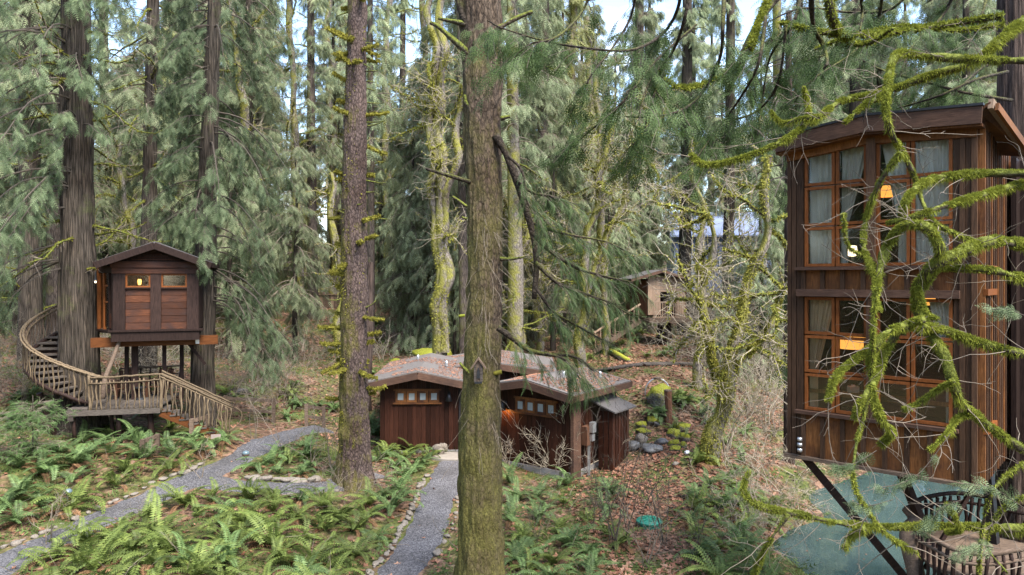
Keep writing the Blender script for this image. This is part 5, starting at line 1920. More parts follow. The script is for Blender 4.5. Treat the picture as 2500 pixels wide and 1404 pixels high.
def plain_tree(rows, D, mt, name, label, crown=None, seed=0, group=None, S=26, furrow=.07):
    x, y = (rows[-1][0] - CX) / F * D, D
    b = (x, y, float(gz(x, y)) - 0.15)
    o = empty(name, b)
    tag(o, label, "tree", group)
    rows = list(rows)
    sp_i = spine_px(rows, D, b)
    sp_i = [(sp_i[0][0], sp_i[0][1], b[2], sp_i[0][3] * 1.15)] + [q for q in sp_i if q[2] > b[2] + 0.4]
    _, sp = trunk(o, sp_i, S, seed + 60, mt, furrow, 16, .6, rings=70)
    if crown:
        crown(o, b, sp)
    if "snag" not in name:
        BARE.append((o, sp))
    return o


def stub_limbs(n, Ls, mt, moss=True, z0=0.15, z1=1.0, mm=None, drop=0.3, lft=1.0, rr=(0.05, 0.015)):
    def f(o, b, sp):
        r = np.random.default_rng(int(abs(b[0]) * 977 + b[1] * 31))
        gm = G()
        gt = G()
        for k in range(n):
            i = int((z0 + (z1 - z0) * r.random()) * (len(sp) - 1))
            a_ = r.uniform(0, 2 * math.pi)
            d = np.array([math.cos(a_), math.sin(a_) * 0.8, r.normal(0.0, 0.3)])
            L_ = Ls * r.uniform(0.4, 1.2)
            ln = grow((sp[i, :3] + d * sp[i, 3] * 0.7)[None], d[None], np.array([L_]), 10, r, 0.45, drop, lft)
            limb(o, ln[0], rr[0], rr[1], mt, "limb", S=6, seed=k)
            if moss:
                V, Fc = blades(ln, np.linspace(rr[0], rr[1], 10)[None], 160, 0.07, r, hang=0.5)
                gm.add(V, Fc)
            p, t_, d_, _, _ = spawn(ln, 8, 0.3, 1.0, r, 0.8)
            C = grow(p, d_, r.uniform(0.3, 0.9, len(p)) * min(1.5, L_) * 0.6, 5, r, 0.4, 0.2)
            V, Q = polytubes(C, np.linspace(0.014, 0.005, 5)[None] * np.ones((len(C), 1)), 3)
            gt.add(V, Q)
        if moss and gm.n:
            tag(gm.build("moss", mm or M_moss_y, o), kind="stuff")
        tag(gt.build("twigs", M_twig, o), kind="stuff")
    return f


plain_tree([(378, -200, 12), (370, 200, 15), (363, 620, 19), (360, 900, 20)], 32, M_cedar_bark, "cedar_tree", "slim grey cedar trunk rising behind the small treehouse", stub_limbs(26, 2.6, M_limb, True, 0.4, 1, M_moss_o), 1)
plain_tree([(75, -200, 19), (72, 300, 22), (75, 760, 26), (78, 850, 30)], 33, M_cedar_bark, "cedar_tree", "brown cedar trunk behind the top of the curved stair", stub_limbs(20, 2.2, M_limb, True, 0.3, 1, M_moss_o), 2)
plain_tree([(135, -200, 13), (135, 300, 16), (134, 700, 19), (134, 850, 20)], 36, M_fir_bark, "cedar_tree", "narrow reddish trunk between two thicker cedars", stub_limbs(10, 1.6, M_limb, False, 0.3, 1), 3)
plain_tree([(902, -200, 6), (905, 300, 8), (905, 700, 10), (903, 810, 12)], 40, M_fir_bark, "fir_tree", "thin pinkish trunk rising beside the stubbly spruce", stub_limbs(10, 1.2, M_limb, False, 0.3, 1), 4)
plain_tree([(1120, -200, 7), (1125, 300, 9), (1130, 600, 11), (1133, 850, 13)], 36, M_fir_bark, "fir_tree", "thin pinkish grey trunk just behind the birdhouse spruce", None, 5)
plain_tree([(1250, -200, 13), (1252, 300, 15), (1258, 600, 18), (1258, 800, 20)], 34, M_maple_bark, "maple_tree", "mossy trunk close behind the birdhouse spruce", stub_limbs(14, 2.2, M_limb, True, 0.2, 1), 6)
plain_tree([(1330, -200, 12), (1325, 300, 13), (1310, 600, 16), (1308, 830, 18)], 44, M_fir_bark, "fir_tree", "grey fir trunk behind the spruce's hanging bough", stub_limbs(10, 2.0, M_limb, True, 0.3, 1), 7)
plain_tree([(1560, -200, 10), (1562, 300, 12), (1566, 600, 15), (1568, 850, 16)], 52, M_fir_bark, "fir_tree", "grey fir trunk above the far cedar hut", stub_limbs(10, 2.0, M_limb, False, 0.4, 1), 8)
plain_tree([(1680, -200, 10), (1676, 300, 13), (1672, 620, 15), (1672, 850, 16)], 54, M_cedar_bark, "fir_tree", "dark fir trunk beside the blue house", stub_limbs(10, 2.0, M_limb, False, 0.4, 1), 9)
plain_tree([(1785, -200, 9), (1782, 300, 12), (1778, 620, 14), (1775, 850, 16)], 50, M_cedar_bark, "fir_tree", "dark fir trunk in front of the blue house", stub_limbs(8, 2.0, M_limb, False, 0.4, 1), 10)
plain_tree([(985, -100, 6), (982, 300, 8), (980, 700, 10), (978, 800, 11)], 60, M_cedar_bark, "fir_tree", "dark trunk beside the white van", None, 11)
plain_tree([(620, -100, 9), (622, 300, 11), (626, 700, 14), (628, 850, 15)], 46, M_cedar_bark, "fir_tree", "trunk hidden behind the drooping cedar curtain", None, 12)
plain_tree([(250, -100, 9), (256, 300, 11), (260, 700, 14), (262, 850, 15)], 44, M_cedar_bark, "fir_tree", "slender trunk far behind the treehouse roof", stub_limbs(14, 2.2, M_limb, True, 0.3, 1), 13)
plain_tree([(758, -100, 8), (760, 300, 10), (763, 600, 12), (764, 790, 13)], 50, M_fir_bark, "fir_tree", "trunk at the fence end behind the stubbly spruce", stub_limbs(10, 2.0, M_limb, True, 0.3, 1), 14)
o_, b_ = CED1
_sp = catmull(np.array(spine_px([(186, -420, 26), (186, 0, 31), (186, 300, 35), (190, 600, 39), (192, 850, 43)], 24, b_)), 10)
stub_limbs(30, 2.6, M_limb, True, 0.2, 0.75, M_moss_o, 0.25, 1.6, (0.045, 0.012))(o_, b_, _sp)
# broken snag
plain_tree([(905, 640, 7), (902, 760, 9), (897, 880, 12), (893, 960, 14)], 30, M_cedar_red, "snag", "reddish broken snag leaning beside the stubbly spruce", None, 15)


# ------------------------------------------------------------------ moss maples
def maple(stems, D, label, seed, n_limb=10, Ls=3.2, twigs=True, base_px=None, bark=None, moss_n=5000, r_l=(0.055, 0.02), up=0.25):
    bx = base_px or stems[0][-1]
    x, y = (bx[0] - CX) / F * D, D
    b = (x, y, float(gz(x, y)) - 0.15)
    o = empty("maple_tree", b)
    tag(o, label, "tree", None)
    r = np.random.default_rng(seed)
    gm, gt = G(), G()
    for si, rows in enumerate(stems):
        sp0 = spine_px(rows, D, b)
        if sp0[0][2] > b[2] + 0.1 and si == 0:
            sp0[0] = (sp0[0][0], sp0[0][1], b[2], sp0[0][3])
        if len(sp0) > 3:
            tt = np.linspace(sp0[0][2], sp0[-1][2], 3 * len(sp0))
            cs = np.array(sp0)
            wx = 0.14 * np.sin(tt * 1.25 + seed) + 0.10 * np.sin(tt * 2.3 + seed * 2)
            wy = 0.16 * np.sin(tt * 1.1 + seed * 3)
            fade = np.clip((tt - tt[0]) / 1.5, 0, 1)
            sp0 = list(zip(np.interp(tt, cs[:, 2], cs[:, 0]) + wx * fade, np.interp(tt, cs[:, 2], cs[:, 1]) + wy * fade, tt, np.interp(tt, cs[:, 2], cs[:, 3]) * (1 + 0.12 * np.sin(tt * 3.1 + seed))))
        _, sp = trunk(o, sp0, 20, seed + si, bark or M_maple_bark, 0.14, 9, 1.2, name="stem", rings=90)
        V, Fc = blades(sp[None, :, :3], sp[None, :, 3], moss_n, 0.085, r, (-0.5, -0.4, 0.1), 0.6, 0.5)
        mk = vnoise(V[0::3, 0] * 2 + 70, V[0::3, 2] * 0.9 + 70, seed) > 0.42
        gm.add(V.reshape(-1, 3, 3)[mk].reshape(-1, 3), np.arange(mk.sum() * 3).reshape(-1, 3))
        nl = n_limb
        i = (r.uniform(0.3, 1.0, nl) * (len(sp) - 1)).astype(int)
        az = r.uniform(0, 2 * math.pi, nl)
        d = np.column_stack([np.cos(az), np.sin(az), r.normal(up, 0.3, nl)])
        B = grow(sp[i, :3], d, Ls * r.uniform(0.4, 1.2, nl), 12, r, 0.75, 0.1, 0.6)
        for k in range(nl):
            limb(o, B[k], r_l[0], r_l[1], M_limb, "limb", S=6, seed=k)
        rb = np.linspace(*r_l, 12)[None] * np.ones((nl, 1))
        V, Fc = blades(B, rb + 0.01, 260 * nl, 0.09, r, (0, 0, .3), 0.6, 0.6)
        gm.add(V, Fc)
        p, t_, d_, _, _ = spawn(B, 7, 0.2, 1, r, 0.8)
        C = grow(p, d_, r.uniform(0.5, 1.5, len(p)), 8, r, 0.6, -0.1)
        V, Q = polytubes(C, np.linspace(0.024, 0.006, 8)[None] * np.ones((len(C), 1)), 4)
        gt.add(V, Q)
        V, Fc = blades(C, np.full((len(C), 8), 0.02), 60 * len(C), 0.06, r, (0, 0, .2), 0.6, 0.6)
        gm.add(V, Fc)
        if twigs:
            p, t_, d_, _, _ = spawn(C, 4, 0.2, 1, r, 0.8)
            E = grow(p, d_, r.uniform(0.4, 1.1, len(p)), 6, r, 0.5, -0.2)
            V, Q = polytubes(E, np.linspace(0.009, 0.004, 6)[None] * np.ones((len(E), 1)), 3)
            gt.add(V, Q)
    tag(gm.build("moss", M_moss_y, o), kind="stuff")
    tag(gt.build("twigs", M_twig_pale, o), kind="stuff")
    return o


maple([[(1082, -120, 9), (1078, 150, 10), (1072, 380, 13), (1080, 560, 12), (1072, 740, 14), (1076, 890, 18)],
       [(1048, -60, 8), (1060, 130, 8), (1056, 300, 10), (1052, 420, 9), (1066, 560, 9), (1070, 700, 9)],
       [(1160, 120, 6), (1130, 250, 8), (1110, 390, 9), (1090, 480, 10), (1088, 640, 11), (1084, 860, 14)]], 33, "bright mossy maple with twisting twin stems behind the bathhouse", 81, 9, 2.6)
maple([[(800, 420, 5), (812, 520, 7), (828, 620, 8), (830, 760, 9), (836, 900, 10)]], 34, "mossy leaning maple stem half hidden by the stubbly spruce", 82, 6, 1.6, False, None, None, 2500)
maple([[(1500, 300, 7), (1470, 420, 9), (1440, 560, 10), (1425, 700, 12), (1418, 830, 14)],
       [(1620, 220, 6), (1570, 330, 8), (1520, 480, 9), (1470, 620, 9), (1430, 720, 10)]], 36, "spreading maple draped in yellow moss by the far hut stairs", 83, 16, 3.6, True)
maple([[(1690, 330, 5), (1700, 450, 6), (1712, 600, 8), (1716, 720, 9), (1705, 900, 12)]], 31, "thin mossy maple beside the boardwalk", 84, 10, 2.4)
maple([[(1300, 500, 8), (1262, 640, 10), (1262, 760, 12), (1260, 860, 14)]], 37, "short mossy maple above the bathhouse ridge", 85, 9, 2.6)
maple([[(1880, 380, 8), (1860, 560, 10), (1832, 720, 12), (1790, 850, 15), (1758, 960, 19), (1735, 1075, 24)],
       [(1720, 520, 6), (1735, 640, 8), (1725, 760, 9), (1740, 880, 10), (1757, 940, 12)],
       [(1930, 700, 6), (1880, 800, 8), (1830, 860, 9), (1790, 905, 10), (1762, 950, 12)]], 22.5, "mossy many stemmed vine maple leaning by the pond path", 86, 9, 2.4, True, (1735, 1075))
maple([[(560, 0, 7), (590, 200, 8), (600, 420, 9), (610, 640, 11), (612, 900, 13)]], 42, "mossy maple glimpsed through the drooping cedar", 87, 12, 3.0)
maple([[(700, -60, 7), (716, 200, 8), (722, 420, 10), (730, 640, 11), (735, 850, 13)]], 46, "tall yellow mossed maple beyond the drooping cedar", 88, 14, 3.4)
maple([[(950, -60, 7), (940, 200, 8), (946, 420, 10), (950, 640, 11), (952, 800, 13)]], 58, "yellow mossed maple standing near the van", 89, 16, 4.0)
maple([[(1400, -60, 8), (1390, 200, 9), (1384, 420, 10), (1380, 640, 12), (1376, 830, 13)]], 48, "tall yellow mossed maple between spruce bough and far hut", 90, 16, 4.0)
maple([[(280, 300, 6), (300, 450, 7), (320, 600, 8), (322, 800, 10)]], 38, "mossy maple behind the small treehouse roof", 91, 14, 3.0)

def copy_tree(src, px, D, rz, s, label):
    x, y = (px - CX) / F * D, D
    o = src.copy()
    COL.objects.link(o)
    o.location = (x, y, float(gz(x, y)) - 0.1)
    o.rotation_euler = (0, 0, rz)
    o.scale = (s, s, s)
    o["label"] = label
    for ch in src.children:
        c = ch.copy()
        COL.objects.link(c)
        c.parent = o
    return o


MAP = [o for o in bpy.data.objects if o.name.startswith("maple_tree") and o.type == 'EMPTY' and o.get("label", "").split()[0] in ("tall", "spreading", "yellow", "mossy")]
MAP = [o for o in MAP if len(o.children) > 15]
for i_, (px, D, s_, lb) in enumerate(((470, 50, 1.0, "moss hung maple showing between the two treehouse cedars"), (1140, 47, 1.0, "moss hung maple behind the birdhouse trunk"), (1200, 56, 1.1, "farther moss hung maple behind the birdhouse trunk"), (1460, 56, 1.1, "moss hung maple uphill of the far hut"), (1590, 60, 1.0, "moss hung maple above the far hut roof"),
                              (820, 62, 1.1, "moss hung maple beyond the plank fence"), (650, 57, 1.0, "moss hung maple beyond the drooping cedar curtain"), (1900, 45, 1.0, "moss hung maple behind the corner of the tall treehouse"), (1320, 40, 0.8, "low moss hung maple under the spruce bough"), (150, 50, 1.0, "moss hung maple behind the stair cedar"), (1480, 40, 0.75, "small moss hung maple on the boardwalk slope"), (1030, 64, 1.2, "big moss hung maple far behind the twin stems"))):
    copy_tree(MAP[i_ % len(MAP)], px, D, i_ * 1.9, s_, lb)

# ------------------------------------------------------------------ background forest
def conifer(seed, H, low, Lmax, nb, s_len, per2, per3, droop, tmpl=SP_FAR, mt=None, wr=0.03, hang=1.0):
    """one kind of forest conifer: trunk mesh and crown mesh, local with base at z=0"""
    r = np.random.default_rng(seed)
    prof = lambda a_, z_: Lmax * min(1.0, (H - z_) / (H * 0.45)) * (0.75 + 0.25 * math.sin(3 * a_ + z_)) + 0.25
    g = cedar_crown(r, lambda n: low + (H - low - 0.3) * r.random(n) ** 0.9, prof, nb, tmpl, s_len, per2, per3, droop, 0.7, l2=(0.5, 1.3) if H > 5 else (0.25, 0.7), wood_r=wr, hang=hang)
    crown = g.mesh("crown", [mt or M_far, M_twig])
    o, _ = trunk(None, [(0, 0, -0.5, H * 0.0135), (0, 0, H * 0.35, H * 0.0105), (0.1, 0, H * 0.7, H * 0.006), (0, 0, H, 0.02)], 14, seed, M_cedar_bark, 0.08, 7, 0.5, rings=40)
    tm = o.data
    bpy.data.objects.remove(o)
    return tm, crown, H


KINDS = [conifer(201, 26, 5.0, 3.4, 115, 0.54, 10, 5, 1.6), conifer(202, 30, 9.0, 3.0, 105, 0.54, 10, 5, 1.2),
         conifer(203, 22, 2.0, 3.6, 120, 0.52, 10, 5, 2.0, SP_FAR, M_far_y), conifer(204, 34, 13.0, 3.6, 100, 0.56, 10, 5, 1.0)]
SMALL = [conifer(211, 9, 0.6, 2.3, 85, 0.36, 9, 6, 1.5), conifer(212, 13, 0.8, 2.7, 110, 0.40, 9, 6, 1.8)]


for i_, (o_, sp_) in enumerate(BARE):
    k_ = KINDS[1 if i_ % 2 else 3]
    c_ = bpy.data.objects.new("crown", k_[1])
    COL.objects.link(c_)
    c_.parent = o_
    c_.rotation_euler = (0, 0, i_ * 1.3)
    c_.scale = (0.8, 0.8, 0.8 + 0.06 * (i_ % 4))
    c_.location = (0, 0, 1.5 if i_ % 2 else -1.0)


def put_tree(kind, x, y, s, label, group, name="conifer_tree"):
    tm, cm, H = kind
    o = empty(name, (x, y, float(gz(x, y))), random.uniform(0, 6.28))
    del_z = o.pop("_z", None)
    o.scale = (s, s, s)
    tag(o, label, "tree", group)
    for nm, me in (("trunk", tm), ("crown", cm)):
        c = bpy.data.objects.new(nm, me)
        COL.objects.link(c)
        c.parent = o
    return o


rb_ = np.random.default_rng(77)
placed = []
SKY = [(250, 400), (900, 1110), (700, 800), (1740, 1850)]   # columns where sky shows above lower trees
tries = 0
while len(placed) < 205 and tries < 6000:
    tries += 1
    y = rb_.uniform(40, 105)
    px = rb_.uniform(-350, 2700)
    x = (px - CX) / F * y
    if any((x - a_) ** 2 + (y - b_) ** 2 < 2.2 ** 2 for a_, b_ in placed):
        continue
    if y < 68 and 1600 < px < 1940:
        continue
    if y < 62 and 640 < px < 1050:
        continue
    if y < 46 and 1350 < px < 1720:
        continue
    placed.append((x, y))
    k = rb_.integers(0, 4)
    s = rb_.uniform(0.8, 1.2)
    if any(a_ < px < b_ for a_, b_ in SKY):
        s *= 0.72 + 0.25 * rb_.random()
        k = rb_.choice([0, 2])
    put_tree(KINDS[k], x, y, s, ["feathery grey green conifer standing in the dense forest behind", "tall bare stemmed conifer standing in the dense forest behind", "broad low branched yellow green conifer standing in the dense forest behind", "tallest high crowned conifer standing in the dense forest behind"][k], "conifers of the forest behind")
for k in range(44):  # out-of-view forest trees, added to darken reflections and ambient light
    a_ = R(-105 + k * 4.9 + rb_.uniform(-2, 2))
    d = rb_.uniform(30, 46)
    put_tree(KINDS[2 if k % 3 else 0], -d * math.sin(a_) * 1.0, -d * math.cos(a_), rb_.uniform(0.75, 1.0), "unseen conifer added on the near side of the forest to darken reflections", "unseen conifers on the near side")
for k in range(34):  # off-frame forest trees, added so the windows mirror foliage instead of sky
    y = rb_.uniform(-28, 18)
    x = rb_.uniform(-44, -19) - max(0, y) * 0.45
    put_tree(KINDS[int(rb_.choice([0, 2, 2]))], x, y, rb_.uniform(0.7, 1.0), "unseen conifer added to the forest west of the paths to darken window reflections", "unseen conifers west of the paths")
for px, py, D, s, k, lb in ((1010, 830, 42, 1.15, 1, "young conifer curtain behind the bathhouse left of the twin maple"), (1015, 790, 52, 1.0, 1, "young conifer hiding the end of the plank fence"), (1110, 830, 40, 0.95, 0, "small conifer close behind the twin mossy maple"),
                            (720, 850, 37, 0.9, 1, "young conifer behind the drooping cedar curtain"), (560, 870, 38, 1.0, 1, "young conifer on the slope behind the stairs cedar"),
                            (40, 830, 36, 1.1, 1, "young conifer beyond the curved stair"), (420, 850, 40, 1.0, 1, "young conifer behind the treehouse deck"), (1350, 830, 41, 1.0, 1, "young conifer behind the hanging spruce bough"),
                            (1490, 800, 47, 0.9, 1, "young conifer beside the far cedar hut"), (1860, 830, 36, 0.9, 1, "young conifer between blue house and tall treehouse"), (1220, 840, 44, 1.1, 1, "young conifer right behind the birdhouse spruce"),
                            (210, 850, 42, 1.0, 1, "young conifer behind the stair cedar trunk"), (1780, 860, 33, 0.5, 0, "small conifer near the boardwalk end")):
    x, y = (px - CX) / F * D, D
    put_tree(SMALL[k], x, y, s, lb, None, "young_conifer")

cnt = 0
while cnt < 30:
    D = rb_.uniform(42, 72)
    px = rb_.uniform(-100, 2000)
    if (1540 < px < 1720 and D < 60) or (1620 < px < 1930 and D < 68) or (740 < px < 1000 and D < 64):
        continue
    put_tree(SMALL[1], (px - CX) / F * D, D, rb_.uniform(0.9, 1.5), "young conifer filling the understorey of the forest behind", "understorey conifers", "young_conifer")
    cnt += 1

# feathery sapling below the stairs
q = Gp(80, 1120)
g_, c_, H_ = conifer(221, 3.0, 0.15, 1.35, 70, 0.22, 8, 5, 0.5, spray(7, 0.2, 0.25, 0.5), M_sapl, 0.008, 0.22)
o = put_tree((g_, c_, H_), q[0], q[1], 0.62, "feathery bright green hemlock sapling below the curved stair", None, "hemlock_sapling")
q = Gp(20, 1150)
put_tree((g_, c_, H_), q[0] - 0.6, q[1] + 0.3, 0.55, "smaller feathery hemlock sapling at the bank's edge", None, "hemlock_sapling")

# ------------------------------------------------------------------ cedar behind the tall treehouse and its hanging boughs
b = ((2475 - CX) / F * 14.2, 14.2, -0.6)
ce = empty("cedar_tree", b)
tag(ce, "dark red barked cedar rising behind the tall treehouse", "tree")
ro = [(2474, -420, 30), (2474, 0, 33), (2480, 250, 38), (2484, 600, 42), (2486, 1000, 46), (2486, 1400, 50)]
trunk(ce, [(q[0], q[1], q[2], q[3]) for q in spine_px(ro, 14.2, b)], 56, 91, M_cedar_red, 0.10, 26, 0.5)
r_ = np.random.default_rng(92)
HANG = [  # (line, r0, r1, D, moss?, sprays per metre)
    ([(2450, 40), (2300, 62), (2130, 85), (2000, 78), (1905, 55)], .045, .03, 10.5, 1, 3),
    ([(2450, 60), (2330, 75), (2200, 65), (2060, 95), (1990, 120)], .03, .015, 11.2, 1, 8),
    ([(2460, 175), (2380, 195), (2290, 235), (2190, 265)], .03, .015, 12.0, 0, 3),
    ([(2470, 245), (2350, 225), (2260, 200), (2150, 170), (2060, 130), (1960, 150)], .03, .012, 12.2, 0, 8),
    ([(2020, -60), (2030, 40), (2060, 90), (2110, 110), (2180, 70)], .06, .02, 9.8, 1, 2),
    ([(1980, -60), (1985, 60), (2010, 110), (2020, 150), (2010, 170)], .04, .015, 9.6, 0, 3),
    ([(2100, -60), (2105, 30), (2100, 75)], .03, .012, 9.4, 0, 2),
    ([(1950, -60), (1870, 30), (1820, 110), (1800, 180), (1790, 200)], .05, .02, 10.4, 0, 4),
    ([(1900, -60), (1850, 60), (1830, 120), (1790, 170), (1720, 205), (1650, 212), (1605, 170)], .04, .012, 10, 1, 6),
    ([(1770, -60), (1765, 60), (1758, 140), (1720, 220), (1670, 265), (1600, 285), (1530, 285)], .03, .01, 9.5, 0, 7),
    ([(1690, -60), (1670, 50), (1640, 130), (1590, 190), (1560, 280)], .028, .01, 9.0, 0, 4),
    ([(1665, -60), (1655, 20), (1620, 80), (1550, 120), (1450, 120), (1330, 100), (1230, 70), (1190, 50)], .028, .008, 9.2, 0, 9),
    ([(1560, -60), (1540, 40), (1500, 110), (1440, 190), (1420, 260)], .02, .008, 9.6, 0, 9),
    ([(1460, -60), (1420, 30), (1360, 90), (1290, 110), (1240, 160)], .02, .008, 9.0, 0, 10),
    ([(1700, 60), (1600, 150), (1520, 250), (1440, 320), (1370, 380)], .02, .008, 9.3, 0, 11),
    ([(1640, 130), (1590, 250), (1570, 340), (1560, 400)], .018, .008, 9.5, 0, 10),
    ([(1870, 40), (1850, 160), (1800, 250), (1740, 330), (1690, 400)], .025, .008, 9.8, 0, 10),
    ([(1920, 60), (1900, 200), (1850, 270), (1780, 300), (1740, 350)], .025, .008, 10.5, 0, 10),
    ([(2160, -60), (2140, 60), (2080, 130), (1990, 190), (1930, 260)], .03, .01, 11, 0, 9),
    ([(2350, -60), (2300, 40), (2230, 110), (2190, 200), (2150, 280)], .03, .01, 12, 0, 8),
    ([(2440, 140), (2380, 180), (2330, 230), (2300, 270)], .03, .01, 12.5, 0, 8),
    ([(2420, -60), (2390, 60), (2340, 140), (2310, 200)], .03, .01, 12, 0, 9),
    ([(1960, -60), (1940, 50), (1880, 140), (1860, 260), (1850, 330)], .03, .01, 11, 0, 9),
    ([(2240, -60), (2180, 20), (2080, 30), (1960, 20), (1860, 60)], .03, .01, 11.4, 0, 9),
]
gs = G()
gm = G()
for j, (pxs, r0, r1, D, ms, dens) in enumerate(HANG):
    ln = loc_line([(p[0], p[1], D + 0.5 * math.sin(i_ * 1.7 + j)) for i_, p in enumerate(pxs)], D, b, 6)
    L_ = np.linalg.norm(np.diff(ln, axis=0), axis=1).sum()
    limb(ce, ln, r0, r1, M_limb if ms else M_limb_dark, "limb", seed=200 + j)
    if ms:
        V, Fc = blades(ln[None], np.linspace(r0, r1, len(ln))[None], int(900 * L_), 0.05, r_, (0, 0, .8))
        gm.add(V, Fc)
    p2, tan, d2, _, t2 = spawn(ln[None], int(dens * L_ * 0.72), 0.15, 1.0, r_, 0.85)
    C = grow(p2, nrm(d2 * [1, 1, .5] + [-0.2, 0, -0.5]), r_.uniform(0.25, 0.7, len(p2)), 6, r_, 0.25, 0.8)
    V, Q = polytubes(C, np.full((len(C), 6), 0.004), 3)
    gs.add(V, Q, 1)
    p3, tan3, d3, _, _ = spawn(C, 5, 0.05, 1.0, r_, 0.7)
    V, Fc = scatter(SP_NEAR, p3, nrm(d3 * [1, 1, .4] + tan3 * .6 + [0, 0, -.55]), nrm(r_.normal(0, .5, p3.shape) + [0, -0.5, .8]), r_.uniform(0.12, 0.27, len(p3)))
    gs.add(V, Fc, 0)
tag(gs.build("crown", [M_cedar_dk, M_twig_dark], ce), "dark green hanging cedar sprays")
tag(gm.build("moss", M_moss, ce), kind="stuff")
# low boughs of a second cedar at the west corner of the tall treehouse
b = ((1926 - CX) / F * 24.5, 24.5, -0.8)
c2 = empty("cedar_tree", b)
tag(c2, "slim dark cedar with boughs hanging past the west corner of the tall treehouse", "tree")
trunk(c2, [(0, 0, -0.8, 0.2), (0, 0, 6, 0.16), (0, 0, 16, 0.1)], 24, 95, M_cedar_red, 0.1, 14, 0.5)
r_ = np.random.default_rng(96)
keep = local_keep(b, [(1400, 0, 1800, 900), (1550, 850, 1850, 1404), (1800, 950, 1960, 1404), (1780, 520, 1830, 800)])
g = cedar_crown(r_, lambda n: r_.uniform(4.2, 15, n), lambda a_, z_: 2.7 if math.cos(a_) < 0.2 else 1.0, 60, SP_MID, 0.34, 9, 5, 2.2, 0.8, keep)
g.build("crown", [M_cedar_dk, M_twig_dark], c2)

# ------------------------------------------------------------------ mossy maple limbs reaching in front of the tall treehouse
b = (7.6, 8.0, -0.8)
mm_ = empty("maple_tree", b)
tag(mm_, "gnarled thickly mossed maple limbs reaching across the tall treehouse windows", "tree")
trunk(mm_, [(0.0, 0, -0.9, .42), (0.1, 0, 3, .34), (0.0, 0, 7, .28), (0.2, 0, 12, .2)], 30, 301, M_maple_bark, 0.12, 12, 0.9)
r_ = np.random.default_rng(302)
LIMBS = [  # line in picture px, radii px, distance, moss length factor
    ([(2760, 560), (2600, 592), (2500, 596), (2410, 590), (2340, 618), (2280, 648), (2245, 690), (2240, 750), (2268, 810), (2305, 865), (2325, 930), (2350, 985), (2420, 1045), (2510, 1105), (2640, 1180)], 24, 15, 7.6, 1),
    ([(2246, 700), (2285, 650), (2294, 605), (2262, 555), (2205, 552), (2165, 600), (2150, 650), (2140, 700), (2145, 760)], 20, 11, 7.5, 1),
    ([(2760, 430), (2600, 428), (2500, 424), (2400, 424), (2300, 432), (2250, 448), (2212, 488), (2200, 540)], 17, 12, 8.0, 1),
    ([(2740, 400), (2600, 430), (2500, 448), (2400, 475), (2300, 505), (2230, 530), (2165, 546)], 17, 9, 7.9, 1),
    ([(2760, 730), (2600, 700), (2500, 680), (2420, 660), (2340, 655), (2280, 655)], 17, 13, 7.7, 1),
    ([(2760, 940), (2600, 890), (2500, 865), (2400, 840), (2310, 808), (2240, 796), (2175, 805), (2135, 850), (2120, 900)], 17, 13, 7.4, 1),
    ([(2255, 780), (2205, 800), (2165, 850), (2145, 900), (2130, 950), (2150, 1020), (2178, 1055), (2150, 1085)], 15, 11, 7.3, 1),
    ([(2150, 835), (2085, 880), (2040, 920), (2022, 980)], 14, 9, 7.3, 1),
    ([(2130, 940), (2100, 985), (2085, 1020)], 10, 8, 7.3, 1),
    ([(2330, 930), (2290, 950), (2240, 985), (2205, 1000)], 7, 4, 7.4, .6),
    ([(2390, 1010), (2340, 1020), (2310, 1060), (2270, 1100)], 8, 4, 7.4, .7),
    ([(2800, 60), (2600, 140), (2500, 148), (2380, 146), (2250, 136), (2188, 134), (2168, 200), (2163, 270), (2178, 330), (2200, 365), (2232, 430), (2255, 500), (2290, 550), (2390, 592)], 17, 7, 7.8, .55),
    ([(2200, 372), (2150, 440), (2118, 520), (2108, 590), (2125, 650), (2145, 690)], 10, 8, 7.7, .9),
    ([(2780, -60), (2600, 20), (2500, 52), (2440, 100), (2380, 150), (2270, 185), (2160, 225), (2060, 245), (2000, 285), (1900, 350), (1800, 390), (1720, 402), (1685, 375)], 20, 7, 8.2, 1),
    ([(2165, 228), (2110, 258), (2062, 300)], 12, 6, 8.1, 1.1),
    ([(2000, 285), (1960, 290), (1910, 300), (1880, 270)], 9, 5, 8.1, 1),
    ([(1975, 275), (1968, 240), (1962, 212)], 7, 3, 8.1, 1),
    ([(2780, 1300), (2600, 1292), (2500, 1290), (2400, 1288), (2280, 1284), (2150, 1288), (2050, 1276), (1930, 1252), (1860, 1238), (1815, 1200), (1830, 1150)], 15, 9, 7.8, 1),
    ([(1925, 1255), (1880, 1320), (1850, 1380), (1830, 1440)], 9, 7, 7.8, .8),
    ([(2110, 1290), (2075, 1312), (2062, 1340)], 13, 9, 7.6, 1.1),
    ([(2312, 1300), (2345, 1290), (2310, 1230)], 9, 5, 7.6, 1),
    ([(2140, 700), (2132, 790), (2128, 900), (2110, 1010), (2090, 1090), (2085, 1180), (2120, 1250), (2170, 1310), (2240, 1350)], 6, 4, 7.2, .3),
    ([(2060, 520), (2070, 600), (2130, 640), (2140, 690)], 4, 3, 7.6, .2),
    ([(2240, 700), (2260, 760), (2290, 780)], 8, 5, 7.4, .8),
    ([(2500, 1130), (2430, 1190), (2400, 1280), (2390, 1400)], 6, 4, 7.3, .15),
    ([(2500, 1210), (2440, 1250), (2410, 1330), (2460, 1400)], 5, 3, 7.2, .15)]
gm, gt = G(), G()
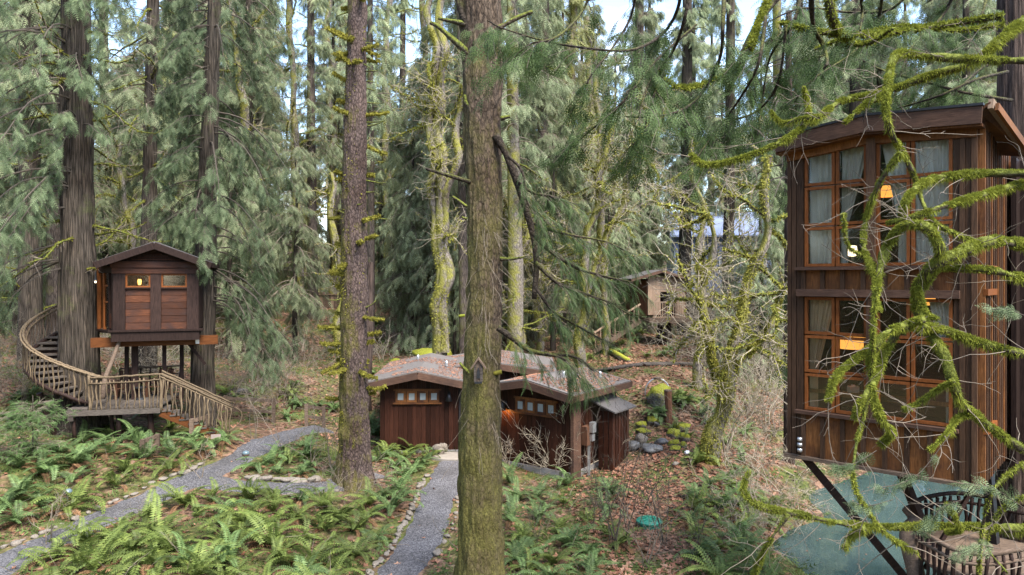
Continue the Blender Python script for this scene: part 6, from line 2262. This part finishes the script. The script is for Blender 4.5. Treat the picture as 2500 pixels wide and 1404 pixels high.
for j, (pxs, r0, r1, D, mf) in enumerate(LIMBS):
    ln = loc_line([(p[0], p[1], D + 0.22 * math.sin(i_ * 1.1 + j * 2)) for i_, p in enumerate(pxs)], D, b, 7)
    r0, r1 = r0 * 0.76 * D / F, r1 * 0.72 * D / F
    core = 0.72 if mf > .5 else 0.95
    limb(mm_, ln, r0 * core, r1 * core, M_limb, "limb", S=10, seed=300 + j, rough=0.32)
    L_ = np.linalg.norm(np.diff(ln, axis=0), axis=1).sum()
    rl = np.linspace(r0, r1, len(ln))[None] * core
    V, Fc = blades(ln[None], rl, int(5200 * L_ * mf), 0.023, r_, (0, 0, 0.6), 0.45, 0.3)
    T_ = V.reshape(-1, 3, 3)
    nv = vnoise(T_[:, 0, 0] * 7 + T_[:, 0, 1] * 5 + 90, T_[:, 0, 2] * 7 + 90, 17 + j)
    T_[:, 2] = T_[:, 0] + (T_[:, 2] - T_[:, 0]) * (0.55 + 1.3 * nv)[:, None]
    T_ = T_[nv > 0.30]
    V, Fc = T_.reshape(-1, 3), np.arange(3 * len(T_)).reshape(-1, 3)
    gm.add(V, Fc)
    V, Fc = blades(ln[None], rl, int(900 * L_ * mf), 0.036, r_, (0, 0, -0.5), 0.2, 1.4)
    T_ = V.reshape(-1, 3, 3)
    nv = vnoise(T_[:, 0, 0] * 5 + T_[:, 0, 1] * 4 + 60, T_[:, 0, 2] * 5 + 60, 27 + j)
    T_[:, 2] = T_[:, 0] + (T_[:, 2] - T_[:, 0]) * (0.4 + 2.0 * nv)[:, None]
    T_ = T_[nv > 0.5]
    gm.add(T_.reshape(-1, 3), np.arange(3 * len(T_)).reshape(-1, 3))
    # bare twigs
    n_ = int(2.4 * L_) + 1
    p2, tan, d2, _, t2 = spawn(ln[None], n_, 0.2, 1.0, r_, 0.9)
    C = grow(p2, nrm(d2 * [1, .5, 1] + [-0.25, 0, 0]), r_.uniform(0.25, 0.95, n_), 9, r_, 0.45, 0.15, 0.2)
    V, Q = polytubes(C, np.linspace(0.0055, 0.002, 9)[None] * np.ones((n_, 1)), 4)
    gt.add(V, Q)
    p3, tan3, d3, _, _ = spawn(C, 3, 0.2, 1, r_, 0.8)
    E = grow(p3, d3, r_.uniform(0.1, 0.4, len(p3)), 6, r_, 0.4, 0)
    V, Q = polytubes(E, np.linspace(0.003, 0.0013, 6)[None] * np.ones((len(E), 1)), 3)
    gt.add(V, Q)
tag(gm.build("moss", M_moss, mm_), "bright green shaggy moss", kind="stuff")
tag(gt.build("twigs", M_twig, mm_), kind="stuff")
# sprigs of young cedar hanging below the tall treehouse
gs = G()
for pxs in ([(2320, 1060), (2250, 1150), (2200, 1180), (2150, 1190)], [(2140, 1100), (2090, 1130), (2040, 1140)], [(2500, 1240), (2420, 1190), (2340, 1180)], [(2180, 1220), (2120, 1235), (2080, 1225)], [(2440, 1340), (2380, 1330), (2330, 1360)], [(2500, 770), (2460, 755), (2420, 755)], [(2350, 1220), (2300, 1240), (2260, 1290)]):
    ln = loc_line(pxs, 7.0, b, 6)
    V, Q = polytubes(ln[None], np.full((1, len(ln)), .004), 4)
    gs.add(V, Q, 1)
    p3, tan3, d3, _, _ = spawn(ln[None], 26, 0.1, 1, r_, .8)
    V, Fc = scatter(SP_NEAR, p3, nrm(d3 + tan3 * .5 + [0, 0, -.4]), nrm(r_.normal(0, .5, p3.shape) + [0, -.4, .8]), r_.uniform(.06, .16, len(p3)))
    gs.add(V, Fc, 0)
gs.build("sprigs", [M_cedar, M_twig_dark], mm_)

# ------------------------------------------------------------------ ferns
def frond_mesh(seed, mt, arch):
    r = np.random.default_rng(seed)
    n = 19
    s = np.linspace(0, 1, n + 3)
    pit = R(68) - s * R(arch) * 1.0
    dx = np.concatenate([[0], np.cumsum(np.cos(pit[:-1]) / (n + 2))])
    dz = np.concatenate([[0], np.cumsum(np.sin(pit[:-1]) / (n + 2))])
    sway = r.uniform(0.02, 0.13) * np.sin(s * r.uniform(2, 4.5) + r.random() * 6)
    sway = sway - sway[0]
    cut = r.uniform(0.85, 1.0) if seed % 3 == 0 else 1.1
    ax = np.column_stack([dx, sway, dz])
    g = G()
    for i in range(2, n + 2):
        t = s[i]
        if t > cut or (seed > 4 and r.random() < 0.06):
            continue
        l = 0.17 * min(1, (t - 0.03) * 7) ** 0.6 * (1 - t) ** 0.55 * r.uniform(0.9, 1.1) + 0.012
        tan = nrm(ax[min(i + 1, n + 2)] - ax[i - 1])
        nrm_ = nrm(np.cross(tan, (0, 1, 0))) * -1
        if nrm_[2] < 0: nrm_ = -nrm_
        for sd in (-1, 1):
            side = np.array([0, sd, 0]) * 0.93 + tan * 0.3 + nrm_ * 0.12
            tip = ax[i] + nrm(side) * l + np.array([0, 0, -0.22 * l])
            w_ = 0.026
            mid = ax[i] + nrm(side) * l * 0.35
            g.add([ax[i], mid - tan * w_, tip, mid + tan * w_], [[0, 1, 2, 3]])
    for i in range(n + 2):
        w_ = 0.006 * (1 - s[i]) + 0.002
        g.add([ax[i] + [0, -w_, .003], ax[i] + [0, w_, .003], ax[i + 1] + [0, w_ * .8, .003], ax[i + 1] + [0, -w_ * .8, .003]], [[0, 1, 2, 3]])
    return g


FR = {}
for nm, mt in (("g", M_fern), ("b", M_fern_b), ("d", M_fern_dead)):
    FR[nm] = [frond_mesh(s_, mt, a_).mesh("frond", mt) for s_, a_ in ((1, 70), (2, 95), (3, 118), (4, 135), (5, 84), (6, 108), (7, 150), (8, 125))]
FROND_RAW = [np.concatenate(frond_mesh(s_, M_fern, a_).V) for s_, a_ in ((1, 75), (2, 100), (3, 125))]
_fq = []
for s_, a_ in ((1, 75), (2, 100), (3, 125)):
    gg = frond_mesh(s_, M_fern, a_)
    _fq.append(np.concatenate([f for f, _ in gg.Fs]))


def fern(p, size, label, group, kind='g', n=13, dead=3):
    o = empty("sword_fern", tuple(p), random.uniform(0, 6.28))
    o.pop("_z", None)
    tag(o, label, "fern", group)
    n = random.randint(8, 16)
    gap = random.uniform(0, 6.28)
    for k in range(n + dead):
        d = k >= n
        if not d and abs(((k * 2.4 - gap + 3.14) % 6.28) - 3.14) < 0.35:
            continue
        me = random.choice(FR['d'][2:] if d else FR[kind])
        c = bpy.data.objects.new("frond", me)
        COL.objects.link(c)
        c.parent = o
        s = size * random.uniform(0.7, 1.12) * (0.8 if d else 1)
        c.scale = (s, s, s * random.uniform(0.75, 1.15))
        c.rotation_euler = (random.uniform(-.3, .3), random.uniform(0.35, 0.75) if d else random.uniform(-0.32, 0.30), k * 2.4 + random.uniform(-.3, .3))
        c.location = (random.uniform(-.04, .04), random.uniform(-.04, .04), 0.02)
    return o


def fern_single(p, size, label, group, kind='g', n=11):
    """a fern too far off to tell its fronds apart: one crown mesh, shared"""
    o = bpy.data.objects.new("sword_fern", random.choice(FERN_FAR[kind]))
    COL.objects.link(o)
    o.location = p
    o.scale = (size,) * 3
    o.rotation_euler = (0, 0, random.uniform(0, 6.28))
    return tag(o, label, "fern", group)


FERN_FAR = {}
for kd, mt in (("g", M_fern), ("b", M_fern_b)):
    FERN_FAR[kd] = []
    for v in range(3):
        g = G()
        r = np.random.default_rng(v + 500)
        for k in range(12):
            i = r.integers(0, 3)
            a_ = k * 2.4 + r.uniform(-.3, .3)
            s = r.uniform(.7, 1.1)
            tp = r.uniform(-.3, .3)
            q = FROND_RAW[i] * s
            q = np.column_stack([q[:, 0] * math.cos(tp) + q[:, 2] * math.sin(tp), q[:, 1], -q[:, 0] * math.sin(tp) + q[:, 2] * math.cos(tp)])
            q = np.column_stack([q[:, 0] * math.cos(a_) - q[:, 1] * math.sin(a_), q[:, 0] * math.sin(a_) + q[:, 1] * math.cos(a_), q[:, 2]])
            g.add(q, _fq[i])
        FERN_FAR[kd].append(g.mesh("crown", mt))

random.seed(9)
ZONES = [  # x0,y0,x1,y1,count,size,kind,min spacing, label, group, parts?
    (130, 1225, 960, 1470, 54, 0.92, 'g', 0.62, "fern in the bed between the paths", "ferns between the paths"),
    (20, 1105, 560, 1240, 36, 0.95, 'b', 0.75, "fern on the bank above the path", "ferns on the bank"),
    (200, 1075, 640, 1130, 16, 0.95, 'b', 0.7, "fern below the treehouse stairs", "ferns below the stairs"),
    (620, 1085, 760, 1165, 9, 0.75, 'b', 0.6, "fern on the island between paths", "ferns on the island"),
    (900, 1105, 1060, 1260, 16, 0.75, 'b', 0.6, "fern between spruce and bathhouse path", "ferns by the bathhouse path"),
    (1225, 1180, 1520, 1440, 26, 0.80, 'b', 0.6, "fern below the angled bathhouse wing", "ferns below the bathhouse wing"),
    (1690, 1240, 1890, 1440, 18, 0.85, 'g', 0.65, "fern on the pond bank", "ferns on the pond bank"),
    (1700, 1130, 1830, 1240, 8, 0.75, 'b', 0.65, "fern between red leaves and pond", "ferns above the pond"),
    (0, 1235, 60, 1300, 3, 0.9, 'b', 0.7, "fern at the path's outer verge", "ferns at the verge")]
used = []
for x0, y0, x1, y1, n, size, kd, gap, lb, gr in ZONES:
    c = t = 0
    while c < n and t < n * 25:
        t += 1
        p = Gp(random.uniform(x0, x1), random.uniform(y0, y1))
        if p[2] < WATER + 0.12 or not off_path(p[0], p[1], 0.42):
            continue
        if any((p[0] - a_) ** 2 + (p[1] - b_) ** 2 < gap ** 2 for a_, b_ in used):
            continue
        used.append((p[0], p[1]))
        f_ = random.uniform(0.8, 1.4)
        dead = random.choice((1, 2, 4, 7))
        k2 = random.choice([kd, kd, kd, 'g' if kd == 'b' else 'b'])
        sz = "large" if f_ > 1.2 else ("small" if f_ < 0.98 else "middling")
        tone = "yellow green" if k2 == 'g' else "deep green"
        ext = " with many brown fronds" if dead == 7 else ("" if off_path(p[0], p[1], 0.8) else " at the gravel edge")
        fern(p, size * f_, sz + " " + tone + " " + lb + ext, gr, k2, 13, dead)
        c += 1
FZ = [(540, 930, 840, 1030, 16, "sword fern in the brush between fence and spruce", "ferns behind the fence"),
      (780, 780, 1110, 875, 26, "sword fern on the leafy slope below the plank fence", "ferns below the plank fence"),
      (0, 960, 130, 1060, 8, "sword fern beyond the foot of the curved stair", "ferns beyond the stair"),
      (1430, 800, 1850, 890, 22, "sword fern on the slope above the boardwalk", "ferns above the boardwalk"),
      (1640, 960, 1830, 1090, 14, "sword fern near the leaning vine maple", "ferns near the vine maple"),
      (1540, 980, 1700, 1030, 6, "sword fern around the mossy boulders", "ferns round the boulders"),
      (250, 1010, 520, 1060, 12, "sword fern in the shade under the treehouse deck", "ferns under the deck"),
      (890, 900, 925, 1090, 6, "sword fern against the west wall of the bathhouse", "ferns by the west wall")]
for x0, y0, x1, y1, n, lb, gr in FZ:
    for _ in range(n):
        p = Gp(random.uniform(x0, x1), random.uniform(y0, y1))
        if p[2] > WATER + 0.1 and off_path(p[0], p[1], 0.35):
            fern_single(p, random.uniform(0.6, 1.0), lb, gr, random.choice('gb'))


# ------------------------------------------------------------------ bare shrubs and thickets
SHRUBS = {}


def shrub(p, H, n, r, label, group, mt=None, spread=0.45, rad=0.012, lv=2, name="bare_shrub", wander=0.45, dens=5):
    o = empty(name, tuple(p))
    o.pop("_z", None)
    tag(o, label, "shrub", group)
    pool = SHRUBS.setdefault(label, [])
    if len(pool) >= 4:
        me, h0 = random.choice(pool)
        c = bpy.data.objects.new("stems", me)
        COL.objects.link(c)
        c.parent = o
        o.rotation_euler = (0, 0, random.uniform(0, 6.28))
        o.scale = (H / h0,) * 3
        return o
    D0 = r.normal(0, spread, (n, 3)) + [0, 0, 1]
    B = grow(r.normal(0, 0.06, (n, 3)) * [1, 1, 0], D0, H * r.uniform(0.55, 1.1, n), 10, r, wander, 0.15)
    g = G()
    V, Q = polytubes(B, np.linspace(rad, rad * 0.35, 10)[None] * np.ones((n, 1)), 4)
    g.add(V, Q)
    L_ = H * 0.45
    rr = rad * 0.5
    for l in range(lv):
        q, t_, d_, _, _ = spawn(B, dens, 0.25, 1.0, r, 0.75)
        B = grow(q, nrm(d_ + [0, 0, 0.25]), L_ * r.uniform(0.3, 1.0, len(q)), 7, r, wander, -0.1)
        V, Q = polytubes(B, np.linspace(rr, rr * 0.4, 7)[None] * np.ones((len(B), 1)), 3)
        g.add(V, Q)
        L_ *= 0.55
        rr *= 0.65
    pool.append((g.build("stems", mt or M_twig, o).data, H))
    return o


r_ = np.random.default_rng(400)
shrub(Gp(1350, 1160), 2.2, 9, r_, "bare pale branched bush against the angled bathhouse wing", None, M_twig_pale, 0.55, 0.018, 2)
shrub(Gp(1415, 1160), 1.9, 7, r_, "bare pale branched bush by the meter cupboard", None, M_twig_pale, 0.5, 0.016, 2)
shrub(Gp(1240, 1140), 1.2, 6, r_, "low bare bush at the passage corner of the bathhouse", None, M_twig_pale, 0.4, 0.012, 2)
for px, py, H, n in ((1500, 1340, 3.0, 8), (1530, 1330, 2.8, 6), (1620, 1330, 2.4, 6), (1580, 1390, 2.0, 6), (1450, 1300, 1.6, 6), (1310, 1330, 1.4, 6), (1690, 1380, 1.8, 7)):
    shrub(Gp(px, py), H, n, r_, "thin dark stemmed bare shrub among the ferns below the bathhouse", "shrubs below the bathhouse", M_twig_dark if H > 2.2 else M_twig, 0.16, 0.011, 2, dens=4)
for px, py, H in ((760, 1130, 2.4), (700, 1120, 2.2), (620, 1070, 3.2), (490, 1170, 1.2), (330, 1310, 1.3), (120, 1330, 1.4), (810, 1150, 2.0), (550, 1230, 1.0)):
    shrub(Gp(px, py), H, 3, r_, "slender leafless sapling beside the long gravel path", "saplings along the path", M_twig, 0.16, 0.012, 2, "leafless_sapling", dens=4)
for k in range(24):
    px, py = r_.uniform(1740, 1930), r_.uniform(860, 1130)
    p = Gp(px, py)
    if p[2] < WATER: continue
    shrub(p, r_.uniform(1.8, 4.2), 6, r_, "tangled bare thicket shrub between boardwalk and pond", "thicket by the pond", M_twig_pale if k % 3 else M_twig, 0.5, 0.016, 2, wander=0.7, dens=5)
for k in range(16):
    p = Gp(r_.uniform(1780, 1960), r_.uniform(1120, 1330))
    if p[2] < WATER - 0.05: continue
    shrub(p, r_.uniform(1.0, 2.0), 6, r_, "low bare brush on the water's edge", "brush on the pond edge", M_twig_pale, 0.6, 0.009, 2, wander=0.7, dens=5)
for k in range(30):
    p = Gp(r_.uniform(530, 840), r_.uniform(860, 1010))
    shrub(p, r_.uniform(1.0, 2.6), 6, r_, "brown leafless brush on the slope behind the split rail fence", "brush behind the fence", M_twig, 0.45, 0.011, 2, wander=0.6, dens=5)
for k in range(14):
    p = Gp(r_.uniform(240, 430), r_.uniform(850, 960), 25.5)
    shrub(p, r_.uniform(2.0, 3.6), 6, r_, "pale tangled brush seen under the treehouse floor", "brush behind the deck", M_twig_pale, 0.5, 0.014, 2, wander=0.7, dens=5)
for k in range(14):
    p = Gp(r_.uniform(930, 1110), r_.uniform(820, 880))
    shrub(p, r_.uniform(1.0, 2.0), 7, r_, "straw coloured bare brush behind the bathhouse roof", "brush behind the bathhouse", M_twig_pale, 0.35, 0.011, 1, wander=0.5, dens=6)
for k in range(12):
    p = Gp(r_.uniform(1720, 1900), r_.uniform(800, 870))
    shrub(p, r_.uniform(3.0, 6.0), 5, r_, "tall pale leafless vine maple in the thicket before the blue house", "vine maples before the blue house", M_twig_pale, 0.4, 0.024, 2, wander=0.7, dens=6)
for k in range(12):
    p = Gp(r_.uniform(-20, 140), r_.uniform(850, 1000))
    shrub(p, r_.uniform(1.2, 2.6), 6, r_, "leafless brush beyond the curved stair", "brush beyond the stair", M_twig, 0.5, 0.012, 2, wander=0.6, dens=5)

# fallen mossy log on the slope
p, q = Gp(1490, 862), Gp(1535, 885)
lg = empty("fallen_log", tuple(p))
lg.pop("_z", None)
tag(lg, "short mossy fallen log on the leafy slope", "log")
G().tube(np.array([[0, 0, .12], (q - p) / 2 + [0, 0, .12], (q - p) + [0, 0, .1]]), [.16, .15, .13], 12).build("log_body", M_stone_moss, lg, smooth=True)

# ------------------------------------------------------------------ fallen leaves, twigs and ground cover
def leaf_tmpl():
    V = [(.55, 0, .06), (.12, .22, .0), (-.1, .5, .12), (-.22, .1, 0), (-.5, -.1, .1), (-.15, -.2, 0), (.1, -.48, .1), (.2, -.12, .01)]
    return np.array(V), np.array([[0, 1, 7], [1, 2, 3], [3, 4, 5], [5, 6, 7], [1, 3, 5], [1, 5, 7]])


LT = leaf_tmpl()
rl = np.random.default_rng(600)
N = 105000
y = 13 + 47 * rl.random(N) ** 1.3
x = rl.uniform(-0.80, 0.62, N) * y
px = CX + F * x / y
z = np.concatenate([gz(x[i:i + 8000], y[i:i + 8000]) for i in range(0, N, 8000)])
pr = np.where((px > 1400) & (px < 1900), 1.6, np.where(y > 27, 0.55, 0.13))
pr = pr * (vnoise(x * .5 + 60, y * .5 + 60, 12) * 1.3 + 0.15)
ok = (rl.random(N) < pr) & (z > WATER + 0.03)
for c, h in PATHS:
    d2 = np.min((x[:, None] - c[None, ::3, 0]) ** 2 + (y[:, None] - c[None, ::3, 1]) ** 2, axis=1)
    ok &= (d2 > (h + 0.05) ** 2) | (rl.random(N) < 0.09)
x, y, z = x[ok], y[ok], z[ok]
n = len(x)
V, Fc = scatter(LT, np.column_stack([x, y, z + 0.02 + 0.02 * rl.random(n)]), rl.normal(size=(n, 3)) * [1, 1, .25], nrm(rl.normal(0, .35, (n, 3)) + [0, 0, 1]), rl.uniform(.07, .19, n))
tag(G().add(V, Fc).build("fallen_leaves", M_leaf), "reddish brown fallen maple leaves strewn over the forest floor", "leaves", kind="stuff")
# leaves on the bathhouse roofs
pts = []
for fr, W_, Lg, ze, za, over in ((fL, 2.84, 5.2, 2.93, 3.23, .42), (fR, 2.95, 3.0, 2.93, 3.2, .42), (fB, 4.6, 4.2, 2.88, 3.22, .42)):
    for _ in range(4200):
        lx, ly = rl.uniform(-.4, W_ + .4), rl.uniform(-.4, Lg + .3)
        if vnoise(np.array([lx * 1.1 + 9]), np.array([ly * 1.1 + 9]), 5)[0] < 0.46: continue
        q = fr[0](lx, ly, za - (za - ze) * abs(lx - W_ / 2 - (.1 if fr is fB else 0)) / (W_ / 2) + 0.012)
        pts.append((q[0], q[1] + 26, q[2]))
pts = np.array(pts)
n = len(pts)
V, Fc = scatter(LT, pts, rl.normal(size=(n, 3)) * [1, 1, .15], nrm(rl.normal(0, .1, (n, 3)) + [0, 0, 1]), rl.uniform(.03, .10, n))
tag(G().add(V, Fc).build("roof_leaves", M_leaf), "dead leaves lying on the bathhouse roofs", "leaves", kind="stuff")
# needles and leaves floating on the pond
n = 420
fx, fy = rl.uniform(6.5, 16, n), rl.uniform(12, 26, n)
okw = gz(fx, fy) < WATER - 0.02
fx, fy = fx[okw], fy[okw]
n = len(fx)
V, Fc = scatter(LT, np.column_stack([fx, fy, np.full(n, WATER + .006)]), rl.normal(size=(n, 3)) * [1, 1, .02], nrm(rl.normal(0, .02, (n, 3)) + [0, 0, 1]), rl.uniform(.02, .07, n))
tag(G().add(V, Fc).build("floating_leaves", M_leaf), "scattered leaves floating on the teal pond", "leaves", kind="stuff")
# fallen twigs
N = 3200
y = 13 + 40 * rl.random(N) ** 1.2
x = rl.uniform(-.8, .6, N) * y
z = gz(x, y)
ok = z > WATER + .05
for c, h in PATHS:
    ok &= np.min((x[:, None] - c[None, ::3, 0]) ** 2 + (y[:, None] - c[None, ::3, 1]) ** 2, axis=1) > (h + .1) ** 2
x, y, z = x[ok], y[ok], z[ok]
n = len(x)
C = grow(np.column_stack([x, y, z + .03]), rl.normal(size=(n, 3)) * [1, 1, .45] + [0, 0, .15], rl.uniform(.25, 1.1, n), 6, rl, .5, .35)
V, Q = polytubes(C, np.linspace(.008, .003, 6)[None] * np.ones((n, 1)), 3)
tag(G().add(V, Q).build("fallen_twigs", M_twig), "thin dead twigs littering the forest floor", "twigs", kind="stuff")
# low ground cover
N = 34000
y = 13 + 34 * rl.random(N) ** 1.2
x = rl.uniform(-.8, .55, N) * y
z = gz(x, y)
ok = (z > WATER - .04) & (rl.random(N) < np.clip(np.maximum((vnoise(x * .45 + 30, y * .45 + 30, 15) - .32) * 3, (z < WATER + .4) * 1.0), 0, 1))
pxx = CX + F * x / y
ok &= ~((pxx > 1470) & (pxx < 1780) & (y > 16)) | (rl.random(N) < .05)
for c, h in PATHS:
    ok &= np.min((x[:, None] - c[None, ::3, 0]) ** 2 + (y[:, None] - c[None, ::3, 1]) ** 2, axis=1) > (h + .12) ** 2
x, y, z = x[ok], y[ok], z[ok]
n = len(x)
V, Fc = scatter(spray(3, .42, .3), np.column_stack([x, y, z]), rl.normal(size=(n, 3)) * [1, 1, .3] + [0, 0, .55], nrm(rl.normal(0, .5, (n, 3)) + [0, 0, 1]), rl.uniform(.12, .34, n))
tag(G().add(V, Fc).build("ground_cover", M_forb), "low green herbs and moss covering the forest floor", "ground cover", kind="stuff")

for o in list(bpy.data.objects):
    if "_z" in o.keys():
        del o["_z"]
